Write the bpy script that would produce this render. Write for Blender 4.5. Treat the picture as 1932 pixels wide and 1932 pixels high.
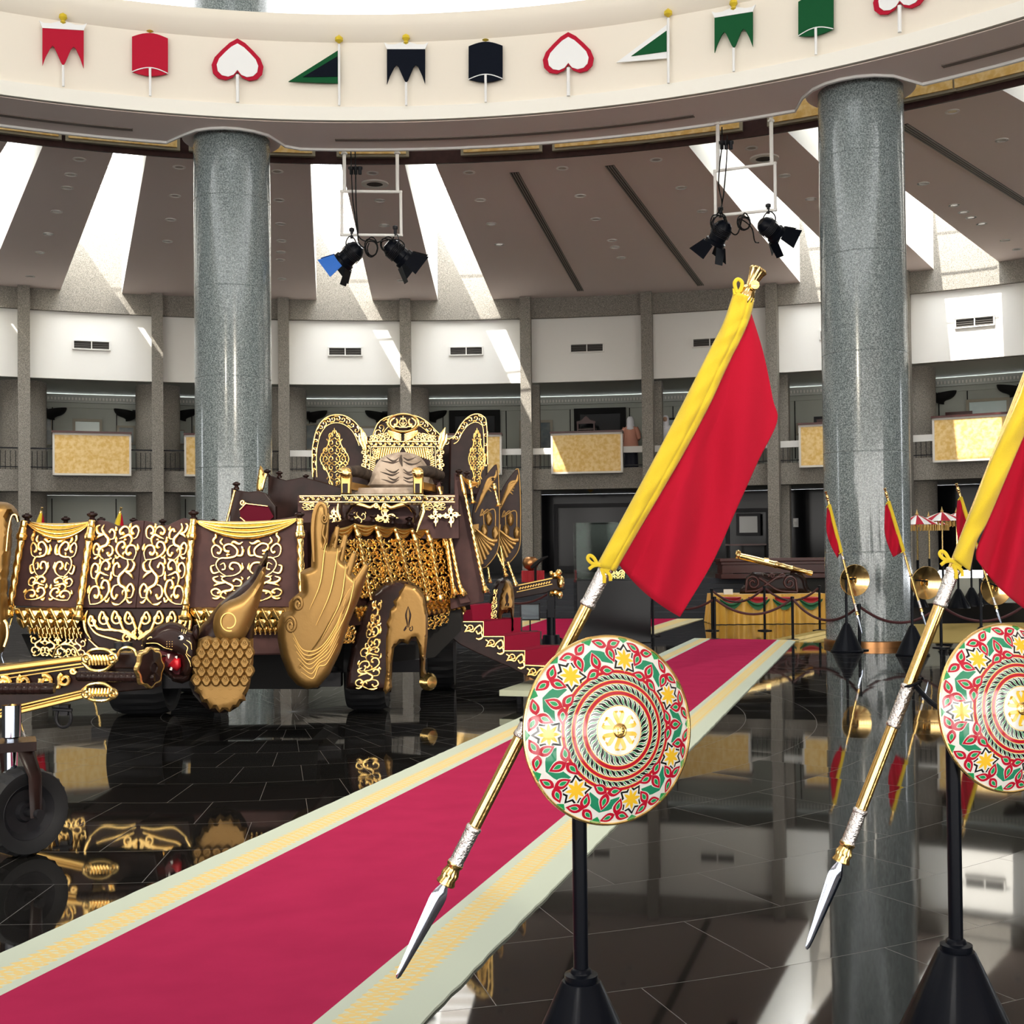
import bpy, math, random
from math import sin, cos, pi, radians as R
from mathutils import Vector as V, Matrix
from mathutils.geometry import delaunay_2d_cdt
sc = bpy.context.scene
col = sc.collection
for o in list(bpy.data.objects): bpy.data.objects.remove(o)

# ---------------------------------------------------------------- camera, world, sun, light, exposure
F, PT, RL, SH = 2300.0, R(1.0), .0105, 36.85
CAM = V((0, 0, 1.6))
cd = bpy.data.cameras.new('camera'); co = bpy.data.objects.new('camera', cd); col.objects.link(co)
cd.sensor_width = 36; cd.lens = F/1932*36; cd.shift_y = SH/1932; cd.clip_end = 300
co.matrix_world = Matrix.Translation(CAM) @ Matrix.Rotation(R(90)+PT, 4, 'X') @ Matrix.Rotation(-RL, 4, 'Z')
sc.camera = co
w = bpy.data.worlds.new('sky'); sc.world = w; w.use_nodes = True
bg = w.node_tree.nodes['Background']; bg.inputs[0].default_value = (.93, .97, 1, 1); bg.inputs[1].default_value = 12
sd = bpy.data.lights.new('sun', 'SUN'); sd.energy = 13; sd.angle = R(.6); sd.color = (1, .96, .88)
so = bpy.data.objects.new('sun', sd); col.objects.link(so)
SUNV = V((.46, .62, -1.0))
so.rotation_euler = (-SUNV).to_track_quat('Z', 'Y').to_euler()
sc.view_settings.view_transform = 'Standard'; sc.view_settings.look = 'None'
sc.view_settings.exposure = 0.0; sc.view_settings.gamma = 1; sc.view_settings.use_curve_mapping = False
SKYLIGHT, CLEAR, REAR_FILL = 1.9, 2.3, 8.0          # brightness of the glazed dome, clerestory windows and added rear glow panels
def area(name, loc, target, size, power, colr=(1, 1, 1), spread=180):
    l = bpy.data.lights.new(name, 'AREA'); l.energy = power; l.size = size; l.color = colr; l.shape = 'DISK'; l.spread = R(spread)
    o = bpy.data.objects.new(name, l); col.objects.link(o); o.location = loc
    o.rotation_euler = (V(loc)-V(target)).to_track_quat('Z', 'Y').to_euler(); return o
area('unseen_spotlight', (-9, -2, 8.5), (-2.5, 11, 1.5), .6, 170, (1, .9, .72), 60)
area('unseen_spotlight', (3, -3, 8.5), (-1.2, 12, 2.2), .6, 170, (1, .9, .74), 50)
area('unseen_spotlight', (-3, -4, 8), (.8, 3.4, 1.4), 1.2, 25, (1, .97, .93), 70)  # added fill lamp brightening the near shield and flag

# ---------------------------------------------------------------- geometry helpers
def ray(px, py):
    a = px-966; b = py-966-SH
    u = a*cos(RL)-b*sin(RL); v = a*sin(RL)+b*cos(RL)
    x, up = u/F, -v/F
    return V((x, cos(PT)-up*sin(PT), sin(PT)+up*cos(PT)))
def onz(px, py, z=0.0):
    r = ray(px, py); return CAM + r*((z-1.6)/r.z)
def ony(px, py, y):
    r = ray(px, py); return CAM + r*(y/r.y)
CX, CY = -2.28, 7.36
C0 = V((CX, CY, 0))
def pol(r, t, z): return V((CX+r*sin(t), CY+r*cos(t), z))
def onr(px, py, rad):
    r = ray(px, py); ox, oy = -CX, -CY
    a = r.x*r.x+r.y*r.y; b = 2*(ox*r.x+oy*r.y); c = ox*ox+oy*oy-rad*rad
    return CAM + r*((-b+math.sqrt(b*b-4*a*c))/(2*a))
class Pl:                                   # an upright plane standing in the hall; n faces the viewer's side
    def __init__(s, p, q=None):
        if q is None: s.p = V((0, p, 0)); s.n = V((0, -1, 0))
        else:
            s.p = V((p[0], p[1], 0)); d = V((q[0]-p[0], q[1]-p[1], 0)).normalized(); s.n = V((d.y, -d.x, 0))
    def at(s, px, py, off=0.0):
        r = ray(px, py); t = ((s.p+s.n*off-CAM).dot(s.n))/r.dot(s.n); return CAM+r*t
def P(y): return Pl(y)
def cr(pts, n=6):                           # Catmull-Rom through points (any dimension)
    if len(pts) < 3: return [tuple(p) for p in pts]
    q = [tuple(2*a-b for a, b in zip(pts[0], pts[1]))]+[tuple(p) for p in pts]+[tuple(2*a-b for a, b in zip(pts[-1], pts[-2]))]
    out = []
    for i in range(1, len(q)-2):
        for k in range(n):
            t = k/n
            out.append(tuple(.5*((2*b)+(-a+c)*t+(2*a-5*b+4*c-d)*t*t+(-a+3*b-3*c+d)*t**3) for a, b, c, d in zip(q[i-1], q[i], q[i+1], q[i+2])))
    out.append(q[-2]); return out
def crc(pts, n=5):                          # closed smooth outline
    m = len(pts); out = []
    for i in range(m):
        a, b, c, d = pts[i-1], pts[i], pts[(i+1) % m], pts[(i+2) % m]
        for k in range(n):
            t = k/n
            out.append(tuple(.5*((2*b[j])+(-a[j]+c[j])*t+(2*a[j]-5*b[j]+4*c[j]-d[j])*t*t+(-a[j]+3*b[j]-3*c[j]+d[j])*t**3) for j in (0, 1)))
    return out
def euler(x, y, a, L, t0, t1, n=None):      # plane curve whose curvature runs from t0 to t1 (a curl)
    n = n or max(8, int(abs(t0+t1)/2*L*3.2)+6)
    pts = [(x, y)]; h = L/n
    for i in range(n):
        s = (i+.5)/n; a += (t0+(t1-t0)*s)*h
        x += cos(a)*h; y += sin(a)*h; pts.append((x, y))
    return pts
def arc(cx, cy, rx, ry, a0, a1, n=16): return [(cx+rx*cos(R(a0+(a1-a0)*i/n)), cy+ry*sin(R(a0+(a1-a0)*i/n))) for i in range(n+1)]
WL = {}
class G:
    def __init__(s): s.v = []; s.f = []; s.m = []
    def add(s, vs, fs, mi=0):
        b = len(s.v); s.v += [V(p) for p in vs]; s.f += [[i+b for i in f] for f in fs]; s.m += [mi]*len(fs); return s
    def box(s, c, d, rz=0, mi=0, up=None):
        c = V(c); M = Matrix.Rotation(rz, 3, 'Z'); vs = []
        for x in (-.5, .5):
            for y in (-.5, .5):
                for z in (-.5, .5): vs.append(c+M @ V((x*d[0], y*d[1], z*d[2])))
        return s.add(vs, [(0, 1, 3, 2), (4, 6, 7, 5), (0, 4, 5, 1), (2, 3, 7, 6), (0, 2, 6, 4), (1, 5, 7, 3)], mi)
    def bar(s, a, b, wd, mi=0, n=4, ph=pi/4): return s.tube([a, b], wd, n, mi=mi, ph=ph)
    def tube(s, pts, rad, n=8, N=None, flat=1.0, mi=0, cap=True, ph=0, mod=None, closed=False):
        pts = [V(p) for p in pts]; k = len(pts)
        if not hasattr(rad, '__len__'): rad = [rad]*k
        if len(rad) != k:
            rr = [rad[min(int(i/(k-1)*(len(rad)-1)), len(rad)-2)]*(1-((i/(k-1)*(len(rad)-1))-min(int(i/(k-1)*(len(rad)-1)), len(rad)-2)))+rad[min(int(i/(k-1)*(len(rad)-1)), len(rad)-2)+1]*((i/(k-1)*(len(rad)-1))-min(int(i/(k-1)*(len(rad)-1)), len(rad)-2)) for i in range(k)]
            rad = rr
        vs = []; up = None
        for i in range(k):
            if closed: T = (pts[(i+1) % k]-pts[i-1]).normalized()
            else: T = (pts[min(i+1, k-1)]-pts[max(i-1, 0)]).normalized()
            if N is not None: B = V(N); A = T.cross(B).normalized()
            else:
                if up is None: up = V((0, 0, 1)) if abs(T.z) < .9 else V((1, 0, 0))
                A = T.cross(up).normalized(); B = A.cross(T).normalized(); up = B
            for j in range(n):
                a = 2*pi*j/n+ph; r = rad[i]*(mod(i/(k-1), a) if mod else 1)
                vs.append(pts[i]+A*(cos(a)*r)+B*(sin(a)*r*flat))
        fs = []
        for i in range(k if closed else k-1):
            i2 = (i+1) % k
            for j in range(n): fs.append((i*n+j, i*n+(j+1) % n, i2*n+(j+1) % n, i2*n+j))
        if cap and not closed: fs += [tuple(range(n-1, -1, -1)), tuple(range((k-1)*n, k*n))]
        return s.add(vs, fs, mi)
    def lathe(s, prof, n=24, M=None, mi=0, mod=None, cap=True):      # prof: (radius, height) up the local Z axis
        vs = []
        for i, (r, z) in enumerate(prof):
            for j in range(n):
                a = 2*pi*j/n; q = r*(mod(i, a) if mod else 1); p = V((q*cos(a), q*sin(a), z)); vs.append(M @ p if M else p)
        k = len(prof); fs = [(i*n+j, i*n+(j+1) % n, (i+1)*n+(j+1) % n, (i+1)*n+j) for i in range(k-1) for j in range(n)]
        if cap: fs += [tuple(range(n-1, -1, -1)), tuple(range((k-1)*n, k*n))]
        return s.add(vs, fs, mi)
    def prism(s, poly, z0, z1, mi=0):
        n = len(poly); vs = [V((p[0], p[1], z0)) for p in poly]+[V((p[0], p[1], z1)) for p in poly]
        return s.add(vs, [tuple(range(n-1, -1, -1)), tuple(range(n, 2*n))]+[(i, (i+1) % n, n+(i+1) % n, n+i) for i in range(n)], mi)
    def slab(s, out, pl, th, off=0.0, mi=0):                          # solid board: outline on plane, real thickness behind it
        n = len(out); a = [pl.at(x, y, off) for x, y in out]; b = [p-pl.n*th for p in a]
        return s.add(a+b, [tuple(range(n)), tuple(range(2*n-1, n-1, -1))]+[(i, n+i, n+(i+1) % n, (i+1) % n) for i in range(n)], mi)
    def pillow(s, out, pl, dep, rpx, off=0.0, res=6.0, mi=0, fn=None, back=True):   # rounded solid with the given outline
        n = len(out); pts = [V((x, y)) for x, y in out]
        def inside(x, y):
            c = False; j = n-1
            for i in range(n):
                if (out[i][1] > y) != (out[j][1] > y) and x < (out[j][0]-out[i][0])*(y-out[i][1])/(out[j][1]-out[i][1])+out[i][0]: c = not c
                j = i
            return c
        def dist(x, y):
            m = 1e9
            for i in range(n):
                x0, y0 = out[i-1]; x1, y1 = out[i]; dx, dy = x1-x0, y1-y0; L = dx*dx+dy*dy or 1e-9
                t = max(0, min(1, ((x-x0)*dx+(y-y0)*dy)/L)); m = min(m, (x-x0-dx*t)**2+(y-y0-dy*t)**2)
            return math.sqrt(m)
        x0, x1 = min(p[0] for p in out), max(p[0] for p in out); y0, y1 = min(p[1] for p in out), max(p[1] for p in out)
        y = y0; row = 0
        while y < y1:
            x = x0+(res/2 if row % 2 else 0)
            while x < x1:
                if inside(x, y) and dist(x, y) > res*.35: pts.append(V((x, y)))
                x += res
            y += res*.87; row += 1
        vo, eo, fo, ov, oe, of = delaunay_2d_cdt(pts, [(i, (i+1) % n) for i in range(n)], [], 1, 1e-4)
        h = []
        for i, p in enumerate(vo):
            d = dist(p.x, p.y)
            t = 1-min(d/rpx, 1); q = math.sqrt(max(0, 1-t*t)) if d > 1e-3 else 0
            h.append(q*dep*(fn(p.x, p.y) if fn and d > 1e-3 else 1))
        k = len(vo)
        vs = [pl.at(p.x, p.y, off+h[i]) for i, p in enumerate(vo)]
        fs = [tuple(f) for f in fo]
        if back:
            vs += [pl.at(p.x, p.y, off)-pl.n*h[i]*.9 for i, p in enumerate(vo)]
            fs += [tuple(reversed([j+k for j in f])) for f in fo]
        return s.add(vs, fs, mi)
    def rib(s, pts, wd, pl, off=0.0, flat=.6, n=6, mi=0, sm=0):       # rounded ribbon along a traced line (widths in picture px at that depth)
        if sm: pts = cr(pts, sm)
        q = [pl.at(x, y, off) for x, y in pts]; sc_ = (q[0]-CAM).length/F
        wd = [x*sc_ for x in wd] if hasattr(wd, '__len__') else wd*sc_
        return s.tube(q, wd, n, N=pl.n, flat=flat, mi=mi)
    def build(s, name, mats, parent=None, smooth=True, bevel=0, label=None, sharp=40):
        W0 = WL.get(parent, V((0, 0, 0))) if parent else V((0, 0, 0))
        me = bpy.data.meshes.new(name); me.from_pydata([p-W0 for p in s.v], [], s.f); me.update()
        if not isinstance(mats, (list, tuple)): mats = [mats]
        for m in mats: me.materials.append(m)
        if len(mats) > 1: me.polygons.foreach_set('material_index', s.m)
        if smooth: me.polygons.foreach_set('use_smooth', [True]*len(me.polygons))
        me.validate(); me.update()
        if smooth: me.set_sharp_from_angle(angle=R(sharp))
        o = bpy.data.objects.new(name, me); col.objects.link(o)
        if parent: o.parent = parent
        WL[o] = W0
        if bevel:
            b = o.modifiers.new('bevel', 'BEVEL'); b.width = bevel; b.segments = 2; b.limit_method = 'ANGLE'; b.angle_limit = R(50)
        if label: o['label'] = label
        return o
def tag(o, label, cat, group=None, kind=None):
    o['label'] = label; o['category'] = cat
    if group: o['group'] = group
    if kind: o['kind'] = kind
    return o
def st(o): o['kind'] = 'structure'; return o
def thing(name, label, cat, loc=(0, 0, 0), group=None):
    o = bpy.data.objects.new(name, None); col.objects.link(o); o.location = loc; o.empty_display_size = .2
    WL[o] = V(loc); return tag(o, label, cat, group)
def copy_tree(o, parent=None):
    c = o.copy(); col.objects.link(c)
    if parent: c.parent = parent
    for ch in [x for x in bpy.data.objects if x.parent == o]: copy_tree(ch, c)
    return c

# ---------------------------------------------------------------- materials
def mat(name, c, rough=.6, metal=0.0, spec=.5, coat=0.0, emis=None, es=0.0, bump=0.0, bscale=40, noise=None, nscale=30, trans=0.0, sheen=0.0):
    m = bpy.data.materials.new(name); m.use_nodes = True; nt = m.node_tree; b = nt.nodes['Principled BSDF']
    b.inputs['Base Color'].default_value = (*c, 1); b.inputs['Roughness'].default_value = rough; b.inputs['Metallic'].default_value = metal
    b.inputs['Specular IOR Level'].default_value = spec; b.inputs['Coat Weight'].default_value = coat; b.inputs['Coat Roughness'].default_value = .05
    b.inputs['Transmission Weight'].default_value = trans; b.inputs['Sheen Weight'].default_value = sheen
    if trans: b.inputs['IOR'].default_value = 1.12
    if emis: b.inputs['Emission Color'].default_value = (*emis, 1); b.inputs['Emission Strength'].default_value = es
    tc = nt.nodes.new('ShaderNodeTexCoord')
    if noise:
        n = nt.nodes.new('ShaderNodeTexNoise'); n.inputs['Scale'].default_value = nscale; n.inputs['Detail'].default_value = 3
        r = nt.nodes.new('ShaderNodeValToRGB'); r.color_ramp.elements[0].position = .38; r.color_ramp.elements[1].position = .62
        r.color_ramp.elements[0].color = (*noise, 1); r.color_ramp.elements[1].color = (*c, 1)
        nt.links.new(tc.outputs['Object'], n.inputs['Vector']); nt.links.new(n.outputs['Fac'], r.inputs[0]); nt.links.new(r.outputs[0], b.inputs['Base Color'])
    if bump:
        n = nt.nodes.new('ShaderNodeTexNoise'); n.inputs['Scale'].default_value = bscale; n.inputs['Detail'].default_value = 4
        bp = nt.nodes.new('ShaderNodeBump'); bp.inputs['Strength'].default_value = bump; bp.inputs['Distance'].default_value = .01
        nt.links.new(tc.outputs['Object'], n.inputs['Vector']); nt.links.new(n.outputs['Fac'], bp.inputs['Height']); nt.links.new(bp.outputs[0], b.inputs['Normal'])
    return m
def granite(name, a, b_, c_, rough, coat=0.0, scale=38):
    m = mat(name, a, rough, coat=coat); nt = m.node_tree; b = nt.nodes['Principled BSDF']
    tc = nt.nodes.new('ShaderNodeTexCoord'); n = nt.nodes.new('ShaderNodeTexNoise'); n.inputs['Scale'].default_value = scale; n.inputs['Detail'].default_value = 5; n.inputs['Roughness'].default_value = .75
    r = nt.nodes.new('ShaderNodeValToRGB'); e = r.color_ramp.elements
    e[0].position = .4; e[0].color = (*b_, 1); e[1].position = .6; e[1].color = (*c_, 1); q = e.new(.5); q.color = (*a, 1)
    nt.links.new(tc.outputs['Object'], n.inputs['Vector']); nt.links.new(n.outputs['Fac'], r.inputs[0]); nt.links.new(r.outputs[0], b.inputs['Base Color']); return m
M = dict(
 pol=granite('polished_granite', (.17, .205, .205), (.068, .085, .09), (.34, .385, .385), .17, .35, 48),
 gran=granite('rough_granite', (.225, .205, .175), (.12, .11, .09), (.35, .315, .27), .8, 0, 45),
 white=mat('white_paint', (.8, .78, .73), .75), cream=mat('cream_paint', (.83, .76, .64), .7), creamlt=mat('cream_trim', (.86, .83, .74), .6),
 ceil=mat('taupe_ceiling', (.82, .7, .65), .85), rear_fill=mat('rear_fill_glow', (.9, .9, .9), .5, emis=(1, .97, .93), es=REAR_FILL), sage=mat('sage_wall', (.42, .44, .39), .85), dark=mat('dark_lacquer', (.005, .005, .006), .12, spec=.12),
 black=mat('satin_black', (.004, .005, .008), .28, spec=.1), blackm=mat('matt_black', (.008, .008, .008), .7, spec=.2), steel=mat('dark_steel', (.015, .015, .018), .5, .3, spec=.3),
 foil=mat('gold_leaf_wallpaper', (.66, .4, .1), .55, noise=(.78, .56, .24), nscale=9, bump=.3, bscale=30),
 gold=mat('bright_gold', (.95, .66, .24), .24, 1.0, bump=.1, bscale=60), goldm=mat('matt_gold', (.22, .125, .036), .4, .7, bump=.12, bscale=30),
 goldd=mat('old_gold', (.6, .38, .12), .38, 1.0), silver=mat('chased_silver', (.78, .75, .73), .22, 1.0, bump=.5, bscale=150),
 chrome=mat('polished_steel', (.52, .6, .74), .06, 1.0), brass=mat('polished_brass', (.85, .6, .25), .15, 1.0),
 wood=mat('dark_carved_wood', (.02, .009, .008), .26, spec=.13, noise=(.012, .006, .005), nscale=6), woodb=mat('brown_stained_wood', (.056, .026, .025), .5, spec=.15, noise=(.042, .02, .02), nscale=8),
 redwood=mat('red_brown_wood', (.06, .014, .011), .35, spec=.35), duskred=mat('dusky_red_lining', (.07, .004, .012), .9, spec=.1), redc=mat('crimson_carpet', (.26, .01, .035), .95, spec=.1), red=mat('crimson_cloth', (.4, .006, .024), .85, spec=.1, sheen=.05, bump=.15, bscale=500),
 yel=mat('yellow_cloth', (.7, .51, .018), .85, sheen=.2, bump=.3, bscale=400), rubber=mat('tyre_rubber', (.01, .0105, .012), .55, spec=.3), glass=mat('display_glass', (.8, .9, .85), .03, trans=1.0, spec=.15),
 ecru=mat('worn_hide', (.38, .31, .25), .8, spec=.1, noise=(.2, .155, .12), nscale=7), hide=mat('grey_brown_hide', (.08, .06, .05), .8, spec=.1, noise=(.04, .032, .027), nscale=12),
 crim=mat('crimson_paint', (.46, .012, .035), .7, spec=.1), grn=mat('green_paint', (.008, .085, .028), .7, spec=.1), wh=mat('white_gloss', (.82, .82, .8), .3), blk=mat('black_paint', (.006, .008, .014), .7, spec=.05),
 tongue=mat('red_enamel', (.5, .01, .02), .3), sky=mat('daylit_glass', (.9, .9, .9), .5, emis=(.96, .98, 1), es=CLEAR), dome=mat('daylit_dome_glass', (.9, .9, .9), .5, emis=(.95, .98, 1), es=SKYLIGHT),
 slit=mat('grille_slot_dark', (.03, .025, .02), .7), lens=mat('lamp_lens', (.5, .45, .4), .2), blue=mat('blue_gel', (.03, .16, .6), .3), dgreen=mat('green_satin', (.02, .13, .05), .5),
 gsat=mat('gold_satin', (.72, .4, .05), .42, sheen=.3), rsat=mat('red_satin', (.4, .02, .03), .4), rope=mat('maroon_rope', (.05, .008, .01), .7), bronze=mat('bronze_band', (.45, .22, .09), .3, 1.0),
 skin=mat('skin', (.45, .27, .18), .6), scarf=mat('white_scarf', (.72, .72, .76), .8), pink=mat('salmon_cloth', (.6, .28, .2), .8), navy=mat('navy_cloth', (.02, .022, .04), .8),
 warm=mat('warm_bulb', (1, .7, .3), .5, emis=(1, .62, .25), es=6.0), paper=mat('white_card', (.8, .8, .78), .6), stone=mat('grey_stone_floor', (.035, .038, .046), .6, spec=.2), step=mat('dark_slate_step', (.006, .006, .007), .3, spec=.3),
 pic=mat('dark_picture', (.03, .06, .07), .3, noise=(.1, .13, .13), nscale=3), gl2=mat('bright_picture_glass', (.5, .62, .6), .2), matte=mat('grey_frame', (.3, .27, .2), .5))
# ---------------------------------------------------------------- the setting
def shadernodes(m): return m.node_tree, m.node_tree.nodes, m.node_tree.links
def mathn(nt, op, a, b=None, c=None):
    n = nt.nodes.new('ShaderNodeMath'); n.operation = op
    for i, x in enumerate((a, b, c)):
        if x is None: continue
        if isinstance(x, (int, float)): n.inputs[i].default_value = x
        else: nt.links.new(x, n.inputs[i])
    return n.outputs[0]
def floor_mat():                            # black polished granite laid in rings round a centre, thin pale joints
    m = mat('black_polished_granite', (.009, .0085, .008), .03, spec=1.0); nt, N, L = shadernodes(m); b = N['Principled BSDF']
    tc = N.new('ShaderNodeTexCoord'); sp = N.new('ShaderNodeSeparateXYZ'); L.new(tc.outputs['Object'], sp.inputs[0])
    x = mathn(nt, 'ADD', sp.outputs[0], 2.26); y = mathn(nt, 'ADD', sp.outputs[1], -12.5)
    r = mathn(nt, 'SQRT', mathn(nt, 'ADD', mathn(nt, 'MULTIPLY', x, x), mathn(nt, 'MULTIPLY', y, y)))
    a = mathn(nt, 'ARCTAN2', x, y); k = mathn(nt, 'MULTIPLY', r, 1/.65); ring = mathn(nt, 'FLOOR', k)
    fr = mathn(nt, 'SUBTRACT', k, ring); t = mathn(nt, 'MULTIPLY_ADD', a, 48/(2*pi), mathn(nt, 'MULTIPLY', ring, .5)); seg = mathn(nt, 'FLOOR', t); ft = mathn(nt, 'SUBTRACT', t, seg)
    e1 = mathn(nt, 'MULTIPLY', mathn(nt, 'MINIMUM', fr, mathn(nt, 'SUBTRACT', 1, fr)), .65)
    e2 = mathn(nt, 'MULTIPLY', mathn(nt, 'MULTIPLY', mathn(nt, 'MINIMUM', ft, mathn(nt, 'SUBTRACT', 1, ft)), 2*pi/48), r)
    j = mathn(nt, 'LESS_THAN', mathn(nt, 'MINIMUM', e1, e2), .0016)
    mx = N.new('ShaderNodeMix'); mx.data_type = 'RGBA'; mx.inputs[6].default_value = (.009, .0085, .008, 1); mx.inputs[7].default_value = (.1, .095, .09, 1)
    L.new(j, mx.inputs[0]); L.new(mx.outputs[2], b.inputs['Base Color']); L.new(mathn(nt, 'MULTIPLY_ADD', j, .4, .035), b.inputs['Roughness'])
    cb = N.new('ShaderNodeCombineXYZ'); L.new(ring, cb.inputs[0]); L.new(seg, cb.inputs[1]); wn = N.new('ShaderNodeTexWhiteNoise'); L.new(cb.outputs[0], wn.inputs[0])
    va = N.new('ShaderNodeVectorMath'); va.operation = 'MULTIPLY_ADD'; va.inputs[1].default_value = (.005, .005, 0); va.inputs[2].default_value = (-.0025, -.0025, 1); L.new(wn.outputs['Color'], va.inputs[0])
    vn = N.new('ShaderNodeVectorMath'); vn.operation = 'NORMALIZE'; L.new(va.outputs[0], vn.inputs[0]); L.new(vn.outputs[0], b.inputs['Normal']); return m
g = G(); g.lathe([(.001, -.3), (40, -.3), (40, 0), (.001, 0)], 96, Matrix.Translation(C0)); f = g.build('floor', floor_mat(), smooth=False); st(f)

def ringwall(name, rad, z0, z1, m, a0=-1.05, a1=1.15, n=110, th=.25, inward=True):
    g = G(); vs = []; r2 = rad+(th if inward else -th)
    for i in range(n+1):
        t = a0+(a1-a0)*i/n
        for r, z in ((rad, z0), (rad, z1), (r2, z1), (r2, z0)): vs.append(pol(r, t, z))
    fs = [(i*4+j, i*4+(j+1) % 4, (i+1)*4+(j+1) % 4, (i+1)*4+j) for i in range(n) for j in range(4)]
    fs += [(3, 2, 1, 0), (n*4, n*4+1, n*4+2, n*4+3)]
    g.add(vs, fs); return st(g.build(name, m, sharp=30))
def ringplate(name, r0, r1, z0, z1, m, a0=-1.05, a1=1.15): return ringwall(name, r0, z0, z1, m, a0, a1, th=r1-r0)
ZC = 9.76
ringplate('floor_gallery_ground', 25.2, 40, 0, .9, M['step'], -1.05, .42)
ringplate('floor_gallery_side', 22.6, 40, 0, .42, M['step'], .42, 1.15)
g = G()
for i in range(7):
    r = 25.2-.34*(7-i)
    vs = []
    for k in range(41):
        t = -.05+.4*k/40
        for rr, z in ((r, 0), (r, .129*(i+1)), (25.3, .129*(i+1)), (25.3, 0)): vs.append(pol(rr, t, z))
    g.add(vs, [(q*4+j, q*4+(j+1) % 4, (q+1)*4+(j+1) % 4, (q+1)*4+j) for q in range(40) for j in range(4)]+[(3, 2, 1, 0), (160, 161, 162, 163)])
st(g.build('floor_steps', M['stone'], smooth=False))
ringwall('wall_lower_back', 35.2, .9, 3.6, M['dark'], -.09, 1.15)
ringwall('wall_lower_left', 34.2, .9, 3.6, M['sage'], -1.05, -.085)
ringplate('floor_gallery_upper', 32.0, 36, 3.62, 4.28, M['gran'])
ringwall('wall_upper_back', 35.4, 4.28, 7.0, M['sage'])
ringplate('ceiling_gallery', 32.1, 36, 7.07, 7.3, M['sage'])
ringwall('trim_1', 35.25, 6.75, 7.02, mat('cornice_white', (.5, .52, .48), .8), th=.16)
ringwall('trim_2', 35.32, 6.58, 6.66, M['sage'], th=.1)
g = G()
for i in range(620):
    t = -.95+1.9*i/620; g.box(pol(35.19, t, 6.86), (.05, .06, .09), -t)
st(g.build('trim_3', M['white'], smooth=False))
ringwall('wall_white_band', 31.95, 7.07, 9.12, M['white'])
ringwall('wall_granite_beam', 31.78, 9.12, 14.0, M['gran'])
# ceiling with skylight slots between radial panels
bays = [-.461+.122*i for i in range(-3, 13)]
slotbays = [-.705, -.583, -.461, -.339, -.095, .027, .393, .515, .76, .637+.245]
def edges(b): return (b*.895-.0178, b+(.0 if b < .2 else -.006)-.028), (b*.895+.0178, b+(.0 if b < .2 else -.006)+.028)
sl = sorted(slotbays)
TOPZ = 12.1
def panel(L, Rr, k):                        # L, Rr: (angle at inner edge, angle at outer edge)
    g = G(); n = 14; vs = []
    for i in range(n+1):
        s = i/n; r = 18.07+(31.8-18.07)*s
        pa = pol(18.07, L[0], ZC).lerp(pol(31.8, L[1], ZC), s); pb = pol(18.07, Rr[0], ZC).lerp(pol(31.8, Rr[1], ZC), s)
        ra = (pa-C0).xy.length; rb = (pb-C0).xy.length; a = math.atan2(pa.x-CX, pa.y-CY); b = math.atan2(pb.x-CX, pb.y-CY)
        for j in range(13): vs.append(pol(ra+(rb-ra)*j/12, a+(b-a)*j/12, ZC))
    m_ = len(vs); vs += [v+V((0, 0, TOPZ-ZC)) for v in vs]
    fs = []
    for i in range(n):
        for j in range(12):
            q = i*13+j; fs.append((q, q+1, q+14, q+13)); fs.append((m_+q, m_+q+13, m_+q+14, m_+q+1))
        for q in (i*13, i*13+12): fs.append((q, q+13, m_+q+13, m_+q))
    for j in range(12):
        for q in (j, n*13+j): fs.append((q, m_+q, m_+q+1, q+1))
    g.add(vs, fs); me = g
    o = g.build('ceiling_panel', [M['ceil'], M['white']], smooth=False); st(o)
    for p in o.data.polygons:
        if abs(p.normal.z) < .5 and (p.center-C0).length > 0:
            p.material_index = 1
ed = [edges(b) for b in sl]
panel((-1.1, -1.1), ed[0][0], 0)
for i in range(len(sl)-1): panel(ed[i][1], ed[i+1][0], i+1)
panel(ed[-1][1], (1.15, 1.15), 99)
# glazing bars over each slot
g = G()
for b in sl:
    (a0, a1), (b0, b1) = edges(b)
    for k in range(1, 15):
        s = k/15; r = 18.07+13.7*s
        g.bar(pol(r, a0+(a1-a0)*s, TOPZ-.1), pol(r, b0+(b1-b0)*s, TOPZ-.1), .03)
st(g.build('window_skylight_bars', mat('pale_glazing_bar', (.75, .75, .75), .6)))
# gallery above the ceiling's inner edge: dark parapet with foil panels
ringwall('wall_attic', 18.0, ZC, 11.2, M['woodb'], n=120, th=.06)
# dome: clerestory glass, opaque roof with a glazed eye
ringwall('window_clerestory', 18.2, 11.2, 15.5, M['sky'], -pi, pi, n=140, th=.05)
ringplate('ceiling_dome', 6.5, 18.3, 15.5, 15.7, M['white'], -pi, pi)
g = G(); g.lathe([(.001, 15.55), (6.55, 15.55), (6.55, 15.62), (.001, 15.62)], 48, Matrix.Translation(C0)); st(g.build('window_dome', M['dome']))
ringplate('ceiling_roof_ring', 31.9, 40, 9.2, 12.1, M['ceil'], -pi, pi)
# the rest of the round hall behind the viewer
ringwall('wall_rear_lower', 31.9, 0, 7.1, M['gran'], 1.15, 2*pi-1.05, n=120)
ringwall('wall_rear_upper', 31.8, 7.1, 9.8, M['white'], 1.15, 2*pi-1.05, n=120)
ringplate('ceiling_rear', 18.07, 32, ZC, TOPZ, M['ceil'], 1.15, 2*pi-1.1)

g = G()
for k in range(13):
    t = pi-.9+1.8*k/12; g.box(pol(31.7, t, 3.4), (3.6, .12, 6.2), -t)
st(g.build('rear_fill_panel', M['rear_fill'], smooth=False))  # glowing panels added behind the viewer to brighten walls, ceiling and fronts
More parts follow.
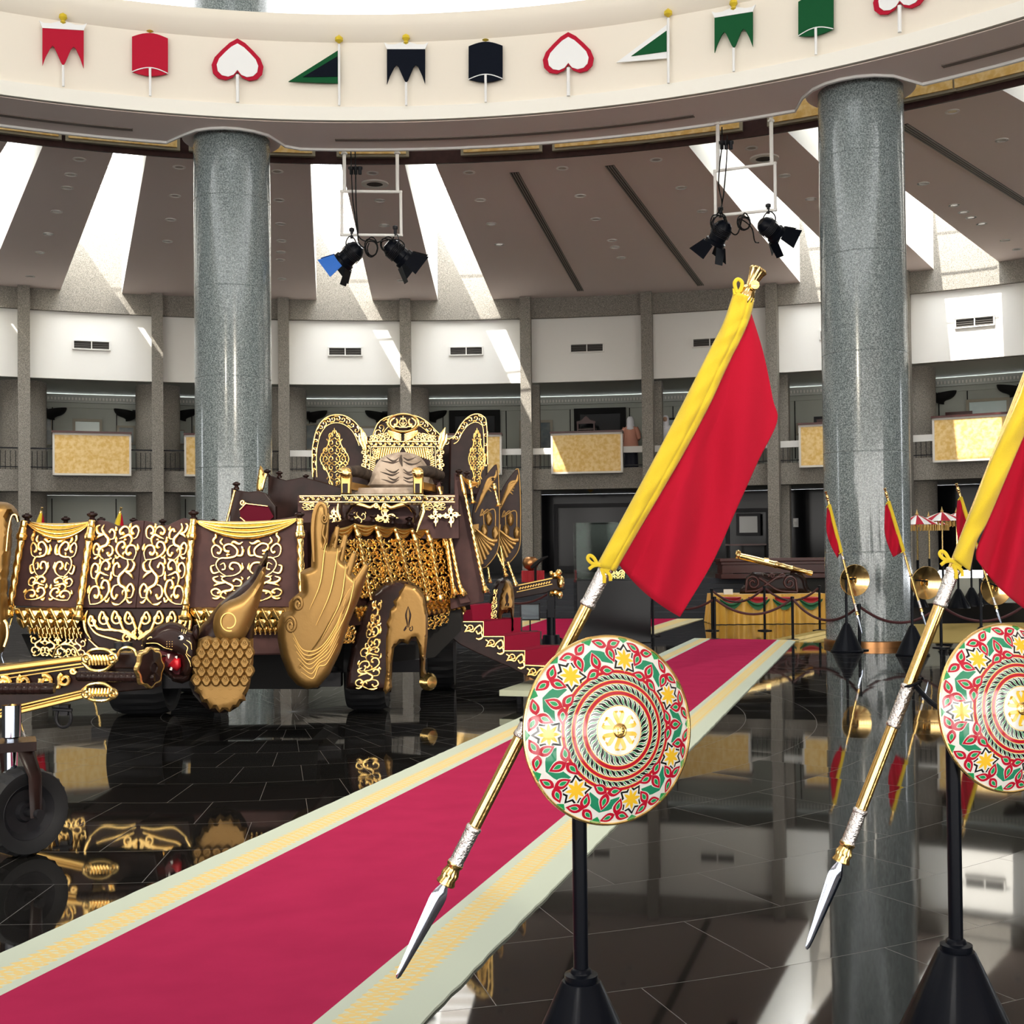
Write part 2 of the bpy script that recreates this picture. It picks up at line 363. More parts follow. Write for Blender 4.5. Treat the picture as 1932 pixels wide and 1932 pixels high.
# ring beam with notches round the columns
ZS = 9.25; RI, RO = 14.0, 15.5
colang = [-.186+.747*k for k in range(-4, 5) if -3.2 < -.186+.747*k < 3.0]
def ringpoly(ro, notch=True, nr=1.0):
    ts = [-pi+2*pi*i/360 for i in range(360)]; out = []
    for t in ts:
        near = [a for a in colang if abs(t-a) < nr/ro] if notch else []
        if near:
            a = near[0]; d = (t-a)*ro; rr = ro-math.sqrt(max(0, nr*nr-d*d)); out.append((rr, t))
        else: out.append((ro, t))
    return out
def ringbeam(name, ri, outp, z0, z1, m):
    g = G(); n = len(outp); vs = []
    for (r, t) in outp:
        for rr, z in ((ri, z0), (r, z0), (r, z1), (ri, z1)): vs.append(pol(rr, t, z))
    g.add(vs, [(i*4+j, i*4+(j+1) % 4, ((i+1) % n)*4+(j+1) % 4, ((i+1) % n)*4+j) for i in range(n) for j in range(4)])
    return st(g.build(name, m, sharp=30))
rp = ringpoly(RO)
ringbeam('trim_ring_beam', RI+.06, rp, ZS, 11.0, M['cream'])
ringbeam('trim_ring_soffit', RI+.1, [(r-.05, t) for r, t in rp], ZS-.012, ZS, M['ceil'])
g = G(); n = len(rp); vs = []
for (r, t) in rp:
    for dr, z in ((-.03, ZS-.05), (.03, ZS-.05), (.03, ZS+.05), (-.03, ZS+.05)): vs.append(pol(r+dr, t, z))
g.add(vs, [(i*4+j, i*4+(j+1) % 4, ((i+1) % n)*4+(j+1) % 4, ((i+1) % n)*4+j) for i in range(n) for j in range(4)])
st(g.build('trim_ring_edge', M['wh'], sharp=30))
def ringmould(name, prof, m, rr=RI):
    g = G(); n = 240; k = len(prof); vs = [pol(rr+dr, 2*pi*i/n, z) for i in range(n) for dr, z in prof]
    g.add(vs, [(i*k+j, i*k+(j+1) % k, ((i+1) % n)*k+(j+1) % k, ((i+1) % n)*k+j) for i in range(n) for j in range(k)]); return st(g.build(name, m, sharp=45))
ringmould('trim_fascia_foot', [(.08, ZS), (0, ZS), (0, ZS+.24), (.08, ZS+.26)], M['creamlt'])
ringmould('trim_fascia_lip', [(.1, 10.62), (.0, 10.7), (-.05, 10.8), (-.1, 10.88), (-.12, 11.0), (-.06, 11.1), (.4, 11.12), (1.4, 11.02), (1.4, 10.9)], M['cream'])
# soffit slot diffusers
for t0, t1 in ((-.62, -.30), (-.06, .38), (.66, .95)):
    g = G(); n = 30; vs = []
    for i in range(n+1):
        t = t0+(t1-t0)*i/n
        for r, z in ((14.9, ZS-.03), (15.02, ZS-.03), (15.02, ZS), (14.9, ZS)): vs.append(pol(r, t, z))
    g.add(vs, [(i*4+j, i*4+(j+1) % 4, (i+1)*4+(j+1) % 4, (i+1)*4+j) for i in range(n) for j in range(4)]); st(g.build('trim_soffit_diffuser', mat('soffit_slot', (.2, .16, .14), .8)))
# granite columns
cn = ['polished grey granite column behind the carriage, left of the throne', 'polished grey granite column standing right of the big red flag']
for a, lb in zip((-.186, .561), cn):
    p = pol(RO, a, 0); o = thing('granite_column', lb, 'column', p)
    g = G(); rr = .70; prof = [(rr, 0)]
    z = 1.6
    for zz in (1.55, 3.2, 4.85, 6.5, 8.15, 9.8, 11.4): prof += [(rr, zz-.012), (rr-.006, zz-.004), (rr-.006, zz+.004), (rr, zz+.012)]
    prof += [(rr, 13.5)]
    g.lathe(prof, 64, Matrix.Translation(p)); g.build('shaft', M['pol'], o, sharp=18)
    g = G(); g.lathe([(rr+.002, 0), (rr+.03, 0), (rr+.03, .09), (rr+.002, .1)], 64, Matrix.Translation(p)); g.build('base_band', M['bronze'], o, label='bronze band round the foot')
    g = G(); g.lathe([(rr+.001, 9.33), (rr+.2, 9.33), (rr+.2, 9.7), (rr+.001, 9.7)], 48, Matrix.Translation(p)); g.build('collar', M['ceil'], o)

# outer pillars and the round columns behind them
pt = [-.4+.122*n for n in range(-3, 12)]
for i, t in enumerate(pt):
    g = G(); g.box(pol(31.72, t, 5.0), (.34, .5, 9.52), -t); st(g.build('wall_pier', M['gran'], smooth=False))
    px = 966+F*(pol(32, t, 0).x)/(pol(32, t, 0).y)
    if px < -200 or px > 2200: continue
    g = G()
    if 3 < i-3+3 and i-3 in (4, 5, 6): g.box(pol(32.7, t+.0046, 4.0), (.44, .5, 6.2), -t); st(g.build('wall_pier_rear', M['gran'], smooth=False))
    else: g.lathe([(.69, .9), (.69, 7.1)], 40, Matrix.Translation(pol(33.15, t, 0))); st(g.build('wall_round_pier', M['gran']))
# things on the walls, bay by bay
bn = {-.461: 'far left, cut by the picture edge', -.339: 'between the two leftmost piers', -.217: 'just left of the left granite column', -.095: 'over the left of the carved throne', .027: 'right of the throne crest', .149: 'in the middle of the hall',
      .271: 'behind the big red flag', .393: 'just left of the right granite column', .515: 'right of the right granite column'}
for b, where in bn.items():
    c = pol(31.9, b, 8.13); o = thing('air_vent', 'dark slotted air vent in the white band '+where, 'vent', c)
    M3 = Matrix.Rotation(-b, 4, 'Z')
    def bx(g, dx, dy, dz, sx, sy, sz, mi=0):
        g.box(c+M3.to_3x3() @ V((dx, dy, dz)), (sx, sy, sz), -b, mi)
    g = G(); 
    for s in (-1, 1): bx(g, s*.53, 0, 0, .04, .06, .28); bx(g, 0, 0, s*.13, 1.1, .06, .03)
    bx(g, 0, 0, 0, .03, .06, .26); g.build('frame', M['white'], o, smooth=False)
    g = G(); bx(g, 0, .04, 0, 1.04, .02, .24); g.build('backing', M['slit'], o, smooth=False)
    g = G()
    for k in range(4): bx(g, 0, .02, -.09+.06*k, 1.04, .03, .012)
    g.build('slats', mat('vent_slat', (.12, .11, .1), .6), o, smooth=False)
pb = {-.339: (170, 'hanging between the two leftmost piers'), -.217: (418, 'half hidden behind the left granite column'), .027: (877, 'peeping out right of the throne back'), .149: (1105, 'below the upper doorway with the wooden rack'), .271: (1340, 'hidden behind the red flag'), .393: (1572, 'cut by the right granite column'), .515: (1842, 'beside the right-hand yellow flag sleeve')}
for b, (px, where) in pb.items():
    zc = 4.72; c = pol(31.45, b, zc); rot = Matrix.Rotation(-b, 3, 'Z')
    o = thing('gold_parapet_box', 'gold papered balcony box with white frame, '+where, 'panel', pol(31.45, b, 4.05))
    def bx(g, dx, dy, dz, sx, sy, sz): g.box(c+rot @ V((dx, dy, dz)), (sx, sy, sz), -b)
    g = G(); bx(g, 0, .2, 0, 2.25, .5, 1.28); g.build('box', M['white'], o, smooth=False)
    g = G()
    for s in (-1, 1): bx(g, s*1.1, -.06, 0, .06, .04, 1.28); bx(g, 0, -.06, s*.61, 2.25, .04, .06)
    g.build('frame', mat('panel_frame', (.62, .58, .52), .6), o, smooth=False)
    g = G(); bx(g, 0, -.055, 0, 2.14, .02, 1.16); g.build('gold_paper', M['foil'], o, smooth=False)
    g = G(); bx(g, 0, .18, .67, 2.3, .62, .06); g.build('top_rail', M['redwood'], o, smooth=False)
# balcony railings: white band on the right, dark rail on the left
for i, b in enumerate(bn):
    lbl = 'balcony railing '+('with white top band ' if b > -.1 else 'with thin dark rail ')+'over the granite ledge, '+where if False else 'balcony railing with '+('white top band' if b > -.1 else 'thin dark rail')+', '+bn[b]
    o = thing('balcony_railing', lbl, 'railing', pol(32.1, b, 4.28))
    g = G()
    L_, R_ = pol(32.1, b-.056, 0), pol(32.1, b+.056, 0)
    if b > -.1: g.box((L_+R_)/2+V((0, 0, 4.86)), ((R_-L_).length, .1, .2), -b); g.build('top_band', M['white'], o, smooth=False)
    else: g.bar(L_+V((0, 0, 4.93)), R_+V((0, 0, 4.93)), .03); g.build('top_rail', M['steel'], o, smooth=False)
    g = G(); g.bar(L_+V((0, 0, 4.36)), R_+V((0, 0, 4.36)), .02)
    for k in range(25):
        p = L_.lerp(R_, (k+.5)/25); g.bar(p+V((0, 0, 4.28)), p+V((0, 0, 4.85)), .01)
    g.build('balusters', M['steel'], o, smooth=False)
# ---------------------------------------------------------------- ceiling fittings
dl = [(150,300,''),(134,329,''),(127,354,''),(107,399,''),(91,441,''),(75,476,''),(57,521,''),(338,315,''),(330,369,''),(322,414,''),(316,455,''),(523,323,''),(526,377,''),(529,422,''),(531,454,''),(530,475,''),(529,490,''),(532,526,''),(703,326,''),(716,378,''),(725,425,''),(757,529,''),(885,325,''),(906,377,''),(927,422,''),(942,461,''),(1061,317,''),(1095,369,''),(1124,413,''),(1155,453,''),(1160,466,''),(1172,486,''),(1238,301,''),(1285,354,''),(1325,398,''),(1418,279,''),(1480,331,''),(1530,375,''),(1797,210,''),(1890,264,''),(1742,346,''),(1800,387,''),(1818,400,''),(1832,410,''),(1852,422,''),(1896,453,''),(1919,470,'')]
grp = [(0, 200, 'in the far left ceiling strip between two skylights'), (200, 560, 'in the ceiling panel crossed by the left granite column'), (560, 760, 'in the narrow ceiling panel over the left hanging spotlights'),
       (760, 1120, 'in the wide ceiling panel, near its first grille'), (1120, 1340, 'in the wide ceiling panel, near its second long grille'), (1340, 1560, 'in the ceiling panel over the right hanging spotlights'), (1560, 2000, 'in the ceiling panel right of the right granite column')]
first = {}
for px, py, _ in dl:
    p = onz(px, py, ZC)
    gi = [k for k, (a, b, t) in enumerate(grp) if a <= px < b][0]
    if 'x' not in first:
        o = thing('ceiling_downlight', '', 'downlight', p); g = G(); T = Matrix.Translation(p)
        g.lathe([(.13, -.012), (.13, 0), (.09, 0), (.09, -.012)], 20, T, cap=False); g.build('trim_ring', M['white'], o)
        g = G(); g.lathe([(.001, -.004), (.09, -.004)], 20, T, cap=False); g.build('lamp_glass', M['lens'], o); first['x'] = o; base = o
    else: o = copy_tree(base); o.location = p
    o['label'] = 'small round downlight '+grp[gi][2]; o['group'] = 'downlights '+grp[gi][2]
for px, py, lb in ((707, 346, 'between the bars of the left hanging frame'), (1442, 298, 'just left above the right granite column')):
    p = onz(px, py, ZC); o = thing('ceiling_speaker', 'larger round ceiling speaker '+lb, 'speaker', p); T = Matrix.Translation(p)
    g = G(); g.lathe([(.3, -.03), (.3, 0), (.2, 0), (.18, -.03), (.3, -.03)], 24, T, cap=False); g.build('rim', M['white'], o)
    g = G(); g.lathe([(.001, -.015), (.19, -.015)], 24, T, cap=False); g.build('grille', M['slit'], o)
for a, b, lb in (((970, 325), (1095, 548), 'left of the two over the flag'), ((1150, 312), (1322, 538), 'right of the two over the flag'), ((1703, 235), (1932, 380), 'right of the right granite column')):
    A, B = onz(*a, ZC), onz(*b, ZC); B = A+(B-A)*(1.0 if a[0] < 1700 else 1.3)
    o = thing('linear_ceiling_grille', 'long dark slotted ceiling grille, '+lb, 'grille', (A+B)/2)
    d = (B-A).normalized(); s = V((-d.y, d.x, 0))
    g = G(); g.tube([A-V((0, 0, .005)), B-V((0, 0, .005))], .14, 4, N=V((0, 0, 1)), flat=.06, ph=pi/4); g.build('backing', M['slit'], o, smooth=False)
    g = G()
    for k in (-1.5, -.5, .5, 1.5): g.bar(A+s*(k*.055)-V((0, 0, .02)), B+s*(k*.055)-V((0, 0, .02)), .014)
    g.build('bars', mat('grille_bar', (.3, .27, .24), .6), o, smooth=False)

# ---------------------------------------------------------------- gold foil panels on the attic parapet and clutter above
for i, (t, wd) in enumerate([(-.31, 2.2), (-.42, 1.6), (-.2, 1.4), (-.03, 1.5), (.12, 1.7), (.235, 2.0), (.34, 2.0), (.465, 1.5), (.57, 1.8), (.68, 2.3), (-.13, 1.2)]):
    c = pol(17.94, t, 10.35); o = thing('gold_attic_screen', '', 'panel', c)
    px = int(966+F*c.x/c.y)
    o['label'] = 'gold papered panel in the gap under the ring beam, %s' % ['left of the left column', 'at the far left edge', 'directly behind the left column', 'above the left hanging spotlights', 'right of the left spotlights', 'over the long ceiling grilles', 'above the right hanging spotlights', 'left of the right column', 'behind the right column', 'right of the right column', 'close right of the left column'][i]
    g = G(); g.box(c, (wd, .12, .95), -t); g.build('backing', M['matte'], o, smooth=False)
    g = G(); g.box(pol(17.86, t, 10.35), (wd-.12, .04, .85), -t); g.build('gold_paper', M['foil'], o, smooth=False)

# ---------------------------------------------------------------- hanging frames with stage spotlights
def vp(p, q, t): return V(p)+(V(q)-V(p))*t
def stage_light(name, label, pl, c, tip, sz, gel):
    A, B = pl.at(*c), pl.at(*tip, -.12); d = (B-A).normalized(); L = sz
    o = thing(name, label, 'spotlight', A)
    Mx = Matrix.Translation(A) @ d.to_track_quat('Z', 'Y').to_matrix().to_4x4()
    g = G(); g.lathe([(.001, -.26*L), (.1*L, -.26*L), (.17*L, -.2*L), (.21*L, -.12*L), (.22*L, .0), (.2*L, .02*L), (.2*L, .2*L), (.24*L, .22*L), (.24*L, .3*L), (.2*L, .3*L), (.19*L, .25*L), (.001, .24*L)], 28, Mx, cap=False, mod=lambda i, a: 1); g.build('housing', M['black'], o)
    g = G()
    for k in range(6): g.lathe([(.222*L, -.11*L+.035*L*k), (.232*L, -.1*L+.035*L*k), (.222*L, -.09*L+.035*L*k)], 28, Mx, cap=False)
    g.build('cooling_fins', M['steel'], o)
    g = G(); g.lathe([(.001, .26*L), (.18*L, .255*L)], 24, Mx, cap=False); g.build('lens', M['lens'], o)
    for k in range(4):
        a = k*pi/2; g = G(); e = .03 if k % 2 else .0
        w0, w1 = (.17*L, .26*L) if k % 2 == 0 else (.15*L, .13*L)
        pts = []
        for (rr, ww, zz) in ((.22*L, w0, .3*L), (.40*L, w1, .62*L)):
            for s_ in (-1, 1): pts.append(Mx @ V((rr*cos(a)-s_*ww*sin(a), rr*sin(a)+s_*ww*cos(a), zz)))
        q = [p+(Mx.to_3x3() @ V((cos(a), sin(a), 0)))*.008 for p in pts]
        g.add(pts+q, [(0, 1, 3, 2), (4, 6, 7, 5), (0, 4, 5, 1), (1, 5, 7, 3), (3, 7, 6, 2), (2, 6, 4, 0)])
        g.build('barn_door', M['blue'] if gel and k in (0, 1) else M['black'], o, smooth=False)
    g = G(); S = d.cross(V((0, 0, 1))).normalized(); top = A+V((0, 0, .36*L))
    g.tube(cr([A+S*.24*L, A+S*.26*L+V((0, 0, .2*L)), top+S*.1*L, top-S*.1*L, A-S*.26*L+V((0, 0, .2*L)), A-S*.24*L], 5), .012, 6); g.build('yoke', M['steel'], o)
    g = G(); g.lathe([(.03, .34*L), (.03, .5*L), (.05, .5*L), (.05, .56*L), (.02, .58*L)], 10, Matrix.Translation(A)); g.build('clamp', M['steel'], o)
    return o
def rig(pl, fr, top, lab, plugs):
    o = thing('hanging_pipe_frame', 'white square pipe frame hanging, '+lab, 'frame', pl.at(*fr[0]))
    P4 = [pl.at(*p) for p in fr]
    g = G()
    for i in range(4): g.tube([P4[i], P4[(i+1) % 4]], .028, 8)
    for p in P4: g.lathe([(.001, -.03), (.034, -.02), (.034, .02), (.001, .03)], 8, Matrix.Translation(p))
    g.build('pipe_square', M['white'], o)
    for (x, y), (x2, y2) in top:
        g = G(); a, b = pl.at(x, y), pl.at(x2, y2); b = V((a.x, a.y, max(b.z, ZC-.02))); g.tube([a, b], .034, 10); g.lathe([(.06, -.03), (.06, .0), (.034, .02)], 12, Matrix.Translation(a.lerp(b, .62))); g.build('drop_pipe', M['white'], o)
    g = G()
    for x, y in plugs: g.lathe([(.001, -.09), (.035, -.08), (.035, 0), (.05, .02), (.05, .06), (.001, .07)], 10, Matrix.Translation(pl.at(x, y, .05)))
    a, b = pl.at(plugs[0][0]-6, plugs[0][1]-4, .03), pl.at(plugs[-1][0]+4, plugs[-1][1]-4, .03); g.bar(a, b, .03)
    g.build('socket_bar', M['steel'], o); return o
H1, H2 = P(23.2), P(21.6)
rig(H1, [(645, 361), (756, 362), (757, 444), (645, 443)], [((650, 361), (650, 300)), ((750, 361), (750, 300))], 'left of the two over the carriage', [(663, 321), (671, 321), (679, 321)])
rig(H2, [(1349, 323), (1462, 308), (1463, 396), (1350, 407)], [((1355, 322), (1355, 260)), ((1456, 309), (1456, 240))], 'right of the two near the right granite column', [(1362, 273), (1370, 273), (1379, 273)])
stage_light('stage_spotlight', 'black stage spotlight with blue-lined barn doors, left one on the left frame', H1, (664, 478), (636, 506), .85, True)
stage_light('stage_spotlight', 'black stage spotlight aiming down right, right one on the left frame', H1, (746, 474), (776, 500), .85, False)
stage_light('stage_spotlight', 'black stage spotlight seen from behind aiming down left, left one on the right frame', H2, (1360, 438), (1347, 462), .78, False)
stage_light('stage_spotlight', 'black stage spotlight with open barn doors, right one on the right frame', H2, (1450, 430), (1474, 450), .75, False)
def cable(label, pls, pts, r=.012, grpn=None):
    g = G(); g.tube([pls.at(x, y, .12+.06*math.sin(i*1.3)) for i, (x, y) in enumerate(cr(pts, 7))], r, 6); return tag(g.build('cable', M['blackm']), label, 'cable')
def coil(cx, cy, rx, ry, n, s=0): return [(cx+(k//8)*1.3+rx*(1+.16*math.sin(k//8*2.3+.6))*math.sin(k*pi/4+s), cy+(k//8)*1.6-ry*(1+.18*math.cos(k//8*1.9))*math.cos(k*pi/4+s)) for k in range(n*8)]
cable('black power cable hanging through the left frame, left strand looping to its coil', H1, [(662, 285), (663, 325), (666, 380), (672, 420), (676, 445), (690, 455)]+coil(700, 466, 11, 16, 3), .012)
cable('black power cable of the left frame running straight down to the left spotlight', H1, [(670, 285), (671, 330), (672, 390), (675, 430), (676, 455), (684, 466), (690, 466)], .012)
cable('black cable coil beside the right spotlight of the left frame', H1, [(708, 458), (716, 456)]+coil(731, 461, 12, 12, 2)+[(750, 452), (762, 460), (762, 470)], .012)
cable('black power cable hanging through the right frame to its left spotlight', H2, [(1362, 240), (1362, 275), (1358, 310), (1356, 350), (1362, 385), (1352, 405)]+coil(1356, 420, 14, 16, 2), .012)
cable('black cable coil between the two spotlights of the right frame', H2, [(1372, 255), (1371, 300), (1366, 360), (1362, 400), (1378, 436), (1392, 440)]+coil(1403, 419, 11, 13, 3)+[(1418, 430), (1424, 455), (1432, 458)], .012)

# ---------------------------------------------------------------- painted emblems on the ring fascia
def fpl(px, py):
    p = onr(px, py, RI); a = math.atan2(p.x-CX, p.y-CY); s = Pl(0); s.n = V((-sin(a), -cos(a), 0)); s.p = V((p.x, p.y, 0)); return s
def emblem(kind, cx, cy, s, c1, c2, lab, tilt, poleb):
    """cx,cy centre of the device, s half-width in px, tilt = slope of the fascia here"""
    pl = fpl(cx, cy); o = thing('fascia_emblem', lab, 'emblem', pl.at(cx, cy))
    T = lambda x, y: (cx+x*s, cy+y*s+tilt*x*s)
    px_, top_ = 0, .3
    def S(name, pts, m, off, th=.03): 
        g = G(); g.slab([T(*p) for p in pts], pl, th, off); g.build(name, m, o, smooth=False)
    if kind == 'M':
        S('banner', [(-1, -.9), (1, -.9), (1, .93), (.83, .45), (.62, 0), (.5, -.08), (.38, .05), (.1, .72), (0, .85), (-.1, .7), (-.4, .02), (-.5, -.08), (-.62, .05), (-.85, .5), (-1, .93)], c1, .06)
        S('cornice', [(-1.15, -1.25), (-.95, -1.15), (-.6, -1.15), (-.25, -1.25), (0, -1.3), (.25, -1.25), (.6, -1.15), (.95, -1.15), (1.15, -1.25), (1, -.9), (-1, -.9)], M['wh'], .07)
        g = G(); q = T(0, -1.3); g.lathe([(.001, .14), (.06, .1), (.07, .05), (.03, 0), (.05, -.03), (.001, -.06)], 12, Matrix.Translation(pl.at(*q, .06))); g.build('finial', M['yel'], o); top_ = .85
    if kind == 'B':
        S('banner', [(-1, -.95)]+[(-1+2*i/10, -.95-.25*math.sin(pi*i/10)) for i in range(1, 10)]+[(1, -.95), (1, 1)]+[(1-2*i/10, 1+.18*math.sin(pi*i/10)) for i in range(1, 10)]+[(-1, 1)], c1, .05)
        g = G(); g.rib([T(-1+2*i/12, 1.0-.28*math.sin(pi*i/12)) for i in range(13)], .9, pl, .06, .5); g.build('fold_line', M['wh'], o); top_ = .75
        g = G(); g.lathe([(.001, .06), (.06, .03), (.001, 0)], 10, Matrix.Translation(pl.at(*T(0, -1.2), .04))); g.build('finial', M['yel'], o)
    if kind == 'H':
        def heart(k): return crc([(0, -.95*k), (.55*k, -.5*k), (.95*k, -.1*k), (.98*k, .3*k), (.75*k, .6*k), (.4*k, .62*k), (0.06*k, .5*k)], 4)[:-4]+crc([(-.06*k, .5*k), (-.4*k, .62*k), (-.75*k, .6*k), (-.98*k, .3*k), (-.95*k, -.1*k), (-.55*k, -.5*k), (0, -.95*k)], 4)[:-4]
        hh = lambda k: [(0, -.95*k), (.3*k, -.78*k), (.6*k, -.5*k), (.88*k, -.2*k), (1*k, .1*k), (.95*k, .4*k), (.75*k, .6*k), (.45*k, .66*k), (.18*k, .55*k), (0, .32*k), (-.18*k, .55*k), (-.45*k, .66*k), (-.75*k, .6*k), (-.95*k, .4*k), (-1*k, .1*k), (-.88*k, -.2*k), (-.6*k, -.5*k), (-.3*k, -.78*k)]
        S('heart_border', hh(1), c1, .05); S('heart_field', hh(.8), c2, .065, .04); top_ = .45
    if kind == 'T':
        S('pennant_border', [(-1.15, .75), (.93, -.6), (.93, .78)], c1, .05); S('pennant_field', [(-.55, .55), (.9, -.35), (.9, .5)], c2, .065, .04); px_ = .97; top_ = -.85
        g = G(); g.lathe([(.001, .16), (.07, .1), (.07, .05), (.001, 0)], 12, Matrix.Translation(pl.at(*T(.97, -.88), .04))); g.build('finial', M['yel'], o)
    g = G(); a, b = T(px_, top_), T(px_, (poleb-cy-tilt*px_*s)/s); b = (a[0]+(.5 if True else 0), b[1]); g.tube([pl.at(*a, .07), pl.at(*b, .07)], .022 if kind != 'H' else .03, 8); g.build('pole', M['wh'], o)
emblem('M', 119, 90, 39, M['crim'], None, 'crimson three-pointed banner emblem, leftmost on the ring fascia', .06, 163)
emblem('B', 283, 103, 34, M['crim'], None, 'crimson barrel-shaped banner emblem on the ring fascia', .05, 181)
emblem('H', 448, 119, 49, M['crim'], M['wh'], 'upside-down heart emblem, red and white, left one on the ring fascia', .03, 193)
emblem('T', 596, 121, 45, M['grn'], M['blk'], 'black triangular pennant emblem with green border on the ring fascia', .02, 199)
emblem('M', 766, 125, 36, M['blk'], None, 'black three-pointed banner emblem on the ring fascia', .0, 199)
emblem('B', 916, 117, 32, M['blk'], None, 'black barrel-shaped banner emblem on the ring fascia', -.02, 193)
emblem('H', 1072, 106, 48, M['crim'], M['wh'], 'upside-down heart emblem, red and white, middle one on the ring fascia', -.05, 181)
emblem('T', 1216, 78, 46, M['wh'], M['grn'], 'green triangular pennant emblem with white border on the ring fascia', -.1, 157)
emblem('M', 1384, 60, 36, M['grn'], None, 'green three-pointed banner emblem on the ring fascia', -.16, 135)
emblem('B', 1539, 28, 33, M['grn'], None, 'green barrel-shaped banner emblem on the ring fascia', -.2, 103)
emblem('H', 1697, -12, 50, M['crim'], M['wh'], 'upside-down heart emblem cut by the top edge of the picture', -.25, 61)

# ---------------------------------------------------------------- gallery furnishings
def wallp(px, py, rad): 
    p = onr(px, py, rad); a = math.atan2(p.x-CX, p.y-CY); return p, a
def picture(x0, y0, x1, y1, lab, field, name='framed_picture', fr='matte', cat='picture', rad=35.3, fw=.09):
    c, a = wallp((x0+x1)/2, (y0+y1)/2, rad); s = (c-CAM).length/F; W_, H_ = (x1-x0)*s, (y1-y0)*s; o = thing(name, lab, cat, c)
    rot = Matrix.Rotation(-a, 3, 'Z'); fw = min(fw, W_*.12)
    g = G()
    for k in (-1, 1):
        g.box(c+rot @ V((k*(W_-fw)/2, 0, 0)), (fw, .1, H_), -a); g.box(c+rot @ V((0, 0, k*(H_-fw)/2)), (W_-2*fw, .1, fw), -a)
    g.build('frame', M[fr] if isinstance(fr, str) else fr, o, smooth=False)
    g = G(); g.box(c+rot @ V((0, .02, 0)), (W_-2*fw, .03, H_-2*fw), -a); g.build('field', M[field], o, smooth=False); return o, c, rot, s
picture(86, 784, 97, 838, 'tall narrow gilt framed picture at the far left of the upper gallery', 'pic')
picture(140, 792, 190, 838, 'large picture with pale reflecting glass between the two leftmost piers', 'gl2')
picture(222, 804, 254, 838, 'small dark blue picture, left of the second round pier', 'pic')
picture(336, 812, 348, 838, 'small cream picture just right of the second round pier', 'gl2')
picture(366, 804, 392, 838, 'gilt framed picture peeping out left of the left granite column', 'paper')
picture(675, 804, 712, 850, 'pale picture behind the left of the throne crest', 'paper')
picture(576, 800, 600, 850, 'dark picture left of the carved arch of the throne', 'pic')
picture(980, 793, 1043, 850, 'green calligraphy picture in a gilt frame beside the pier right of the throne', 'pic', fr='matte')
picture(1247, 789, 1278, 825, 'picture in a dark frame left of the yellow flag sleeve', 'gl2', fr='steel')
picture(1503, 798, 1530, 820, 'small white picture in gilt frame on the gallery left of the right column', 'paper')
picture(1537, 786, 1575, 812, 'brown wooden picture frame on the gallery, touching the right column', 'redwood', fr='steel')
picture(1787, 778, 1832, 815, 'dark landscape picture right of the right column', 'pic', fr='redwood')
picture(1828, 754, 1900, 812, 'large picture with bright reflecting glass right of the right column', 'gl2')
o_, c_, r_, s_ = picture(848, 774, 944, 900, 'dark doorway with black frame on the gallery right of the throne crest', 'dark', 'gallery_doorway', 'blackm', 'doorway', fw=.2)
o_, c_, r_, s_ = picture(1084, 770, 1181, 895, 'dark doorway with black frame above the middle gold panel', 'dark', 'gallery_doorway', 'blackm', 'doorway', fw=.2)
def rack():
    c, a = wallp(1106, 800, 34.6); c = V((c.x, c.y, 4.28)); o = thing('wooden_rack', 'carved wooden shelf rack standing in the middle gallery doorway', 'rack', c); rot = Matrix.Rotation(-a, 3, 'Z')
    s = .0172; g = G()
    for k in (-1, 1): g.box(c+rot @ V((k*.28, 0, .85)), (.05, .3, 1.7), -a)
    g.build('posts', M['redwood'], o, smooth=False)
    g = G()
    for k in range(6): g.box(c+rot @ V((0, 0, .3+.24*k)), (.54, .3, .04), -a)
    g.build('shelves', M['redwood'], o, smooth=False)
    g = G(); 
    pts = [(-.32, 0), (-.32, .08), (-.15, .12), (-.06, .22), (0, .26), (.06, .22), (.15, .12), (.32, .08), (.32, 0)]
    vs = [c+rot @ V((x, -.1, 1.7+z)) for x, z in pts]+[c+rot @ V((x, -.06, 1.7+z)) for x, z in pts]; n = len(pts)
    g.add(vs, [tuple(range(n)), tuple(range(2*n-1, n-1, -1))]+[(i, n+i, n+(i+1) % n, (i+1) % n) for i in range(n)]); g.build('crest', M['redwood'], o, smooth=False)
rack()
def sconce(px, py, d, lab):                 # black quarter-bowl uplighter, d = side it faces
    c, a = wallp(px, py, 35.1); o = thing('wall_uplighter', lab, 'lamp', c); rot = Matrix.Rotation(-a, 3, 'Z')
    g = G(); n = 10; vs = []
    for i in range(n+1):
        for j in range(n+1):
            th = pi*j/n; ph = (pi/2)*i/n; vs.append(c+rot @ V((.38*cos(th)*cos(ph)*1.0+d*.05, -.34*sin(th)*cos(ph), -.3*sin(ph)+.06*d*cos(th))))
    g.add(vs, [(i*(n+1)+j, i*(n+1)+j+1, (i+1)*(n+1)+j+1, (i+1)*(n+1)+j) for i in range(n) for j in range(n)]); g.build('bowl', M['blackm'], o)
    g = G(); g.box(c+rot @ V((-d*.32, .04, -.1)), (.3, .14, .26), -a); g.build('bracket', M['steel'], o)
for px, py, d, lb in ((100, 772, 1, 'at the far left of the gallery'), (240, 775, -1, 'just left of the second pier'), (348, 775, 1, 'between the second pier and the left column'), (594, 778, 1, 'left of the throne crest, near the third pier'), (712, 778, -1, 'close left of the throne crest'),
                      (820, 778, 1, 'close right of the throne crest'), (1778, 742, 1, 'right of the right granite column'), (1908, 728, -1, 'at the far right of the gallery')):
    sconce(px, py, d, 'black bowl uplighter on the gallery wall '+lb)
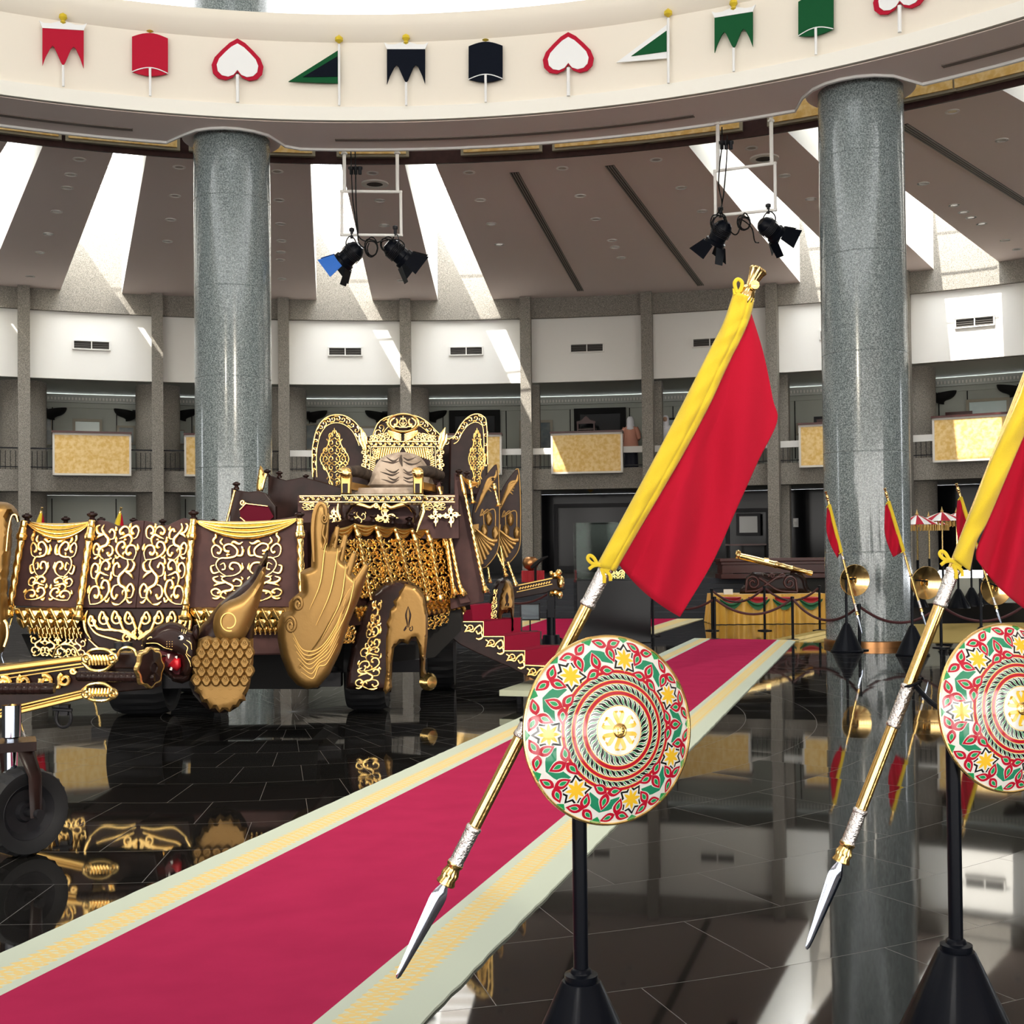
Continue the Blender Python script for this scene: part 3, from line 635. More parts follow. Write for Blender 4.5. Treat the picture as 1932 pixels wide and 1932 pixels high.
# joints of the sage wall boarding
g = G()
for px in (99, 220, 362, 584, 728, 836, 955, 1076, 1188, 1270, 1500, 1772, 1826, 1940):
    p, a = wallp(px, 800, 35.38); g.box(V((p.x, p.y, 5.65)), (.03, .04, 2.0), -a)
st(g.build('trim_wall_joints', M['blackm'], smooth=False))
g = G()
for px in (98, 219, 350):
    p, a = wallp(px, 960, 34.18); g.box(V((p.x, p.y, 2.2)), (.03, .04, 2.6), -a)
st(g.build('trim_lower_joints', M['blackm'], smooth=False))
# people on the gallery
def person(px, lab, facing, top):
    p = onr(px, 845, 33.0); b = V((p.x, p.y, 4.28)); o = thing('person', lab, 'person', b); a = math.atan2(p.x-CX, p.y-CY)
    rot = Matrix.Rotation(-a+(pi if facing else 0), 3, 'Z')
    Q = lambda x, y, z: b+rot @ V((x, y, z))
    bm_v = [Q(0, 0, .88), Q(0, 0, 1.08), Q(0, .02, 1.3), Q(0, .01, 1.42), Q(-.17, .02, 1.33), Q(-.24, .0, 1.08), Q(-.2, -.18, .98), Q(.17, .02, 1.33), Q(.24, 0, 1.08), Q(.2, -.18, .98), Q(-.09, 0, .84), Q(-.1, .02, .45), Q(-.1, 0, .06), Q(.09, 0, .84), Q(.1, .02, .45), Q(.1, 0, .06), Q(0, .0, 1.5), Q(0, -.01, 1.62), Q(-.1, -.1, .03), Q(.1, -.1, .03)]
    ed_ = [(0, 1), (1, 2), (2, 3), (2, 4), (4, 5), (5, 6), (2, 7), (7, 8), (8, 9), (0, 10), (10, 11), (11, 12), (0, 13), (13, 14), (14, 15), (3, 16), (16, 17), (12, 18), (15, 19)]
    rr = [.15, .13, .15, .08, .08, .06, .045, .08, .06, .045, .11, .08, .05, .11, .08, .05, .085, .08, .04, .04]
    me = bpy.data.meshes.new('body'); me.from_pydata([v-b for v in bm_v], ed_, []); ob = bpy.data.objects.new('body', me); col.objects.link(ob); ob.parent = o
    sk = ob.modifiers.new('skin', 'SKIN'); me.skin_vertices[0].data[0].use_root = True
    for i, r in enumerate(rr): me.skin_vertices[0].data[i].radius = (r, r*.8)
    ob.modifiers.new('sub', 'SUBSURF').levels = 1; ob.modifiers[-1].render_levels = 2; me.materials.append(M['skin'])
    g = G(); T = Matrix.Translation(b) @ rot.to_4x4()
    g.lathe([(.27, .72), (.23, .95), (.19, 1.1), (.215, 1.28), (.19, 1.38), (.09, 1.44)], 20, T @ Matrix.Diagonal((1, .72, 1, 1)), cap=False)
    for s in (-1, 1): g.tube([Q(s*.17, .02, 1.36), Q(s*.25, .02, 1.2), Q(s*.27, 0, 1.04), Q(s*.22, -.16, 1.0)], [.085, .08, .07, .06], 10)
    g.build('blouse', M[top], o)
    g = G(); g.lathe([(.25, .06), (.22, .5), (.2, .8), (.21, .98)], 20, T @ Matrix.Diagonal((1, .75, 1, 1)), cap=False); g.build('skirt', M['navy'], o)
    g = G(); g.lathe([(.001, 1.74), (.07, 1.725), (.115, 1.66), (.125, 1.58), (.12, 1.5), (.13, 1.42), (.17, 1.34), (.13, 1.2), (.02, 1.12)], 20, T @ Matrix.Diagonal((1, 1, 1, 1)), cap=False); g.build('headscarf', M['scarf'], o)
    g = G(); fc = Q(0, -.085, 1.585); g.lathe([(.001, .1), (.05, .085), (.075, .03), (.07, -.04), (.04, -.09), (.001, -.105)], 16, Matrix.Translation(fc) @ rot.to_4x4() @ Matrix.Diagonal((1, .65, 1, 1)))
    g.lathe([(.001, .02), (.012, -.01), (.001, -.015)], 8, Matrix.Translation(Q(0, -.14, 1.58))); g.build('face', M['skin'], o)
    g = G()
    for s in (-1, 1): g.lathe([(.001, .008), (.01, 0), (.001, -.008)], 8, Matrix.Translation(Q(s*.03, -.137, 1.6)))
    g.tube([Q(-.02, -.133, 1.53), Q(0, -.137, 1.527), Q(.02, -.133, 1.53)], .005, 6); g.build('eyes_and_mouth', M['blackm'], o)
person(1190, 'person in a salmon blouse and white headscarf seen from behind at the gallery rail', True, 'pink')
person(1256, 'person with white headscarf facing the hall from the gallery, left of the flag sleeve', False, 'scarf')
# lower storey: dark doors, posts, small lamp
def lowbox(x0, y0, x1, y1, rad, m, name, lab, cat, fr=None): return picture(x0, y0, x1, y1, lab, m, name, fr or 'blackm', cat, rad, .14)
lowbox(1045, 950, 1200, 1075, 35.0, 'dark', 'glazed_entrance', 'dark glazed entrance under the gallery behind the display case', 'door', 'steel')
lowbox(1370, 960, 1452, 1060, 35.0, 'dark', 'glazed_entrance', 'dark glazed entrance behind the long wooden altar', 'door', 'steel')
lowbox(1560, 945, 1600, 1060, 35.0, 'dark', 'glazed_entrance', 'dark doorway directly left of the right granite column', 'door', 'steel')
lowbox(1390, 969, 1434, 1010, 34.6, 'paper', 'window_reflection_pane', 'pale pane with a painted window reflection, behind the long wooden altar', 'window', 'steel')  # white colour stands in for a bright window reflected in the glass
lowbox(1497, 978, 1506, 994, 34.5, 'paper', 'wall_notice', 'small white notice on the dark wall left of the right column', 'notice', 'paper')
p, a = wallp(1114, 922, 32.6); o = thing('wall_chandelier', 'small warm glowing chandelier under the gallery ledge', 'lamp', p)
g = G(); g.lathe([(.001, .12), (.18, .1), (.16, 0), (.05, -.1), (.001, -.12)], 14, Matrix.Translation(p)); g.build('crown', M['goldd'], o)
for k in range(5):
    g = G(); g.lathe([(.001, .07), (.035, .03), (.001, 0)], 8, Matrix.Translation(p+V((.14*(k-2), -.15, .06)))); g.build('bulb', M['warm'], o)
# ---------------------------------------------------------------- carpets
def carpet_mat(name, Wd, red, bord, flip=False):
    """runner: x across (0..Wd), y along; crimson field, pale borders with a yellow knot pattern"""
    m = mat(name, red, .95, spec=0); nt = m.node_tree; N, L = nt.nodes, nt.links; b = N['Principled BSDF']
    tc = N.new('ShaderNodeTexCoord'); sp = N.new('ShaderNodeSeparateXYZ'); L.new(tc.outputs['UV'], sp.inputs[0]); u, v = sp.outputs[0], sp.outputs[1]
    nz = N.new('ShaderNodeTexNoise'); nz.inputs['Scale'].default_value = 3.5; nz.inputs['Detail'].default_value = 6; L.new(tc.outputs['UV'], nz.inputs['Vector'])
    e = mathn(nt, 'MINIMUM', u, mathn(nt, 'SUBTRACT', Wd, u))           # distance from the edge
    # scalloped yellow band: overlapping loops
    def dist2(x, y): return mathn(nt, 'SQRT', mathn(nt, 'ADD', mathn(nt, 'MULTIPLY', x, x), mathn(nt, 'MULTIPLY', y, y)))
    per = .052
    def loop(off, c, rr, th):
        fv = mathn(nt, 'SUBTRACT', mathn(nt, 'FRACT', mathn(nt, 'MULTIPLY_ADD', v, 1/per, off)), .5); dy = mathn(nt, 'MULTIPLY', fv, per)
        dx = mathn(nt, 'MULTIPLY', mathn(nt, 'SUBTRACT', e, c), .55); return mathn(nt, 'LESS_THAN', mathn(nt, 'ABSOLUTE', mathn(nt, 'SUBTRACT', dist2(dx, dy), rr)), th)
    y1 = loop(0, .195, .017, .0062); y2 = loop(.5, .225, .017, .0058); y4 = loop(.25, .255, .012, .005)
    tri = mathn(nt, 'ABSOLUTE', mathn(nt, 'SUBTRACT', mathn(nt, 'FRACT', mathn(nt, 'MULTIPLY', v, 1/per)), .5))
    y3 = mathn(nt, 'MULTIPLY', mathn(nt, 'GREATER_THAN', e, mathn(nt, 'MULTIPLY_ADD', tri, .09, .125)), mathn(nt, 'LESS_THAN', e, .178))
    yy = mathn(nt, 'MAXIMUM', mathn(nt, 'MAXIMUM', y1, y2), mathn(nt, 'MAXIMUM', y3, y4))
    mid = mathn(nt, 'MULTIPLY', mathn(nt, 'GREATER_THAN', e, .15), mathn(nt, 'LESS_THAN', e, .28))
    pale = N.new('ShaderNodeMix'); pale.data_type = 'RGBA'; pale.inputs[6].default_value = (*bord, 1); pale.inputs[7].default_value = (.68, .66, .45, 1); L.new(mathn(nt, 'MULTIPLY', mid, .55), pale.inputs[0])
    mb = N.new('ShaderNodeMix'); mb.data_type = 'RGBA'; mb.inputs[7].default_value = (.78, .56, .19, 1); L.new(pale.outputs[2], mb.inputs[6]); L.new(mathn(nt, 'MULTIPLY', yy, .8), mb.inputs[0])
    rr = N.new('ShaderNodeMix'); rr.data_type = 'RGBA'; rr.inputs[6].default_value = tuple(x*.88 for x in red)+(1,); rr.inputs[7].default_value = tuple(min(1, x*1.22) for x in red)+(1,); L.new(nz.outputs['Fac'], rr.inputs[0])
    mm = N.new('ShaderNodeMix'); mm.data_type = 'RGBA'; L.new(mathn(nt, 'LESS_THAN', e, .335), mm.inputs[0]); L.new(rr.outputs[2], mm.inputs[6]); L.new(mb.outputs[2], mm.inputs[7]); L.new(mm.outputs[2], b.inputs['Base Color'])
    n2 = N.new('ShaderNodeTexNoise'); n2.inputs['Scale'].default_value = 900; L.new(tc.outputs['Object'], n2.inputs['Vector']); bp = N.new('ShaderNodeBump'); bp.inputs['Strength'].default_value = .4; bp.inputs['Distance'].default_value = .004; L.new(n2.outputs['Fac'], bp.inputs['Height']); L.new(bp.outputs[0], b.inputs['Normal'])
    return m
def runner(name, lab, a, b, c, d, m, Wd, L, ny=80, z=.018, wave=.0035):
    """a,b near left/right, d,c far left/right floor points"""
    a, b, c, d = map(V, (a, b, c, d)); nx = 12; vs = []; uv = []; rnd = random.Random(3)
    for j in range(ny+1):
        for i in range(nx+1):
            s, t = i/nx, j/ny; p = a.lerp(b, s).lerp(d.lerp(c, s), t)
            if i in (0, nx): p += (b-a).normalized()*rnd.uniform(-wave, wave)
            p.z = z if 0 < i < nx and 0 < j < ny else z-.006
            vs.append(p); uv.append((s*Wd, t*L))
    k = len(vs); vs += [V((p.x, p.y, .001)) for p in vs]; uv += uv
    fs = [(j*(nx+1)+i, j*(nx+1)+i+1, (j+1)*(nx+1)+i+1, (j+1)*(nx+1)+i) for j in range(ny) for i in range(nx)]
    bd = [(i, i+1) for i in range(nx)]+[(j*(nx+1)+nx, (j+1)*(nx+1)+nx) for j in range(ny)]+[(ny*(nx+1)+i+1, ny*(nx+1)+i) for i in range(nx)]+[((j+1)*(nx+1), j*(nx+1)) for j in range(ny)]
    fs += [(q, k+q, k+p_, p_) for q, p_ in bd]
    me = bpy.data.meshes.new(name); me.from_pydata(vs, [], fs); ul = me.uv_layers.new(name='UVMap')
    for lp in me.loops: ul.data[lp.index].uv = uv[lp.vertex_index]
    me.materials.append(m); me.update(); o = bpy.data.objects.new(name, me); col.objects.link(o); return tag(o, lab, 'carpet')
fl, fr_ = onz(1310, 1205), onz(1503, 1209); n1, n2 = onz(9, 1800), onz(927, 1800)
dl_, dr_ = (fl-n1), (fr_-n2); a_ = n1-dl_*(3.2/dl_.length); b_ = n2-dr_*(3.2/dr_.length)
Lr = (fl-a_).length; Wc = 1.85
cm = carpet_mat('crimson_runner_wool', Wc, (.37, .024, .078), (.54, .6, .5))
runner('carpet_runner', 'long crimson runner with pale green and yellow knotted border, crossing the black floor', a_, b_, fr_, fl, cm, Wc, Lr, 240)
cm2 = carpet_mat('far_runner_wool', 2.4, (.4, .02, .07), (.62, .56, .36))
runner('carpet_runner', 'second crimson runner with yellow border, lying in front of the far steps', onz(880, 1205), onz(1206, 1205), onz(1327, 1168), onz(990, 1168), cm2, 2.4, 6, 12)
cm3 = carpet_mat('ochre_runner_wool', .6, (.3, .15, .04), (.36, .27, .1))
runner('carpet_runner', 'ochre and green runner crossing behind the right granite column', onz(1440, 1211), onz(2100, 1214), onz(2100, 1172), onz(1590, 1181), cm3, 3.0, 6, 12)

# ---------------------------------------------------------------- draped table with carved stand and brass cannon
TB = P(26.4)
o = thing('draped_table', 'long table skirted in gold satin with red and green swags, near the rope barrier', 'table', TB.at(1455, 1177))
g = G(); a, b = TB.at(1352, 1122), TB.at(1556, 1122)
g.box(((a.x+b.x)/2, a.y+.55, a.z-.03), (b.x-a.x, 1.1, .06)); g.build('tabletop', M['gsat'], o)
g = G(); n = 150; vs = []
path = [(a.x, a.y+1.1), (a.x, a.y), (b.x, a.y), (b.x+.02, a.y+1.1)]
cum = [0, 1.1, 1.1+(b.x-a.x), 2.2+(b.x-a.x)]
for i in range(n+1):
    t = cum[-1]*i/n; k = max(j for j in range(3) if cum[j] <= t+1e-9); s = (t-cum[k])/(cum[k+1]-cum[k]); x = path[k][0]+(path[k+1][0]-path[k][0])*s; y = path[k][1]+(path[k+1][1]-path[k][1])*s
    nx_, ny_ = ((-1, 0), (0, -1), (1, 0))[k]
    for j in range(7):
        q = j/6; amp = (.012+.035*q)*math.sin(t*26+math.sin(t*5)*2); vs.append((x+nx_*(amp+.02+.05*q), y+ny_*(amp+.02+.05*q), a.z*(1-q)+.012*q))
g.add(vs, [(i*7+j, i*7+j+1, (i+1)*7+j+1, (i+1)*7+j) for i in range(n) for j in range(6)]); g.build('skirt', M['gsat'], o)
for k in range(4):
    x0, x1 = 1362+k*50, 1398+k*50
    g = G(); vs = []
    for i in range(15):
        for j in range(8):
            u, v_ = i/14, j/7; x = x0+(x1-x0)*u; y = 1126+v_*(4+14*math.sin(pi*u)); vs.append(TB.at(x, y, .11+.02*math.sin(v_*12)))
    g.add(vs, [(i*8+j, i*8+j+1, (i+1)*8+j+1, (i+1)*8+j) for i in range(14) for j in range(7)], 0); g.build('red_swag', M['rsat'], o)
    g = G(); vs = []
    for i in range(15):
        for j in range(5):
            u, v_ = i/14, j/4; x = x0-4+(x1-x0+8)*u; y = 1129+(9+9*v_)*math.sin(pi*u)+4*v_; vs.append(TB.at(x, y, .135+.02*math.sin(v_*9)))
    g.add(vs, [(i*5+j, i*5+j+1, (i+1)*5+j+1, (i+1)*5+j) for i in range(14) for j in range(4)], 0); g.build('green_swag', M['dgreen'], o)
SB = P(26.9)
o = thing('carved_cannon_stand', 'dark carved wooden scroll stand on the gold skirted table', 'stand', SB.at(1460, 1122))
g = G(); g.pillow([(1395, 1122), (1396, 1112), (1404, 1103), (1408, 1088), (1420, 1079), (1440, 1080), (1455, 1086), (1470, 1082), (1485, 1080), (1500, 1078), (1514, 1083), (1522, 1092), (1524, 1105), (1530, 1114), (1527, 1122)], SB, .16, 8, res=5); g.build('body', M['wood'], o)
g = G()
for cx, d in ((1421, 1), (1490, -1)):
    g.rib([(cx-d*14+0, 1116)]+[(cx+d*(13*(1-t*.8))*math.cos(2.6-t*9), 1100-(13*(1-t*.8))*math.sin(2.6-t*9)) for t in [i/26 for i in range(27)]], [2.2]*20+[3.2], SB, .17, .9)
g.rib([(1406, 1116), (1430, 1113), (1450, 1100), (1465, 1090), (1482, 1086)], 2.4, SB, .17, .8, sm=5); g.rib([(1432, 1090), (1450, 1102), (1470, 1114), (1505, 1117)], 2.2, SB, .17, .8, sm=5)
for cx in (1450, 1470): g.rib(euler(cx, 1088, -1.2, 26, .05, .5), 1.6, SB, .17, .8)
g.build('scroll_carving', M['redwood'], o)
o = thing('brass_cannon', 'small ornate brass cannon lying on the carved stand', 'cannon', SB.at(1460, 1066))
A, B = SB.at(1388, 1047), SB.at(1532, 1082); Mx = Matrix.Translation(A) @ (B-A).to_track_quat('Z', 'Y').to_matrix().to_4x4(); L_ = (B-A).length
g = G(); g.lathe([(.001, 0), (.07, .01), (.085, .04), (.06, .08), (.075, .1), (.072, .5*L_), (.085, .52*L_), (.068, .55*L_), (.06, .72*L_), (.08, .74*L_), (.055, .77*L_), (.045, .93*L_), (.06, .96*L_), (.055, L_), (.03, L_), (.001, L_-.05)], 20, Mx, cap=False); g.build('barrel', M['brass'], o)
g = G(); g.rib([(1389, 1046), (1391, 1040), (1396, 1041), (1396, 1047)], 1.6, SB, 0, 1, sm=5); g.rib([(1497, 1082), (1498, 1091)], 2, SB, .0, 1); g.rib([(1441, 1057), (1450, 1058)], 5, SB, .03, 1); g.build('lugs', M['brass'], o)
g = G(); p = SB.at(1374, 1122, .3); g.box(p+V((0, 0, .06)), (.2, .02, .12)); tag(g.build('label_card', M['paper'], smooth=False), 'small white card standing on the left end of the gold table', 'card')
# long wooden altar bench on the gallery level
AB = P(30.2)
def altar(x0, x1, lab):
    o = thing('carved_altar_bench', lab, 'bench', AB.at((x0+x1)/2, 1094)); pa, pb = AB.at(x0, 1054), AB.at(x1, 1054); cx = (pa.x+pb.x)/2; w_ = pb.x-pa.x
    zt = pa.z; g = G(); g.box((cx, pa.y+.3, zt-.04), (w_, .9, .08)); g.box((cx, pa.y+.3, zt-.12), (w_*.975, .8, .08)); g.build('top', M['redwood'], o, bevel=.012)
    g = G(); g.box((cx, pa.y+.3, zt-.26), (w_*.95, .7, .2)); g.build('apron', M['redwood'], o)
    for s in (-1, 1):
        g = G(); g.box((cx+s*w_*.43, pa.y+.3, .9+(zt-.36-.9)/2), (w_*.09, .6, zt-.36-.9)); g.build('leg', M['redwood'], o)
    g = G(); g.box((cx, pa.y+.3, .96), (w_*.98, .85, .12)); g.build('plinth', M['redwood'], o, bevel=.01)
altar(1356, 1580, 'long red-brown wooden altar bench behind the brass cannon')
o = thing('reading_stand', 'small dark stand with railing before the painted window reflection, above the altar bench', 'stand', pol(33, .3, .9))
g = G()
for s in (-1, 1): g.bar(pol(33, .3+s*.018, .9), pol(33, .3+s*.018, 1.75), .04)
g.build('posts', M['blackm'], o); g = G(); g.box(pol(33, .3, 1.78), (1.3, .4, .05), -.3); g.build('top', M['redwood'], o)
# ---------------------------------------------------------------- display case, its ornament, sign, red plinth
DC = P(21.4); a, b = DC.at(1089, 1212), DC.at(1229, 1212); x0, x1 = a.x, b.x; zt = DC.at(1160, 1094).z; zg = DC.at(1160, 986).z
o = thing('display_case', 'tall black museum display case with glass top, behind the big flag spear', 'display case', ((x0+x1)/2, 21.4, 0))
g = G(); g.box(((x0+x1)/2, 21.9, zt/2), (x1-x0, 1.0, zt)); g.build('base', M['dark'], o, bevel=.01)
g = G(); g.box(((x0+x1)/2, 21.9, zt+.01), (x1-x0-.1, .9, .02)); g.build('display_floor', M['dark'], o)
g = G(); 
for (c, d) in ((((x0+x1)/2, 21.45, (zt+zg)/2), (x1-x0, .012, zg-zt)), (((x0+x1)/2, 22.35, (zt+zg)/2), (x1-x0, .012, zg-zt)), ((x0+.01, 21.9, (zt+zg)/2), (.012, .9, zg-zt)), ((x1-.01, 21.9, (zt+zg)/2), (.012, .9, zg-zt)), (((x0+x1)/2, 21.9, zg), (x1-x0, .92, .012))): g.box(c, d)
g.build('glass_cover', M['glass'], o, smooth=False)
OP = P(21.9); o = thing('gold_ornament', 'openwork gold ornament standing inside the glass display case', 'ornament', OP.at(1168, 1094))
g = G()
for k in (-1, 1):
    for q in range(3): g.rib(euler(1166, 1092-q*5, -pi/2+k*.5, 26+q*3, k*.02, k*.5), 1.4, OP, 0, .8); g.rib(euler(1150+q*10, 1084, -pi/2, 12, .1*k, .9*k), 1.1, OP, .02, .8)
g.box(OP.at(1166, 1094), (.4, .12, .03)); g.build('filigree', M['gold'], o)
# lectern-like sign left of case
q = P(24.5); o = thing('floor_sign', 'small framed grey-blue notice on a stand behind the carriage steps', 'sign', (q.at(1000, 1180).x, 24.5, 0)); a = q.at(1000, 1154)
g = G(); g.box(a, (.36, .03, .3)); g.build('board', mat('blue_grey_board', (.12, .17, .2), .4), o); g = G()
for s in (-1, 1): g.box(a+V((s*.19, -.01, 0)), (.03, .05, .34)); g.box(a+V((0, -.01, s*.16)), (.4, .05, .03))
g.build('frame', M['steel'], o); g = G(); g.bar(V((a.x, a.y+.02, .012)), a-V((0, -.02, .1)), .02); g.box((a.x, a.y, .015), (.3, .25, .03)); g.build('stand', M['blackm'], o)
q = P(28.8); a, b = q.at(984, 1077), q.at(1027, 1090); o = thing('pleated_plinth', 'low red pleated plinth under a round pot, at the top of the steps', 'plinth', ((a.x+b.x)/2, 29, .9))
g = G(); g.box(((a.x+b.x)/2, 29, .9+(a.z-.9)/2), (b.x-a.x, .5, a.z-.9)); g.build('block', M['rsat'], o)
g = G()
for i in range(14): g.tube([(a.x+(b.x-a.x)*(i+.5)/14, 28.72, .91), (a.x+(b.x-a.x)*(i+.5)/14, 28.72, a.z)], .02, 6)
g.build('pleats', M['rsat'], o)
g = G(); g.lathe([(.05, a.z), (.16, a.z+.08), (.2, a.z+.18), (.17, a.z+.28), (.1, a.z+.33)], 18, Matrix.Translation(((a.x+b.x)/2-.05, 29, 0))); tag(g.build('clay_pot', M['bronze']), 'round red-brown pot on the red pleated plinth', 'pot')
q = P(28.5); p = q.at(1015, 1064); g = G(); g.rib([(1002, 1072), (1012, 1063), (1024, 1054), (1034, 1050)], [3, 4, 3, 1.4], q, 0, .7, sm=4); g.tube([q.at(1010, 1066), V((q.at(1010, 1066).x, 28.5, .9))], .03, 8); tag(g.build('small_cannon', M['blackm']), 'small dark cannon pointing up right, left of the pier at the step top', 'cannon')

# ---------------------------------------------------------------- rope barrier
def stanchion(px, py_base, hgt, lab):
    p = onz(px, py_base); p.z = 0; o = thing('rope_stanchion', lab, 'stanchion', p, ); T = Matrix.Translation(p)
    g = G(); g.lathe([(.001, 0), (.14, 0), (.14, .015), (.03, .03)], 20, T, cap=False); g.build('base', M['black'], o)
    g = G(); g.lathe([(.024, .02), (.024, hgt-.03)], 12, T); g.build('post', M['black'], o)
    g = G(); g.lathe([(.034, hgt-.06), (.034, hgt-.01), (.001, hgt)], 12, T); g.build('cap', M['black'], o); return p+V((0, 0, hgt-.04))
def ropeb(a, b, sag, lab):
    g = G(); g.tube([V(a).lerp(b, t)-V((0, 0, sag*4*t*(1-t))) for t in [i/20 for i in range(21)]], .022, 8); tag(g.build('barrier_rope', M['rope']), lab, 'rope')
S1 = stanchion(1349, 1207, .78, 'black rope post at the left end of the gold table'); S2 = stanchion(1496, 1208, .78, 'black rope post in front of the gold table, right of its middle')
S3 = stanchion(1622, 1227, .74, 'black rope post before the right granite column'); S4 = stanchion(1776, 1222, .72, 'black rope post under the right-hand yellow flag sleeve')
S5 = stanchion(1344, 1190, .85, 'black rope post behind the left end of the gold table'); S6 = stanchion(1443, 1190, .9, 'black rope post behind, in the middle of the gold table'); S7 = stanchion(1547, 1190, .9, 'black rope post at the right end of the gold table')
S8 = stanchion(1046, 1205, .95, 'black rope post just right of the carriage drawbar'); S9 = stanchion(1940, 1222, .75, 'black rope post at the right edge of the picture'); S0 = stanchion(1232, 1200, .8, 'black rope post right beside the display case')
ropeb(S1, S2, .28, 'dark red rope swag across the front of the gold table'); ropeb(S2, S3, .3, 'dark red rope swag from the gold table to the right column'); ropeb(S3, S4, .27, 'dark red rope swag across the foot of the right granite column'); ropeb(S4, S9, .27, 'dark red rope swag at the far right, behind the painted shield')
ropeb(S5, S6, .26, 'dark red rope swag behind the gold table, left half'); ropeb(S6, S7, .26, 'dark red rope swag behind the gold table, right half'); ropeb(S0, S1, .22, 'dark red rope swag between display case and gold table'); ropeb(S8, S8+V((-1.4, 2.5, 0)), .3, 'dark rope swag behind the end of the carriage drawbar')

# ---------------------------------------------------------------- royal umbrellas on the side platform
def umbrella(px, pt, Y, lab, rr=.42):
    q = P(Y); top = q.at(px, pt); b = V((top.x, Y, .42)); o = thing('ceremonial_umbrella', lab, 'umbrella', b, 'ceremonial umbrellas on the side platform'); T = Matrix.Translation((top.x, Y, 0)); z = top.z
    g = G(); g.tube([b+V((0, 0, .02)), V((b.x, b.y, z-.1))], .018, 8); g.build('pole', M['brass'], o); g = G(); g.tube([b+V((0, 0, .3)), b+V((0, 0, .95))], .028, 8); g.build('grip', M['black'], o)
    g = G(); g.lathe([(.02, .0), (.035, .03), (.015, .08), (.001, .14)], 10, Matrix.Translation((b.x, b.y, z-.12))); g.build('finial', M['brass'], o)
    n = 16; g = G()
    vs = [(b.x, b.y, z-.1)]; fs = []; mi = []
    for k in range(1, 5):
        for j in range(n*2):
            a = 2*pi*j/(n*2); s = k/4; vs.append((b.x+rr*s*cos(a), b.y+rr*s*sin(a), z-.1-.2*s**1.2-.0*math.cos(n*a)))
    for j in range(2*n):
        fs.append((0, 1+j, 1+(j+1) % (2*n)))
        for k in range(3): a0 = 1+k*2*n; fs.append((a0+j, a0+2*n+j, a0+2*n+(j+1) % (2*n), a0+(j+1) % (2*n)))
    g.add(vs, fs); g.m = [((i // 4) // 2) % 2 for i in range(len(fs))]; g.build('canopy', [M['wh'], M['crim']], o)
    g = G()
    for j in range(40):
        a = 2*pi*j/40; p = V((b.x+rr*cos(a), b.y+rr*sin(a), z-.3)); g.tube([p, p-V((0, 0, .12))], .012, 5)
    g.build('fringe', M['goldd'], o)
    g = G(); g.lathe([(.2, 0), (.2, .02), (.06, .3), (.03, .32)], 20, Matrix.Translation(b)); g.build('cone_base', M['black'], o)
umbrella(1730, 962, 24.6, 'red and white fringed ceremonial umbrella touching the right granite column'); umbrella(1752, 966, 27.5, 'smaller red and white fringed umbrella, second from the right column')
umbrella(1777, 957, 26.2, 'largest red and white fringed umbrella with pale canopy, third from the right column', .5); umbrella(1804, 959, 28.4, 'red and white fringed umbrella beside the small red flag, fourth from the right column')
for i, (px, lb) in enumerate(((1808, 'leftmost'), (1833, 'middle'), (1857, 'rightmost'))):
    p = P(24.0+.75*i).at(px, 1100); p.z = .42; o = thing('cone_stand', 'black cone-based flag stand on the side platform, %s of the three below the right flag' % lb, 'stand', p)
    g = G(); g.lathe([(.22, 0), (.22, .03), (.05, .36), (.03, .38)], 20, Matrix.Translation(p)); g.build('cone_base', M['black'], o); g = G(); g.tube([p+V((0, 0, .36)), p+V((0, 0, .85))], .022, 8); g.build('post', M['black'], o)
a, b = P(26.2).at(1712, 1092), P(26.2).at(1932, 1140); g = G(); g.box(((a.x+b.x)/2+.5, 26.4, .42+(a.z-.42)/2), (b.x-a.x+1, .3, a.z-.42)); tag(g.build('white_plinth', M['sage'], smooth=False), 'low grey display plinth behind the umbrella poles', 'plinth')
g = G(); a = P(26).at(1716, 1108); g.box(a, (.14, .05, .75)); tag(g.build('white_notice', M['paper'], smooth=False), 'tall narrow white notice beside the right granite column', 'notice')
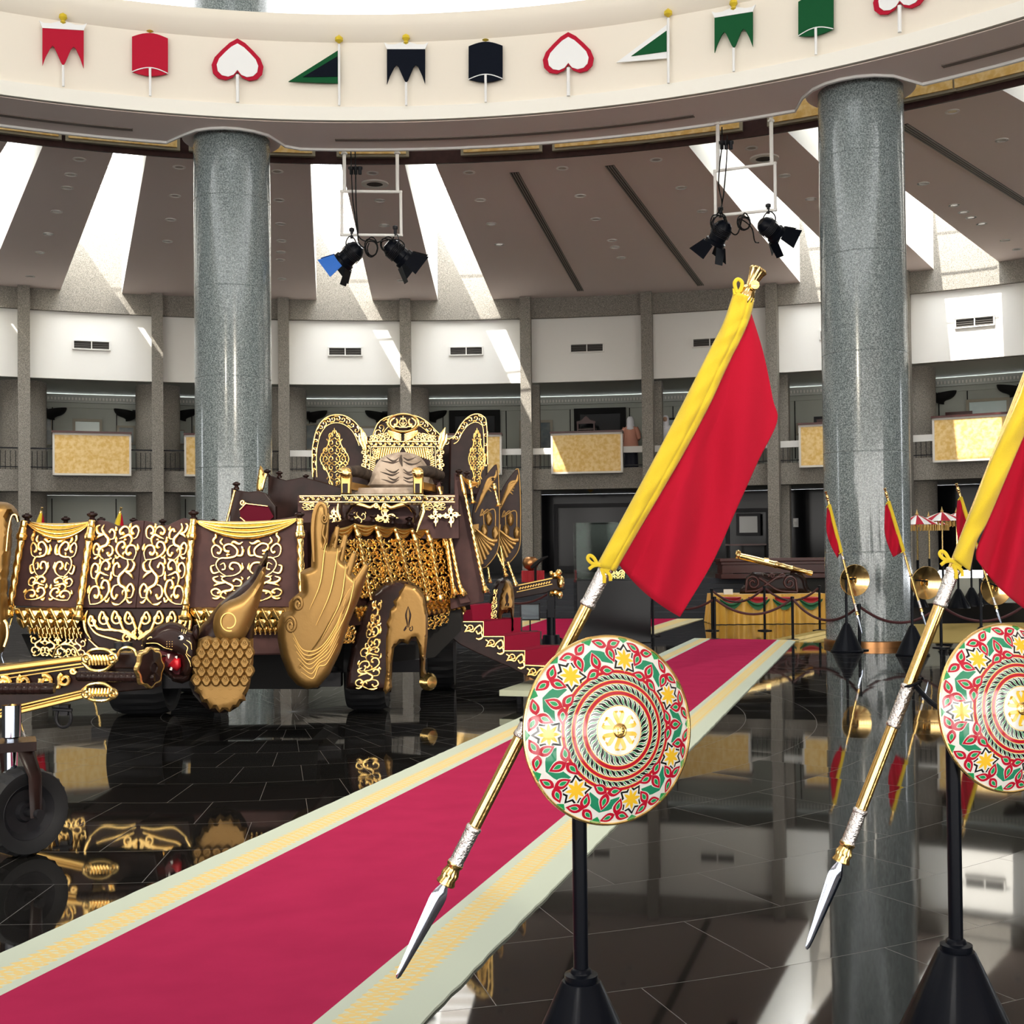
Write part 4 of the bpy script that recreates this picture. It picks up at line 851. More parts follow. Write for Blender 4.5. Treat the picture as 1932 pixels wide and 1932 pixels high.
# ---------------------------------------------------------------- flag spears, shields and stands
def make_spear(lab, top, tip, rr, flagfn=None, mirror=1, small=False):
    """top, tip: world points of the finial end and the blade tip"""
    A, B = V(top), V(tip); d = (B-A); L = d.length; q = d.normalized().to_track_quat('Z', 'Y').to_matrix().to_4x4(); Mx = Matrix.Translation(A) @ q
    o = thing('flag_spear', lab, 'flag spear', B); s = L/2.2; n = 16 if small else 28
    fl = lambda i, a: 1+.04*math.cos(12*a)
    def lat(name, prof, m, mod=None, k=n, X=Mx):
        g = G(); g.lathe([(r*rr/.0165, z*s) for r, z in prof], k, X, mod=mod); return g.build(name, m, o, sharp=50)
    lat('shaft', [(.0165, .12), (.0165, 1.85)], M['gold'], (lambda i, a: 1+.05*math.cos(10*a)), 60 if not small else 20)
    lat('finial', [(.02, -.0), (.024, .006), (.02, .014), (.012, .05), (.011, .055), (.019, .06), (.021, .068), (.026, .085), (.026, .105), (.017, .12), (.021, .124), (.022, .132), (.018, .138), (.018, .16)], M['brass'], (lambda i, a: 1+(.06*math.cos(14*a) if i in (0, 1, 2, 3, 7, 8) else 0)), 56 if not small else 16)
    for z0, z1 in ((.93, 1.05), (1.32, 1.455), (1.735, 1.85)) if not small else ((.93, 1.05), (1.735, 1.85)):
        lat('silver_sleeve', [(.0175, z0-.004), (.0215, z0), (.0215, z0+.008), (.0195, z0+.012)]+[(.0195, z0+.012+(z1-z0-.024)*i/30) for i in range(31)]+[(.0215, z1-.008), (.0215, z1), (.0175, z1+.004)], M['silver'], (lambda i, a: 1+(.035*math.sin(5*a+i*.9)*math.sin(3*a-i*1.3)+.03*math.sin(9*a+i*2.1)*math.cos(i*.8) if 3 < i < 33 else 0)), 36 if not small else 10)
    lat('gold_ferrule', [(.018, 1.843), (.0225, 1.846), (.0225, 1.853), (.019, 1.857), (.018, 1.862), (.0225, 1.876), (.023, 1.883), (.0205, 1.892), (.0265, 1.905), (.0255, 1.909), (.01, 1.911)], M['gsat'] if False else M['gold'], (lambda i, a: 1+(.05*math.cos(16*a) if 3 < i < 8 else 0)), 64 if not small else 16)
    # blade: flattened leaf with a mid ridge, facing the viewer
    g = G(); X = d.normalized(); Nn = V((0, -1, 0)); Nn = (Nn-X*Nn.dot(X)).normalized(); S = X.cross(Nn)
    prof = [(0, .009), (.01, .0105), (.028, .0165), (.045, .02), (.065, .0205), (.1, .0188), (.15, .0165), (.2, .014), (.25, .0112), (.3, .0085), (.325, .0066), (.336, .003)]
    vs = []; k0 = rr/.0165*1.05; A2 = A+X*(1.907*s); l = (B-A2).length/.336
    for z, w_ in prof:
        c = A2+X*(z*l); tk = .35*w_*k0
        for a, t in ((-1, 0), (-.45, .8), (-.04, 1), (.04, 1), (.45, .8), (1, 0), (.45, -.8), (0, -1), (-.45, -.8)): vs.append(c+S*(a*w_*k0)+Nn*(t*tk))
    m_ = len(prof); g.add(vs, [(i*9+j, i*9+(j+1) % 9, (i+1)*9+(j+1) % 9, (i+1)*9+j) for i in range(m_-1) for j in range(9)]+[tuple(range(8, -1, -1)), tuple(range((m_-1)*9, m_*9))]); g.build('blade', M['chrome'], o, sharp=25)
    return o, Mx, s
def cloth(o, name, L, Rr, pl, m, nx, ny, amp, off, ph=0, hem=True):
    """ruled cloth between two traced edges L and Rr (same number of points)"""
    L, Rr = cr(L, ny), cr(Rr, ny); g = G(); vs = []; k = len(L)
    for i in range(k):
        for j in range(nx+1):
            s = j/nx; x = L[i][0]+(Rr[i][0]-L[i][0])*s; y = L[i][1]+(Rr[i][1]-L[i][1])*s
            vs.append(pl.at(x, y, off+amp(s, i/(k-1), x, y)))
    fs = [(i*(nx+1)+j, i*(nx+1)+j+1, (i+1)*(nx+1)+j+1, (i+1)*(nx+1)+j) for i in range(k-1) for j in range(nx)]
    g.add(vs, fs); ob = g.build(name, m, o, sharp=180); t = ob.modifiers.new('thickness', 'SOLIDIFY'); t.thickness = .002; return ob
FP = P(3.42)
sp, Mx, s = make_spear('big flag spear in the centre foreground, its red flag with yellow sleeve fully in view', FP.at(1432, 507), FP.at(749, 1846), .0172)
def ramp(s, a=.25): return min(1, s/a)
yl_L = [(1386, 549), (1366, 608), (1342, 656), (1310, 720), (1273, 793), (1232, 872), (1190, 950), (1152, 1020), (1127, 1066)]
yl_R = [(1423, 563), (1414, 600), (1397, 640), (1372, 690), (1339, 762), (1298, 840), (1252, 920), (1205, 1000), (1160, 1078)]
def sleeveamp(s, t, x, y): return .027*max(0, math.sin(pi*min(1, s)))**.5+.002*math.sin(t*60+s*4)+.003*math.sin(t*23-s*9)-.005*math.exp(-((s-.72)/.05)**2)
ob = cloth(sp, 'flag_sleeve', yl_L, yl_R, FP, M['yel'], 22, 8, sleeveamp, .003)
ob['label'] = 'yellow sleeve of the flag round the shaft'
rd_L = [(1416, 590), (1397, 640), (1372, 692), (1339, 764), (1298, 842), (1252, 922), (1205, 1002), (1167, 1064)]
rd_R = [(1416, 590), (1440, 668), (1458, 753), (1466, 796), (1430, 870), (1392, 955), (1345, 1060), (1283, 1164)]
def fa(s, t, x, y): return .028*math.sin((x*.86+y*.12)/17+.6*math.sin(y/90))*ramp(s, .2)*(.35+.65*min(1, max(0, (y-640)/250)))*(.35+.65*math.sin(pi*min(1, s*.9+.1)))-.02*s
# red field: hang folds and a curved lower hem
g = G(); nx, k = 44, 0
Lr_, Rr_ = cr(rd_L, 7), cr(rd_R, 7); k = len(Lr_); vs = []
for i in range(k):
    for j in range(nx+1):
        q = j/nx; x = Lr_[i][0]+(Rr_[i][0]-Lr_[i][0])*q; y = Lr_[i][1]+(Rr_[i][1]-Lr_[i][1])*q
        t = i/(k-1)
        bul = (t**3)*4*q*(1-q)*9; x += bul*-.55; y += bul*.8
        vs.append(FP.at(x, y, .0+fa(q, t, x, y)))
g.add(vs, [(i*(nx+1)+j, i*(nx+1)+j+1, (i+1)*(nx+1)+j+1, (i+1)*(nx+1)+j) for i in range(k-1) for j in range(nx)]); ob = g.build('flag_field', M['red'], sp, sharp=180); ob['label'] = 'crimson field of the flag'; t = ob.modifiers.new('thickness', 'SOLIDIFY'); t.thickness = .002
def ties(o, pl, cx, cy, s=1, name='flag_tie', m=None):
    m = m or M['yel']
    for pts in ([(0, 0), (-8, -14), (-16, -18), (-19, -12), (-12, -4), (0, 0)], [(0, 0), (-9, 2), (-17, 8)], [(10, 8), (22, 18), (24, 30)], [(6, 6), (12, 22), (12, 34)]):
        g = G(); g.rib([(cx+x*s, cy+y*s) for x, y in pts], 3.2*s, pl, .022, .4, 8, sm=6); g.build(name, m, o)
    g = G(); g.rib([(cx-6*s, cy-3*s), (cx+8*s, cy+2*s), (cx+22*s, cy+10*s)], 4.2*s, pl, .02, .8, 8, sm=5); g.build('tie_knot', m, o)
ties(sp, FP, 1128, 1066)
g = G(); g.rib([(1390, 552), (1386, 535), (1392, 527), (1400, 533), (1398, 545), (1392, 552)], 3.6, FP, .02, .6, 8, sm=6); g.build('flag_tie', M['yel'], sp)
g = G(); g.rib([(1390, 552), (1384, 546), (1386, 556)], 3, FP, .02, .5, 8); g.build('flag_tie', M['yel'], sp)
g = G(); A = FP.at(1424, 538, .024); g.lathe([(.001, .006), (.012, .006), (.0135, .002), (.0135, -.006), (.001, -.008)], 20, Matrix.Translation(A) @ Matrix.Rotation(R(90), 4, 'X')); g.build('finial_disc', M['gold'], sp)
# second, right-hand spear with its flag partly outside the picture
GP = P(3.75)
sp2, Mx2, s2 = make_spear('flag spear at the right edge, only the lower part of its red flag in view', GP.at(2000, 556), GP.at(1522, 1791), .0172)
y2L = [(1988, 585), (1965, 640), (1942, 696), (1928, 730), (1893, 818), (1858, 898), (1833, 965), (1811, 1018), (1798, 1052)]
y2R = [(2026, 600), (2008, 650), (1982, 710), (1962, 755), (1928, 830), (1896, 905), (1862, 985), (1842, 1022), (1829, 1078)]
ob = cloth(sp2, 'flag_sleeve', y2L, y2R, GP, M['yel'], 22, 8, lambda s, t, x, y: .028*max(0, math.sin(pi*min(1, s)))**.5+.006*math.sin(t*26+s*5)*ramp(t, .5), .003); ob['label'] = 'creased yellow sleeve of the flag'
r2L = [(2023, 620), (1998, 680), (1980, 716), (1960, 760), (1926, 834), (1896, 907), (1862, 987), (1843, 1035), (1842, 1055)]
r2R = [(2023, 620), (2045, 700), (2062, 770), (2075, 840), (2070, 920), (2052, 990), (2022, 1060), (1990, 1120), (1960, 1165)]
g = G(); nx = 40; Lr_, Rr_ = cr(r2L, 7), cr(r2R, 7); k = len(Lr_); vs = []
for i in range(k):
    for j in range(nx+1):
        q = j/nx; t = i/(k-1); x = Lr_[i][0]+(Rr_[i][0]-Lr_[i][0])*q; y = Lr_[i][1]+(Rr_[i][1]-Lr_[i][1])*q
        bul = (t**4)*4*q*(1-q)*12; vs.append(GP.at(x-bul*.4, y+bul*.8, .03*math.sin(x/13+y/60)*ramp(q, .2)-.01))
g.add(vs, [(i*(nx+1)+j, i*(nx+1)+j+1, (i+1)*(nx+1)+j+1, (i+1)*(nx+1)+j) for i in range(k-1) for j in range(nx)]); ob = g.build('flag_field', M['red'], sp2, sharp=180); ob['label'] = 'crimson field of the flag'; t = ob.modifiers.new('thickness', 'SOLIDIFY'); t.thickness = .002
ties(sp2, GP, 1792, 1058)

def lines_frame(n):                          # frame whose Z axis is n, X to the right, Y up
    n = V(n).normalized(); x = V((0, 0, 1)).cross(n).normalized(); y = n.cross(x); return Matrix((x, y, n)).transposed().to_4x4()
DH = .26
def dome(r): return DH*(1-r*r)**.9 if r < 1 else 0
def shield_pattern(S):
    """flat painted devices wrapped on the dome; coordinates are in units of the shield radius"""
    g = G(); cols = dict(r=0, g=1, w=2, k=3, y=4, t=5)
    def dec(pts, lay, c):                     # fan-subdivided decal following the dome
        cx = sum(p[0] for p in pts)/len(pts); cy = sum(p[1] for p in pts)/len(pts); n = len(pts); K = 3; vs = []; fs = []
        rings = []
        for k in range(K+1):
            f = k/K if k else .0
            rings.append([(cx+(x-cx)*f, cy+(y-cy)*f) for x, y in pts] if k else [(cx, cy)])
        def up(x, y):
            r = math.hypot(x, y); 
            if r > .985: x, y = x*.985/r, y*.985/r; r = .985
            return (x, y, dome(r)+.0016+.0012*lay)
        vs.append(up(cx, cy))
        for k in range(1, K+1): vs += [up(x, y) for x, y in rings[k]]
        for j in range(n): fs.append((0, 1+j, 1+(j+1) % n))
        for k in range(1, K):
            a, b = 1+(k-1)*n, 1+k*n
            for j in range(n): fs.append((a+j, b+j, b+(j+1) % n, a+(j+1) % n))
        g.add([S @ V(v) for v in vs], fs, cols[c])
    def ringd(r0, r1, lay, c, n=96):
        vs = []
        for k in range(3):
            r = r0+(r1-r0)*k/2
            for j in range(n): a = 2*pi*j/n; vs.append(S @ V((r*cos(a), r*sin(a), dome(r)+.0016+.0012*lay)))
        g.add(vs, [(k*n+j, (k+1)*n+j, (k+1)*n+(j+1) % n, k*n+(j+1) % n) for k in range(2) for j in range(n)], cols[c])
    def leaf(cx, cy, a, l, w_, f=1.0, inner=True):     # leaf from node (cx,cy) pointing along a
        def sh(k, o0=0):
            up_ = [(o0+(l-o0*1.4)*t, w_*k*math.sin(pi*t**.8)) for t in [i/7 for i in range(8)]]
            pts = up_+[(x, -y) for x, y in reversed(up_[1:-1])]
            return [(cx+x*cos(a)-y*sin(a), cy+x*sin(a)+y*cos(a)) for x, y in pts]
        dec(sh(1.22, -.012), 1, 'w'); dec(sh(1), 2, 'r'); dec([((x-cx-.5*l*cos(a))*.56+cx+.52*l*cos(a), (y-cy-.5*l*sin(a))*.56+cy+.52*l*sin(a)) for x, y in sh(.86)], 3, 'w'); dec([((x-cx-.5*l*cos(a))*.47+cx+.52*l*cos(a), (y-cy-.5*l*sin(a))*.47+cy+.52*l*sin(a)) for x, y in sh(.82)], 4, 'g')
    def star(cx, cy, rr, a0, lay, c, n=8, inn=.62):
        pts = []
        for i in range(n*2):
            r = rr if i % 2 == 0 else rr*inn; pts.append((cx+r*cos(a0+pi*i/n), cy+r*sin(a0+pi*i/n)))
        dec(pts, lay, c)
    def petals(cx, cy, rr, a0, lay, c):
        for i in range(8):
            a = a0+2*pi*i/8; pts = []
            for t in [j/6 for j in range(7)]: pts.append((t*rr, rr*.17*math.sin(pi*t**.85)))
            pts = pts+[(x, -y) for x, y in reversed(pts[1:-1])]; dec([(cx+x*cos(a)-y*sin(a), cy+x*sin(a)+y*cos(a)) for x, y in pts], lay, c)
    P_ = lambda r, d: (r*cos(R(d)), r*sin(R(d)))
    st_ = 360/7
    for i in range(7):
        f = 180-st_*i; m = f-st_/2
        cx, cy = P_(.755, f); star(cx, cy, .172, R(f), 1, 'k', inn=.68); star(cx, cy, .14, R(f), 2, 'w', inn=.66); petals(cx, cy, .115, R(f), 3, 'y')
        # green field behind the trefoils
        gp = [P_(.93, m-4.5), P_(.855, m), P_(.93, m+4.5), P_(.84, m+8), P_(.74, m+11), P_(.7, m+4), P_(.76, m), P_(.7, m-4), P_(.74, m-11), P_(.84, m-8)]
        gp = [P_(.86, m), P_(.83, m+6), P_(.79, m+12), P_(.70, m+13), P_(.73, m+5), P_(.79, m), P_(.73, m-5), P_(.70, m-13), P_(.79, m-12), P_(.83, m-6)]
        dec([((x-.765*cos(R(m)))*1.12+.765*cos(R(m)), (y-.765*sin(R(m)))*1.12+.765*sin(R(m))) for x, y in gp], 0, 't'); 
        dec([P_(.975, m-4), P_(.975, m+4), P_(.915, m)], 0, 'g'); dec([P_(.975, f-3.6), P_(.975, f+3.6), P_(.93, f)], 0, 'g')
        nx_, ny_ = P_(.655, m+1)
        leaf(nx_, ny_, R(m), .19, .056); leaf(nx_, ny_, R(m+108), .185, .054); leaf(nx_, ny_, R(m-108), .185, .054)
        for sg in (-1, 1):
            nx_, ny_ = P_(.885, m+sg*12.5)
            leaf(nx_, ny_, R(m+sg*12.5+sg*76), .185, .05); leaf(nx_, ny_, R(m+sg*12.5-sg*70), .175, .048); leaf(nx_, ny_, R(m+sg*12.5+180-sg*14), .18, .054)
    for r0, r1 in ((.60, .628), (.492, .522), (.372, .408)): ringd(r0-.006, r1+.006, 1, 'y'); ringd(r0, r1, 2, 'r')
    for r0, r1, N in ((.262, .362, 30), (.415, .485, 40), (.53, .594, 50)):
        ringd(r0, r1, 1, 'w')
        for i in range(N):
            a = 2*pi*i/N; da = 2*pi/N
            def stroke(o0, wd, c, lay):
                L_ = []; Rg = []
                for t in [j/5 for j in range(6)]:
                    rr = r0+.004+(r1-r0-.008)*t; sk = a+o0*da+da*1.15*(t-.5)+.25*da*math.sin(t*pi*2)*.6; hw = wd*da*(.55+.45*math.sin(pi*min(1, t+.2)))
                    L_.append((rr*cos(sk-hw), rr*sin(sk-hw))); Rg.append((rr*cos(sk+hw), rr*sin(sk+hw)))
                vs = [S @ V((x, y, dome(math.hypot(x, y))+.0016+.0012*lay)) for x, y in L_+Rg]; g.add(vs, [(j, 6+j, 7+j, j+1) for j in range(5)], cols[c])
            stroke(0, .27, 'k', 2); stroke(.5, .13, 'g', 2)
    ringd(.254, .262, 2, 'y'); ringd(.01, .254, 1, 'w')
    for i in range(6):                        # six curled yellow petals round the boss
        a = R(30+60*i)
        def T(x, y): return (x*cos(a)-y*sin(a), x*sin(a)+y*cos(a))
        for sg in (-1, 1):
            cen = [(.07, .008), (.105, .018), (.14, .034), (.175, .048), (.205, .042), (.205, .024), (.19, .018)]; wd_ = [.018, .024, .026, .022, .017, .014, .01]
            up_ = [T(x, sg*(y+w_)) for (x, y), w_ in zip(cen, wd_)]; lo = [T(x, sg*(y-w_)) for (x, y), w_ in zip(cen, wd_)]
            vs = [S @ V((x, y, dome(math.hypot(x, y))+.005)) for x, y in up_+lo]; g.add(vs, [(j, 7+j, 8+j, j+1) if sg < 0 else (j+1, 8+j, 7+j, j) for j in range(6)], cols['y'])
    return g
PM = [mat('shield_red', (.5, .008, .03), .12, coat=.6), mat('shield_green', (.015, .32, .1), .12, coat=.6), mat('shield_cream', (.8, .8, .74), .12, coat=.6), mat('shield_black', (.006, .008, .008), .12, coat=.6), mat('shield_yellow', (.9, .55, .03), .15, coat=.6), mat('shield_teal', (.02, .26, .13), .12, coat=.6)]
MW = mat('shield_white_lacquer', (.83, .82, .78), .14, coat=.5)
def make_shield(lab, c, n, rad):
    """c centre of the rim plane, n facing direction, rad radius"""
    o = thing('painted_shield', lab, 'shield', c); S = Matrix.Translation(c) @ lines_frame(n) @ Matrix.Scale(rad, 4)
    g = G(); g.lathe([(r, dome(r)) for r in (.985, .95, .9, .8, .7, .6, .5, .4, .3, .2, .1, .004)], 96, S, cap=False)
    g.lathe([(.985, dome(.985)), (.985, -.012), (.8, -.012+dome(.8)*.7), (.5, dome(.5)*.75), (.2, dome(.2)*.8), (.004, dome(0)*.8)], 48, S, cap=False, mi=1); g.build('disc', [MW, M['brass']], o, sharp=60)
    shield_pattern(S).build('painted_pattern', PM, o, smooth=True, sharp=180)
    g = G(); g.lathe([(.975, .02), (.985, .035), (1.0, .03), (1.005, .01), (.995, -.012), (.98, -.012)], 96, S, cap=False); g.build('gold_rim', M['gold'], o)
    g = G(); z = dome(0); g.lathe([(.076, z-.006), (.078, z+.012), (.066, z+.02), (.058, z+.012), (.03, z+.02), (.001, z+.022)], 32, S, cap=False); g.build('gold_boss', M['gold'], o)
    g = G()
    for i in range(7): a = 2*pi*i/7; g.lathe([(.012, 0), (.01, .008), (.001, .012)], 8, S @ Matrix.Translation((.032*cos(a), .032*sin(a), z+.016)))
    g.build('boss_beads', M['brass'], o)
    g = G(); X = S
    for sx in (-.14, .14): g.tube([X @ V((sx, .16, dome(.2)*.78)), X @ V((sx, .14, dome(.2)*.5)), X @ V((sx, -.14, dome(.2)*.5)), X @ V((sx, -.16, dome(.2)*.78))], .012, 6)
    g.build('back_handles', M['brass'], o); return o
def make_stand(lab, p, ptop, shc, spp, small=False):
    """p floor point, ptop height of the pole, shc shield centre (back), spp point of the spear to clasp"""
    o = thing('shield_stand', lab, 'stand', (p[0], p[1], 0)); T = Matrix.Translation((p[0], p[1], 0))
    g = G(); g.lathe([(.245, 0), (.25, .01), (.25, .02), (.237, .024), (.056, .415), (.052, .42), (.045, .421)], 48, T); g.build('cone_base', M['black'], o)
    g = G(); g.lathe([(.045, .415), (.046, .42), (.046, .438), (.03, .442), (.028, .45), (.022, .455)], 32, T); g.build('collar', M['black'], o)
    g = G(); g.lathe([(.0205, .44), (.0205, ptop), (.001, ptop+.005)], 24, T, cap=False); g.build('pole', M['black'], o)
    top = V((p[0], p[1], ptop-.03)); g = G(); S_ = V(spp); B_ = V(shc)
    g.tube(cr([top, top.lerp(S_, .5)+V((0, 0, -.015)), S_], 6), .008, 8); g.tube([top+V((0, 0, .01)), B_+V((0, 0, .03))], .012, 8); g.build('arm', M['black'], o)
    g = G(); g.tube([S_+V((.03*cos(a), .03*sin(a), .012*cos(a))) for a in [i*2*pi/14 for i in range(13)]], .005, 6); g.build('clasp', M['black'], o); return o
# near shield and stand
n1_ = V((sin(R(23)), -cos(R(23)), .08)); SP = P(3.27); c1 = SP.at(1156, 1376)-V((0, 0, 0))
make_shield('round painted shield with flowers, wholly in view before the big flag spear', c1-V((.012, 0, 0)), n1_, .251)
st1 = SP.at(1095, 1600); pp = (st1.x+.004, 3.38)
spx = FP.at(1003, 1350)
make_stand('black stand holding the fully visible shield, its cone cut by the bottom edge', pp, 1.14, c1+V((0, .03, 0)), spx)
S2P = P(3.62); c2 = S2P.at(1905, 1335); n2_ = V((sin(R(20)), -cos(R(20)), .08))
make_shield('round painted shield at the right edge, cut by the picture border', c2-V((.01, 0, 0)), n2_, .248)
st2 = S2P.at(1797, 1650); make_stand('black stand with full cone base at the lower right, holding the cut-off shield', (st2.x, 3.6), 1.14, c2+V((0, .03, 0)), GP.at(1722, 1288))
# far copies round the carriage, seen from behind
def far_set(px, base, top, tip, lab, shpx, shpy, sr, fl, flagpts):
    b = onz(px, base); Y = b.y; q = P(Y-.15); q2 = P(Y)
    sp_, _, _ = make_spear('distant flag spear with red flag, '+lab, q.at(*top), q.at(*tip), .017, small=True)
    lp, rp_ = flagpts
    cloth(sp_, 'flag_field', lp, rp_, q, M['red'], 14, 4, lambda s, t, x, y: .04*math.sin(x/3+y/30)*ramp(s), -.01)
    n_ = len(lp); tp = V((top[0], top[1])); dd = (V(tip)-tp).normalized()
    g = G(); a_, b__ = tp+dd*((V(lp[0])-tp).length), tp+dd*((V(lp[-1])-tp).length); g.tube([q.at(a_.x, a_.y), q.at(b__.x, b__.y)], .028, 8); g.build('flag_sleeve', M['yel'], sp_)
    g = G()
    g.rib([(a_.x-5, a_.y+6), (a_.x, a_.y), (a_.x+4, a_.y+7)], 1.0, q, .03, .6); g.build('flag_tie', M['yel'], sp_)
    g = G(); g.rib([(b__.x-5, b__.y+3), (b__.x, b__.y), (b__.x+3, b__.y+7)], 1.0, q, .03, .6); g.build('flag_tie', M['yel'], sp_)
    if shpx:
        c = q2.at(shpx, shpy); make_shield('distant brass-backed shield, '+lab, c, V((-.2, .97, .05)), sr)
        s_ = q.at(*(V((top[0], top[1])).lerp(V(tip), (shpy-14-top[1])/(tip[1]-top[1]))))
        make_stand('distant black cone-based shield stand, '+lab, (b.x, b.y), 1.15, c+V((0, -.05, 0)), s_)
far_set(1598, 1229, (1558, 927), (1627, 1196), 'left of the two crossing the right granite column', 1613, 1095, .25, 0, ([(1564, 952), (1572, 985), (1583, 1025), (1587, 1042)], [(1560, 960), (1559, 1000), (1568, 1030), (1580, 1053)]))
far_set(1722, 1236, (1669, 921), (1750, 1190), 'at the right edge of the right granite column', 1748, 1100, .25, 0, ([(1675, 946), (1688, 985), (1702, 1025), (1706, 1040)], [(1670, 955), (1669, 1005), (1680, 1040), (1685, 1051)]))
far_set(1852, 1240, (1804, 912), (1892, 1185), 'right of the umbrellas, beside the right yellow sleeve', 1880, 1110, .25, 0, ([(1812, 938), (1822, 970), (1830, 1000), (1838, 1030)], [(1806, 945), (1804, 985), (1808, 1020), (1820, 1045)]))
for (px, lb) in ((77, 'left'), (226, 'right')):
    q = P(20); sp_, _, _ = make_spear('distant flag spear with yellow sleeve rising behind the carriage panels, the %s one' % lb, q.at(px+3, 957), q.at(px-75, 1240), .017, small=True)
    cloth(sp_, 'flag_sleeve', [(px-2, 968), (px-10, 988), (px-25, 1040)], [(px+3, 968), (px+1, 988), (px-12, 1045)], q, M['yel'], 4, 4, lambda s, t, x, y: .02*math.sin(pi*s), .02)
    cloth(sp_, 'flag_field', [(px+3, 968), (px+1, 988), (px-12, 1045)], [(px+5, 975), (px+8, 1000), (px+5, 1050)], q, M['red'], 8, 4, lambda s, t, x, y: .03*math.sin(x/2), .0)
# ---------------------------------------------------------------- the royal carriage
PA = P(10.8)
car = thing('ceremonial_carriage', 'huge dark wood ceremonial carriage with carved gold panels, wings, ropes and red stairs', 'carriage', (-2.0, 11.6, 0))
gold, goldm, goldd, wood, woodb = M['gold'], M['goldm'], M['goldd'], M['wood'], M['woodb']
def quad(a, b, c, d):                      # a top-left, b top-right, c bottom-right, d bottom-left (px)
    def Q(u, v): return tuple((a[i]*(1-u)+b[i]*u)*(1-v)+(d[i]*(1-u)+c[i]*u)*v for i in (0, 1))
    return Q
TPL = {      # traced scroll strokes: points, width, ends in a point (1) or a bud (0)
 'vine': [([(.5,1),(.3,.9),(.18,.72),(.3,.55),(.55,.5),(.78,.4),(.8,.22),(.6,.12),(.42,.2),(.45,.32),(.58,.32)],1.1,0), ([(.3,.9),(.1,.95),(.03,.8),(.14,.74)],1,1), ([(.5,1),(.75,.95),(.94,.8),(.86,.62),(.66,.62),(.6,.75),(.72,.8)],1.1,0), ([(.3,.55),(.1,.52),(.04,.34),(.16,.22),(.32,.3),(.28,.42),(.2,.4)],1,0),
   ([(.16,.24),(.08,.12),(.16,0),(.12,-.06)],1.2,1), ([(.78,.4),(.95,.36),(.98,.2),(.93,.1)],1.2,1), ([(.6,.12),(.7,.03),(.86,.06),(.97,-.02)],1.2,1), ([(.3,.72),(.42,.66),(.46,.8),(.36,.84)],.8,0), ([(.94,.82),(1,.72),(.96,.58)],.9,1), ([(.42,.2),(.3,.12),(.36,0)],1,1), ([(.55,.5),(.5,.42),(.6,.4)],.8,1), ([(.5,1),(.4,1.02),(.3,1)],.9,1)],
 'lyre': [([(.1,1),(.02,.8),(.15,.62),(.4,.6),(.5,.75),(.38,.86),(.28,.78)],1.1,0), ([(.1,1),(.45,.98),(.75,.88),(.95,.7),(.88,.5),(.68,.46),(.58,.58),(.7,.66)],1.1,0), ([(.4,.6),(.3,.42),(.45,.28),(.68,.32),(.9,.36)],1.1,1), ([(.3,.42),(.1,.38),(.04,.2),(.18,.07),(.36,.13),(.34,.26),(.24,.24)],1.05,0), ([(.45,.28),(.5,.1),(.7,.01),(.88,.1),(.82,.22),(.68,.18)],1.05,0),
   ([(.36,.14),(.45,.04),(.4,-.05)],1,1), ([(.88,.5),(1,.42),(1,.26)],1.1,1), ([(.03,.8),(-.04,.7),(.02,.56)],1,1), ([(.75,.88),(.9,.94),(1,.84)],1,1), ([(.5,.75),(.62,.82),(.56,.92)],.9,1), ([(.68,.46),(.6,.4),(.5,.44)],.8,1)],
 'flame': [([(.6,1),(.35,.85),(.4,.65),(.65,.55),(.7,.38),(.5,.25),(.35,.12),(.42,-.03)],1.3,1), ([(.35,.85),(.12,.84),(.04,.66),(.18,.54),(.32,.64),(.22,.73)],1.05,0), ([(.65,.55),(.9,.6),(.97,.78),(.82,.88),(.72,.77)],1.05,0), ([(.7,.38),(.93,.34),(.96,.16),(.8,.07),(.7,.19)],1.05,0), ([(.5,.25),(.25,.32),(.08,.44)],1,1), ([(.5,.25),(.2,.25),(.08,.1),(.24,.0)],1.1,1), ([(.96,.16),(1,.04),(.94,-.05)],.9,1), ([(.6,1),(.8,1),(.96,.94)],1,1), ([(.4,.65),(.5,.72),(.5,.82)],.8,1), ([(.35,.85),(.2,.96),(.06,.94)],1,1)]}
def orn(g, pl, Q, tpl, wpx, off=.012, mir=False, flipv=False, flat=.9, k=1.0):
    for pts, w_, ty in TPL[tpl]:
        pts = cr(pts, 4)
        if mir: pts = [(1-px_, py_) for px_, py_ in pts]
        if flipv: pts = [(px_, 1-py_) for px_, py_ in pts]
        n = len(pts); W_ = wpx*w_*.92
        wd = [W_*(.3+.8*math.sin(pi*(i/n)**.8)) for i in range(n)] if ty else [W_*(.35+.6*min(1, 2.5*i/n))*(1 if i < n*.84 else 1.3) for i in range(n)]
        wd[-1] *= .3 if ty else .8
        g.rib([Q(*p) for p in pts], wd, pl, off, flat, 6)
def band(g, pl, a, b, n, hpx, wpx, off=.01, flat=.7, alt=True):      # running-dog scroll border from a to b
    for i in range(n):
        t0 = (i+.5)/n; x = a[0]+(b[0]-a[0])*t0; y = a[1]+(b[1]-a[1])*t0; st_ = math.hypot(b[0]-a[0], b[1]-a[1])/n; ang = math.atan2(b[1]-a[1], b[0]-a[0]); s = 1 if (i % 2 or not alt) else -1
        pts = [(-st_*.55, s*hpx*.34)]+[(st_*.02+hpx*.30*(1-t*.75)*math.cos(-2.4+t*6.4), s*(-.02*hpx+hpx*.33*(1-t*.75)*math.sin(-2.4+t*6.4)*-1)) for t in [k/11 for k in range(12)]]
        g.rib([(x+px_*cos(ang)-py_*sin(ang), y+px_*sin(ang)+py_*cos(ang)) for px_, py_ in pts], wpx, pl, off, flat, 5)
def line(g, pl, pts, w_, off=.01, flat=.7): g.rib(pts, w_, pl, off, flat, 6)
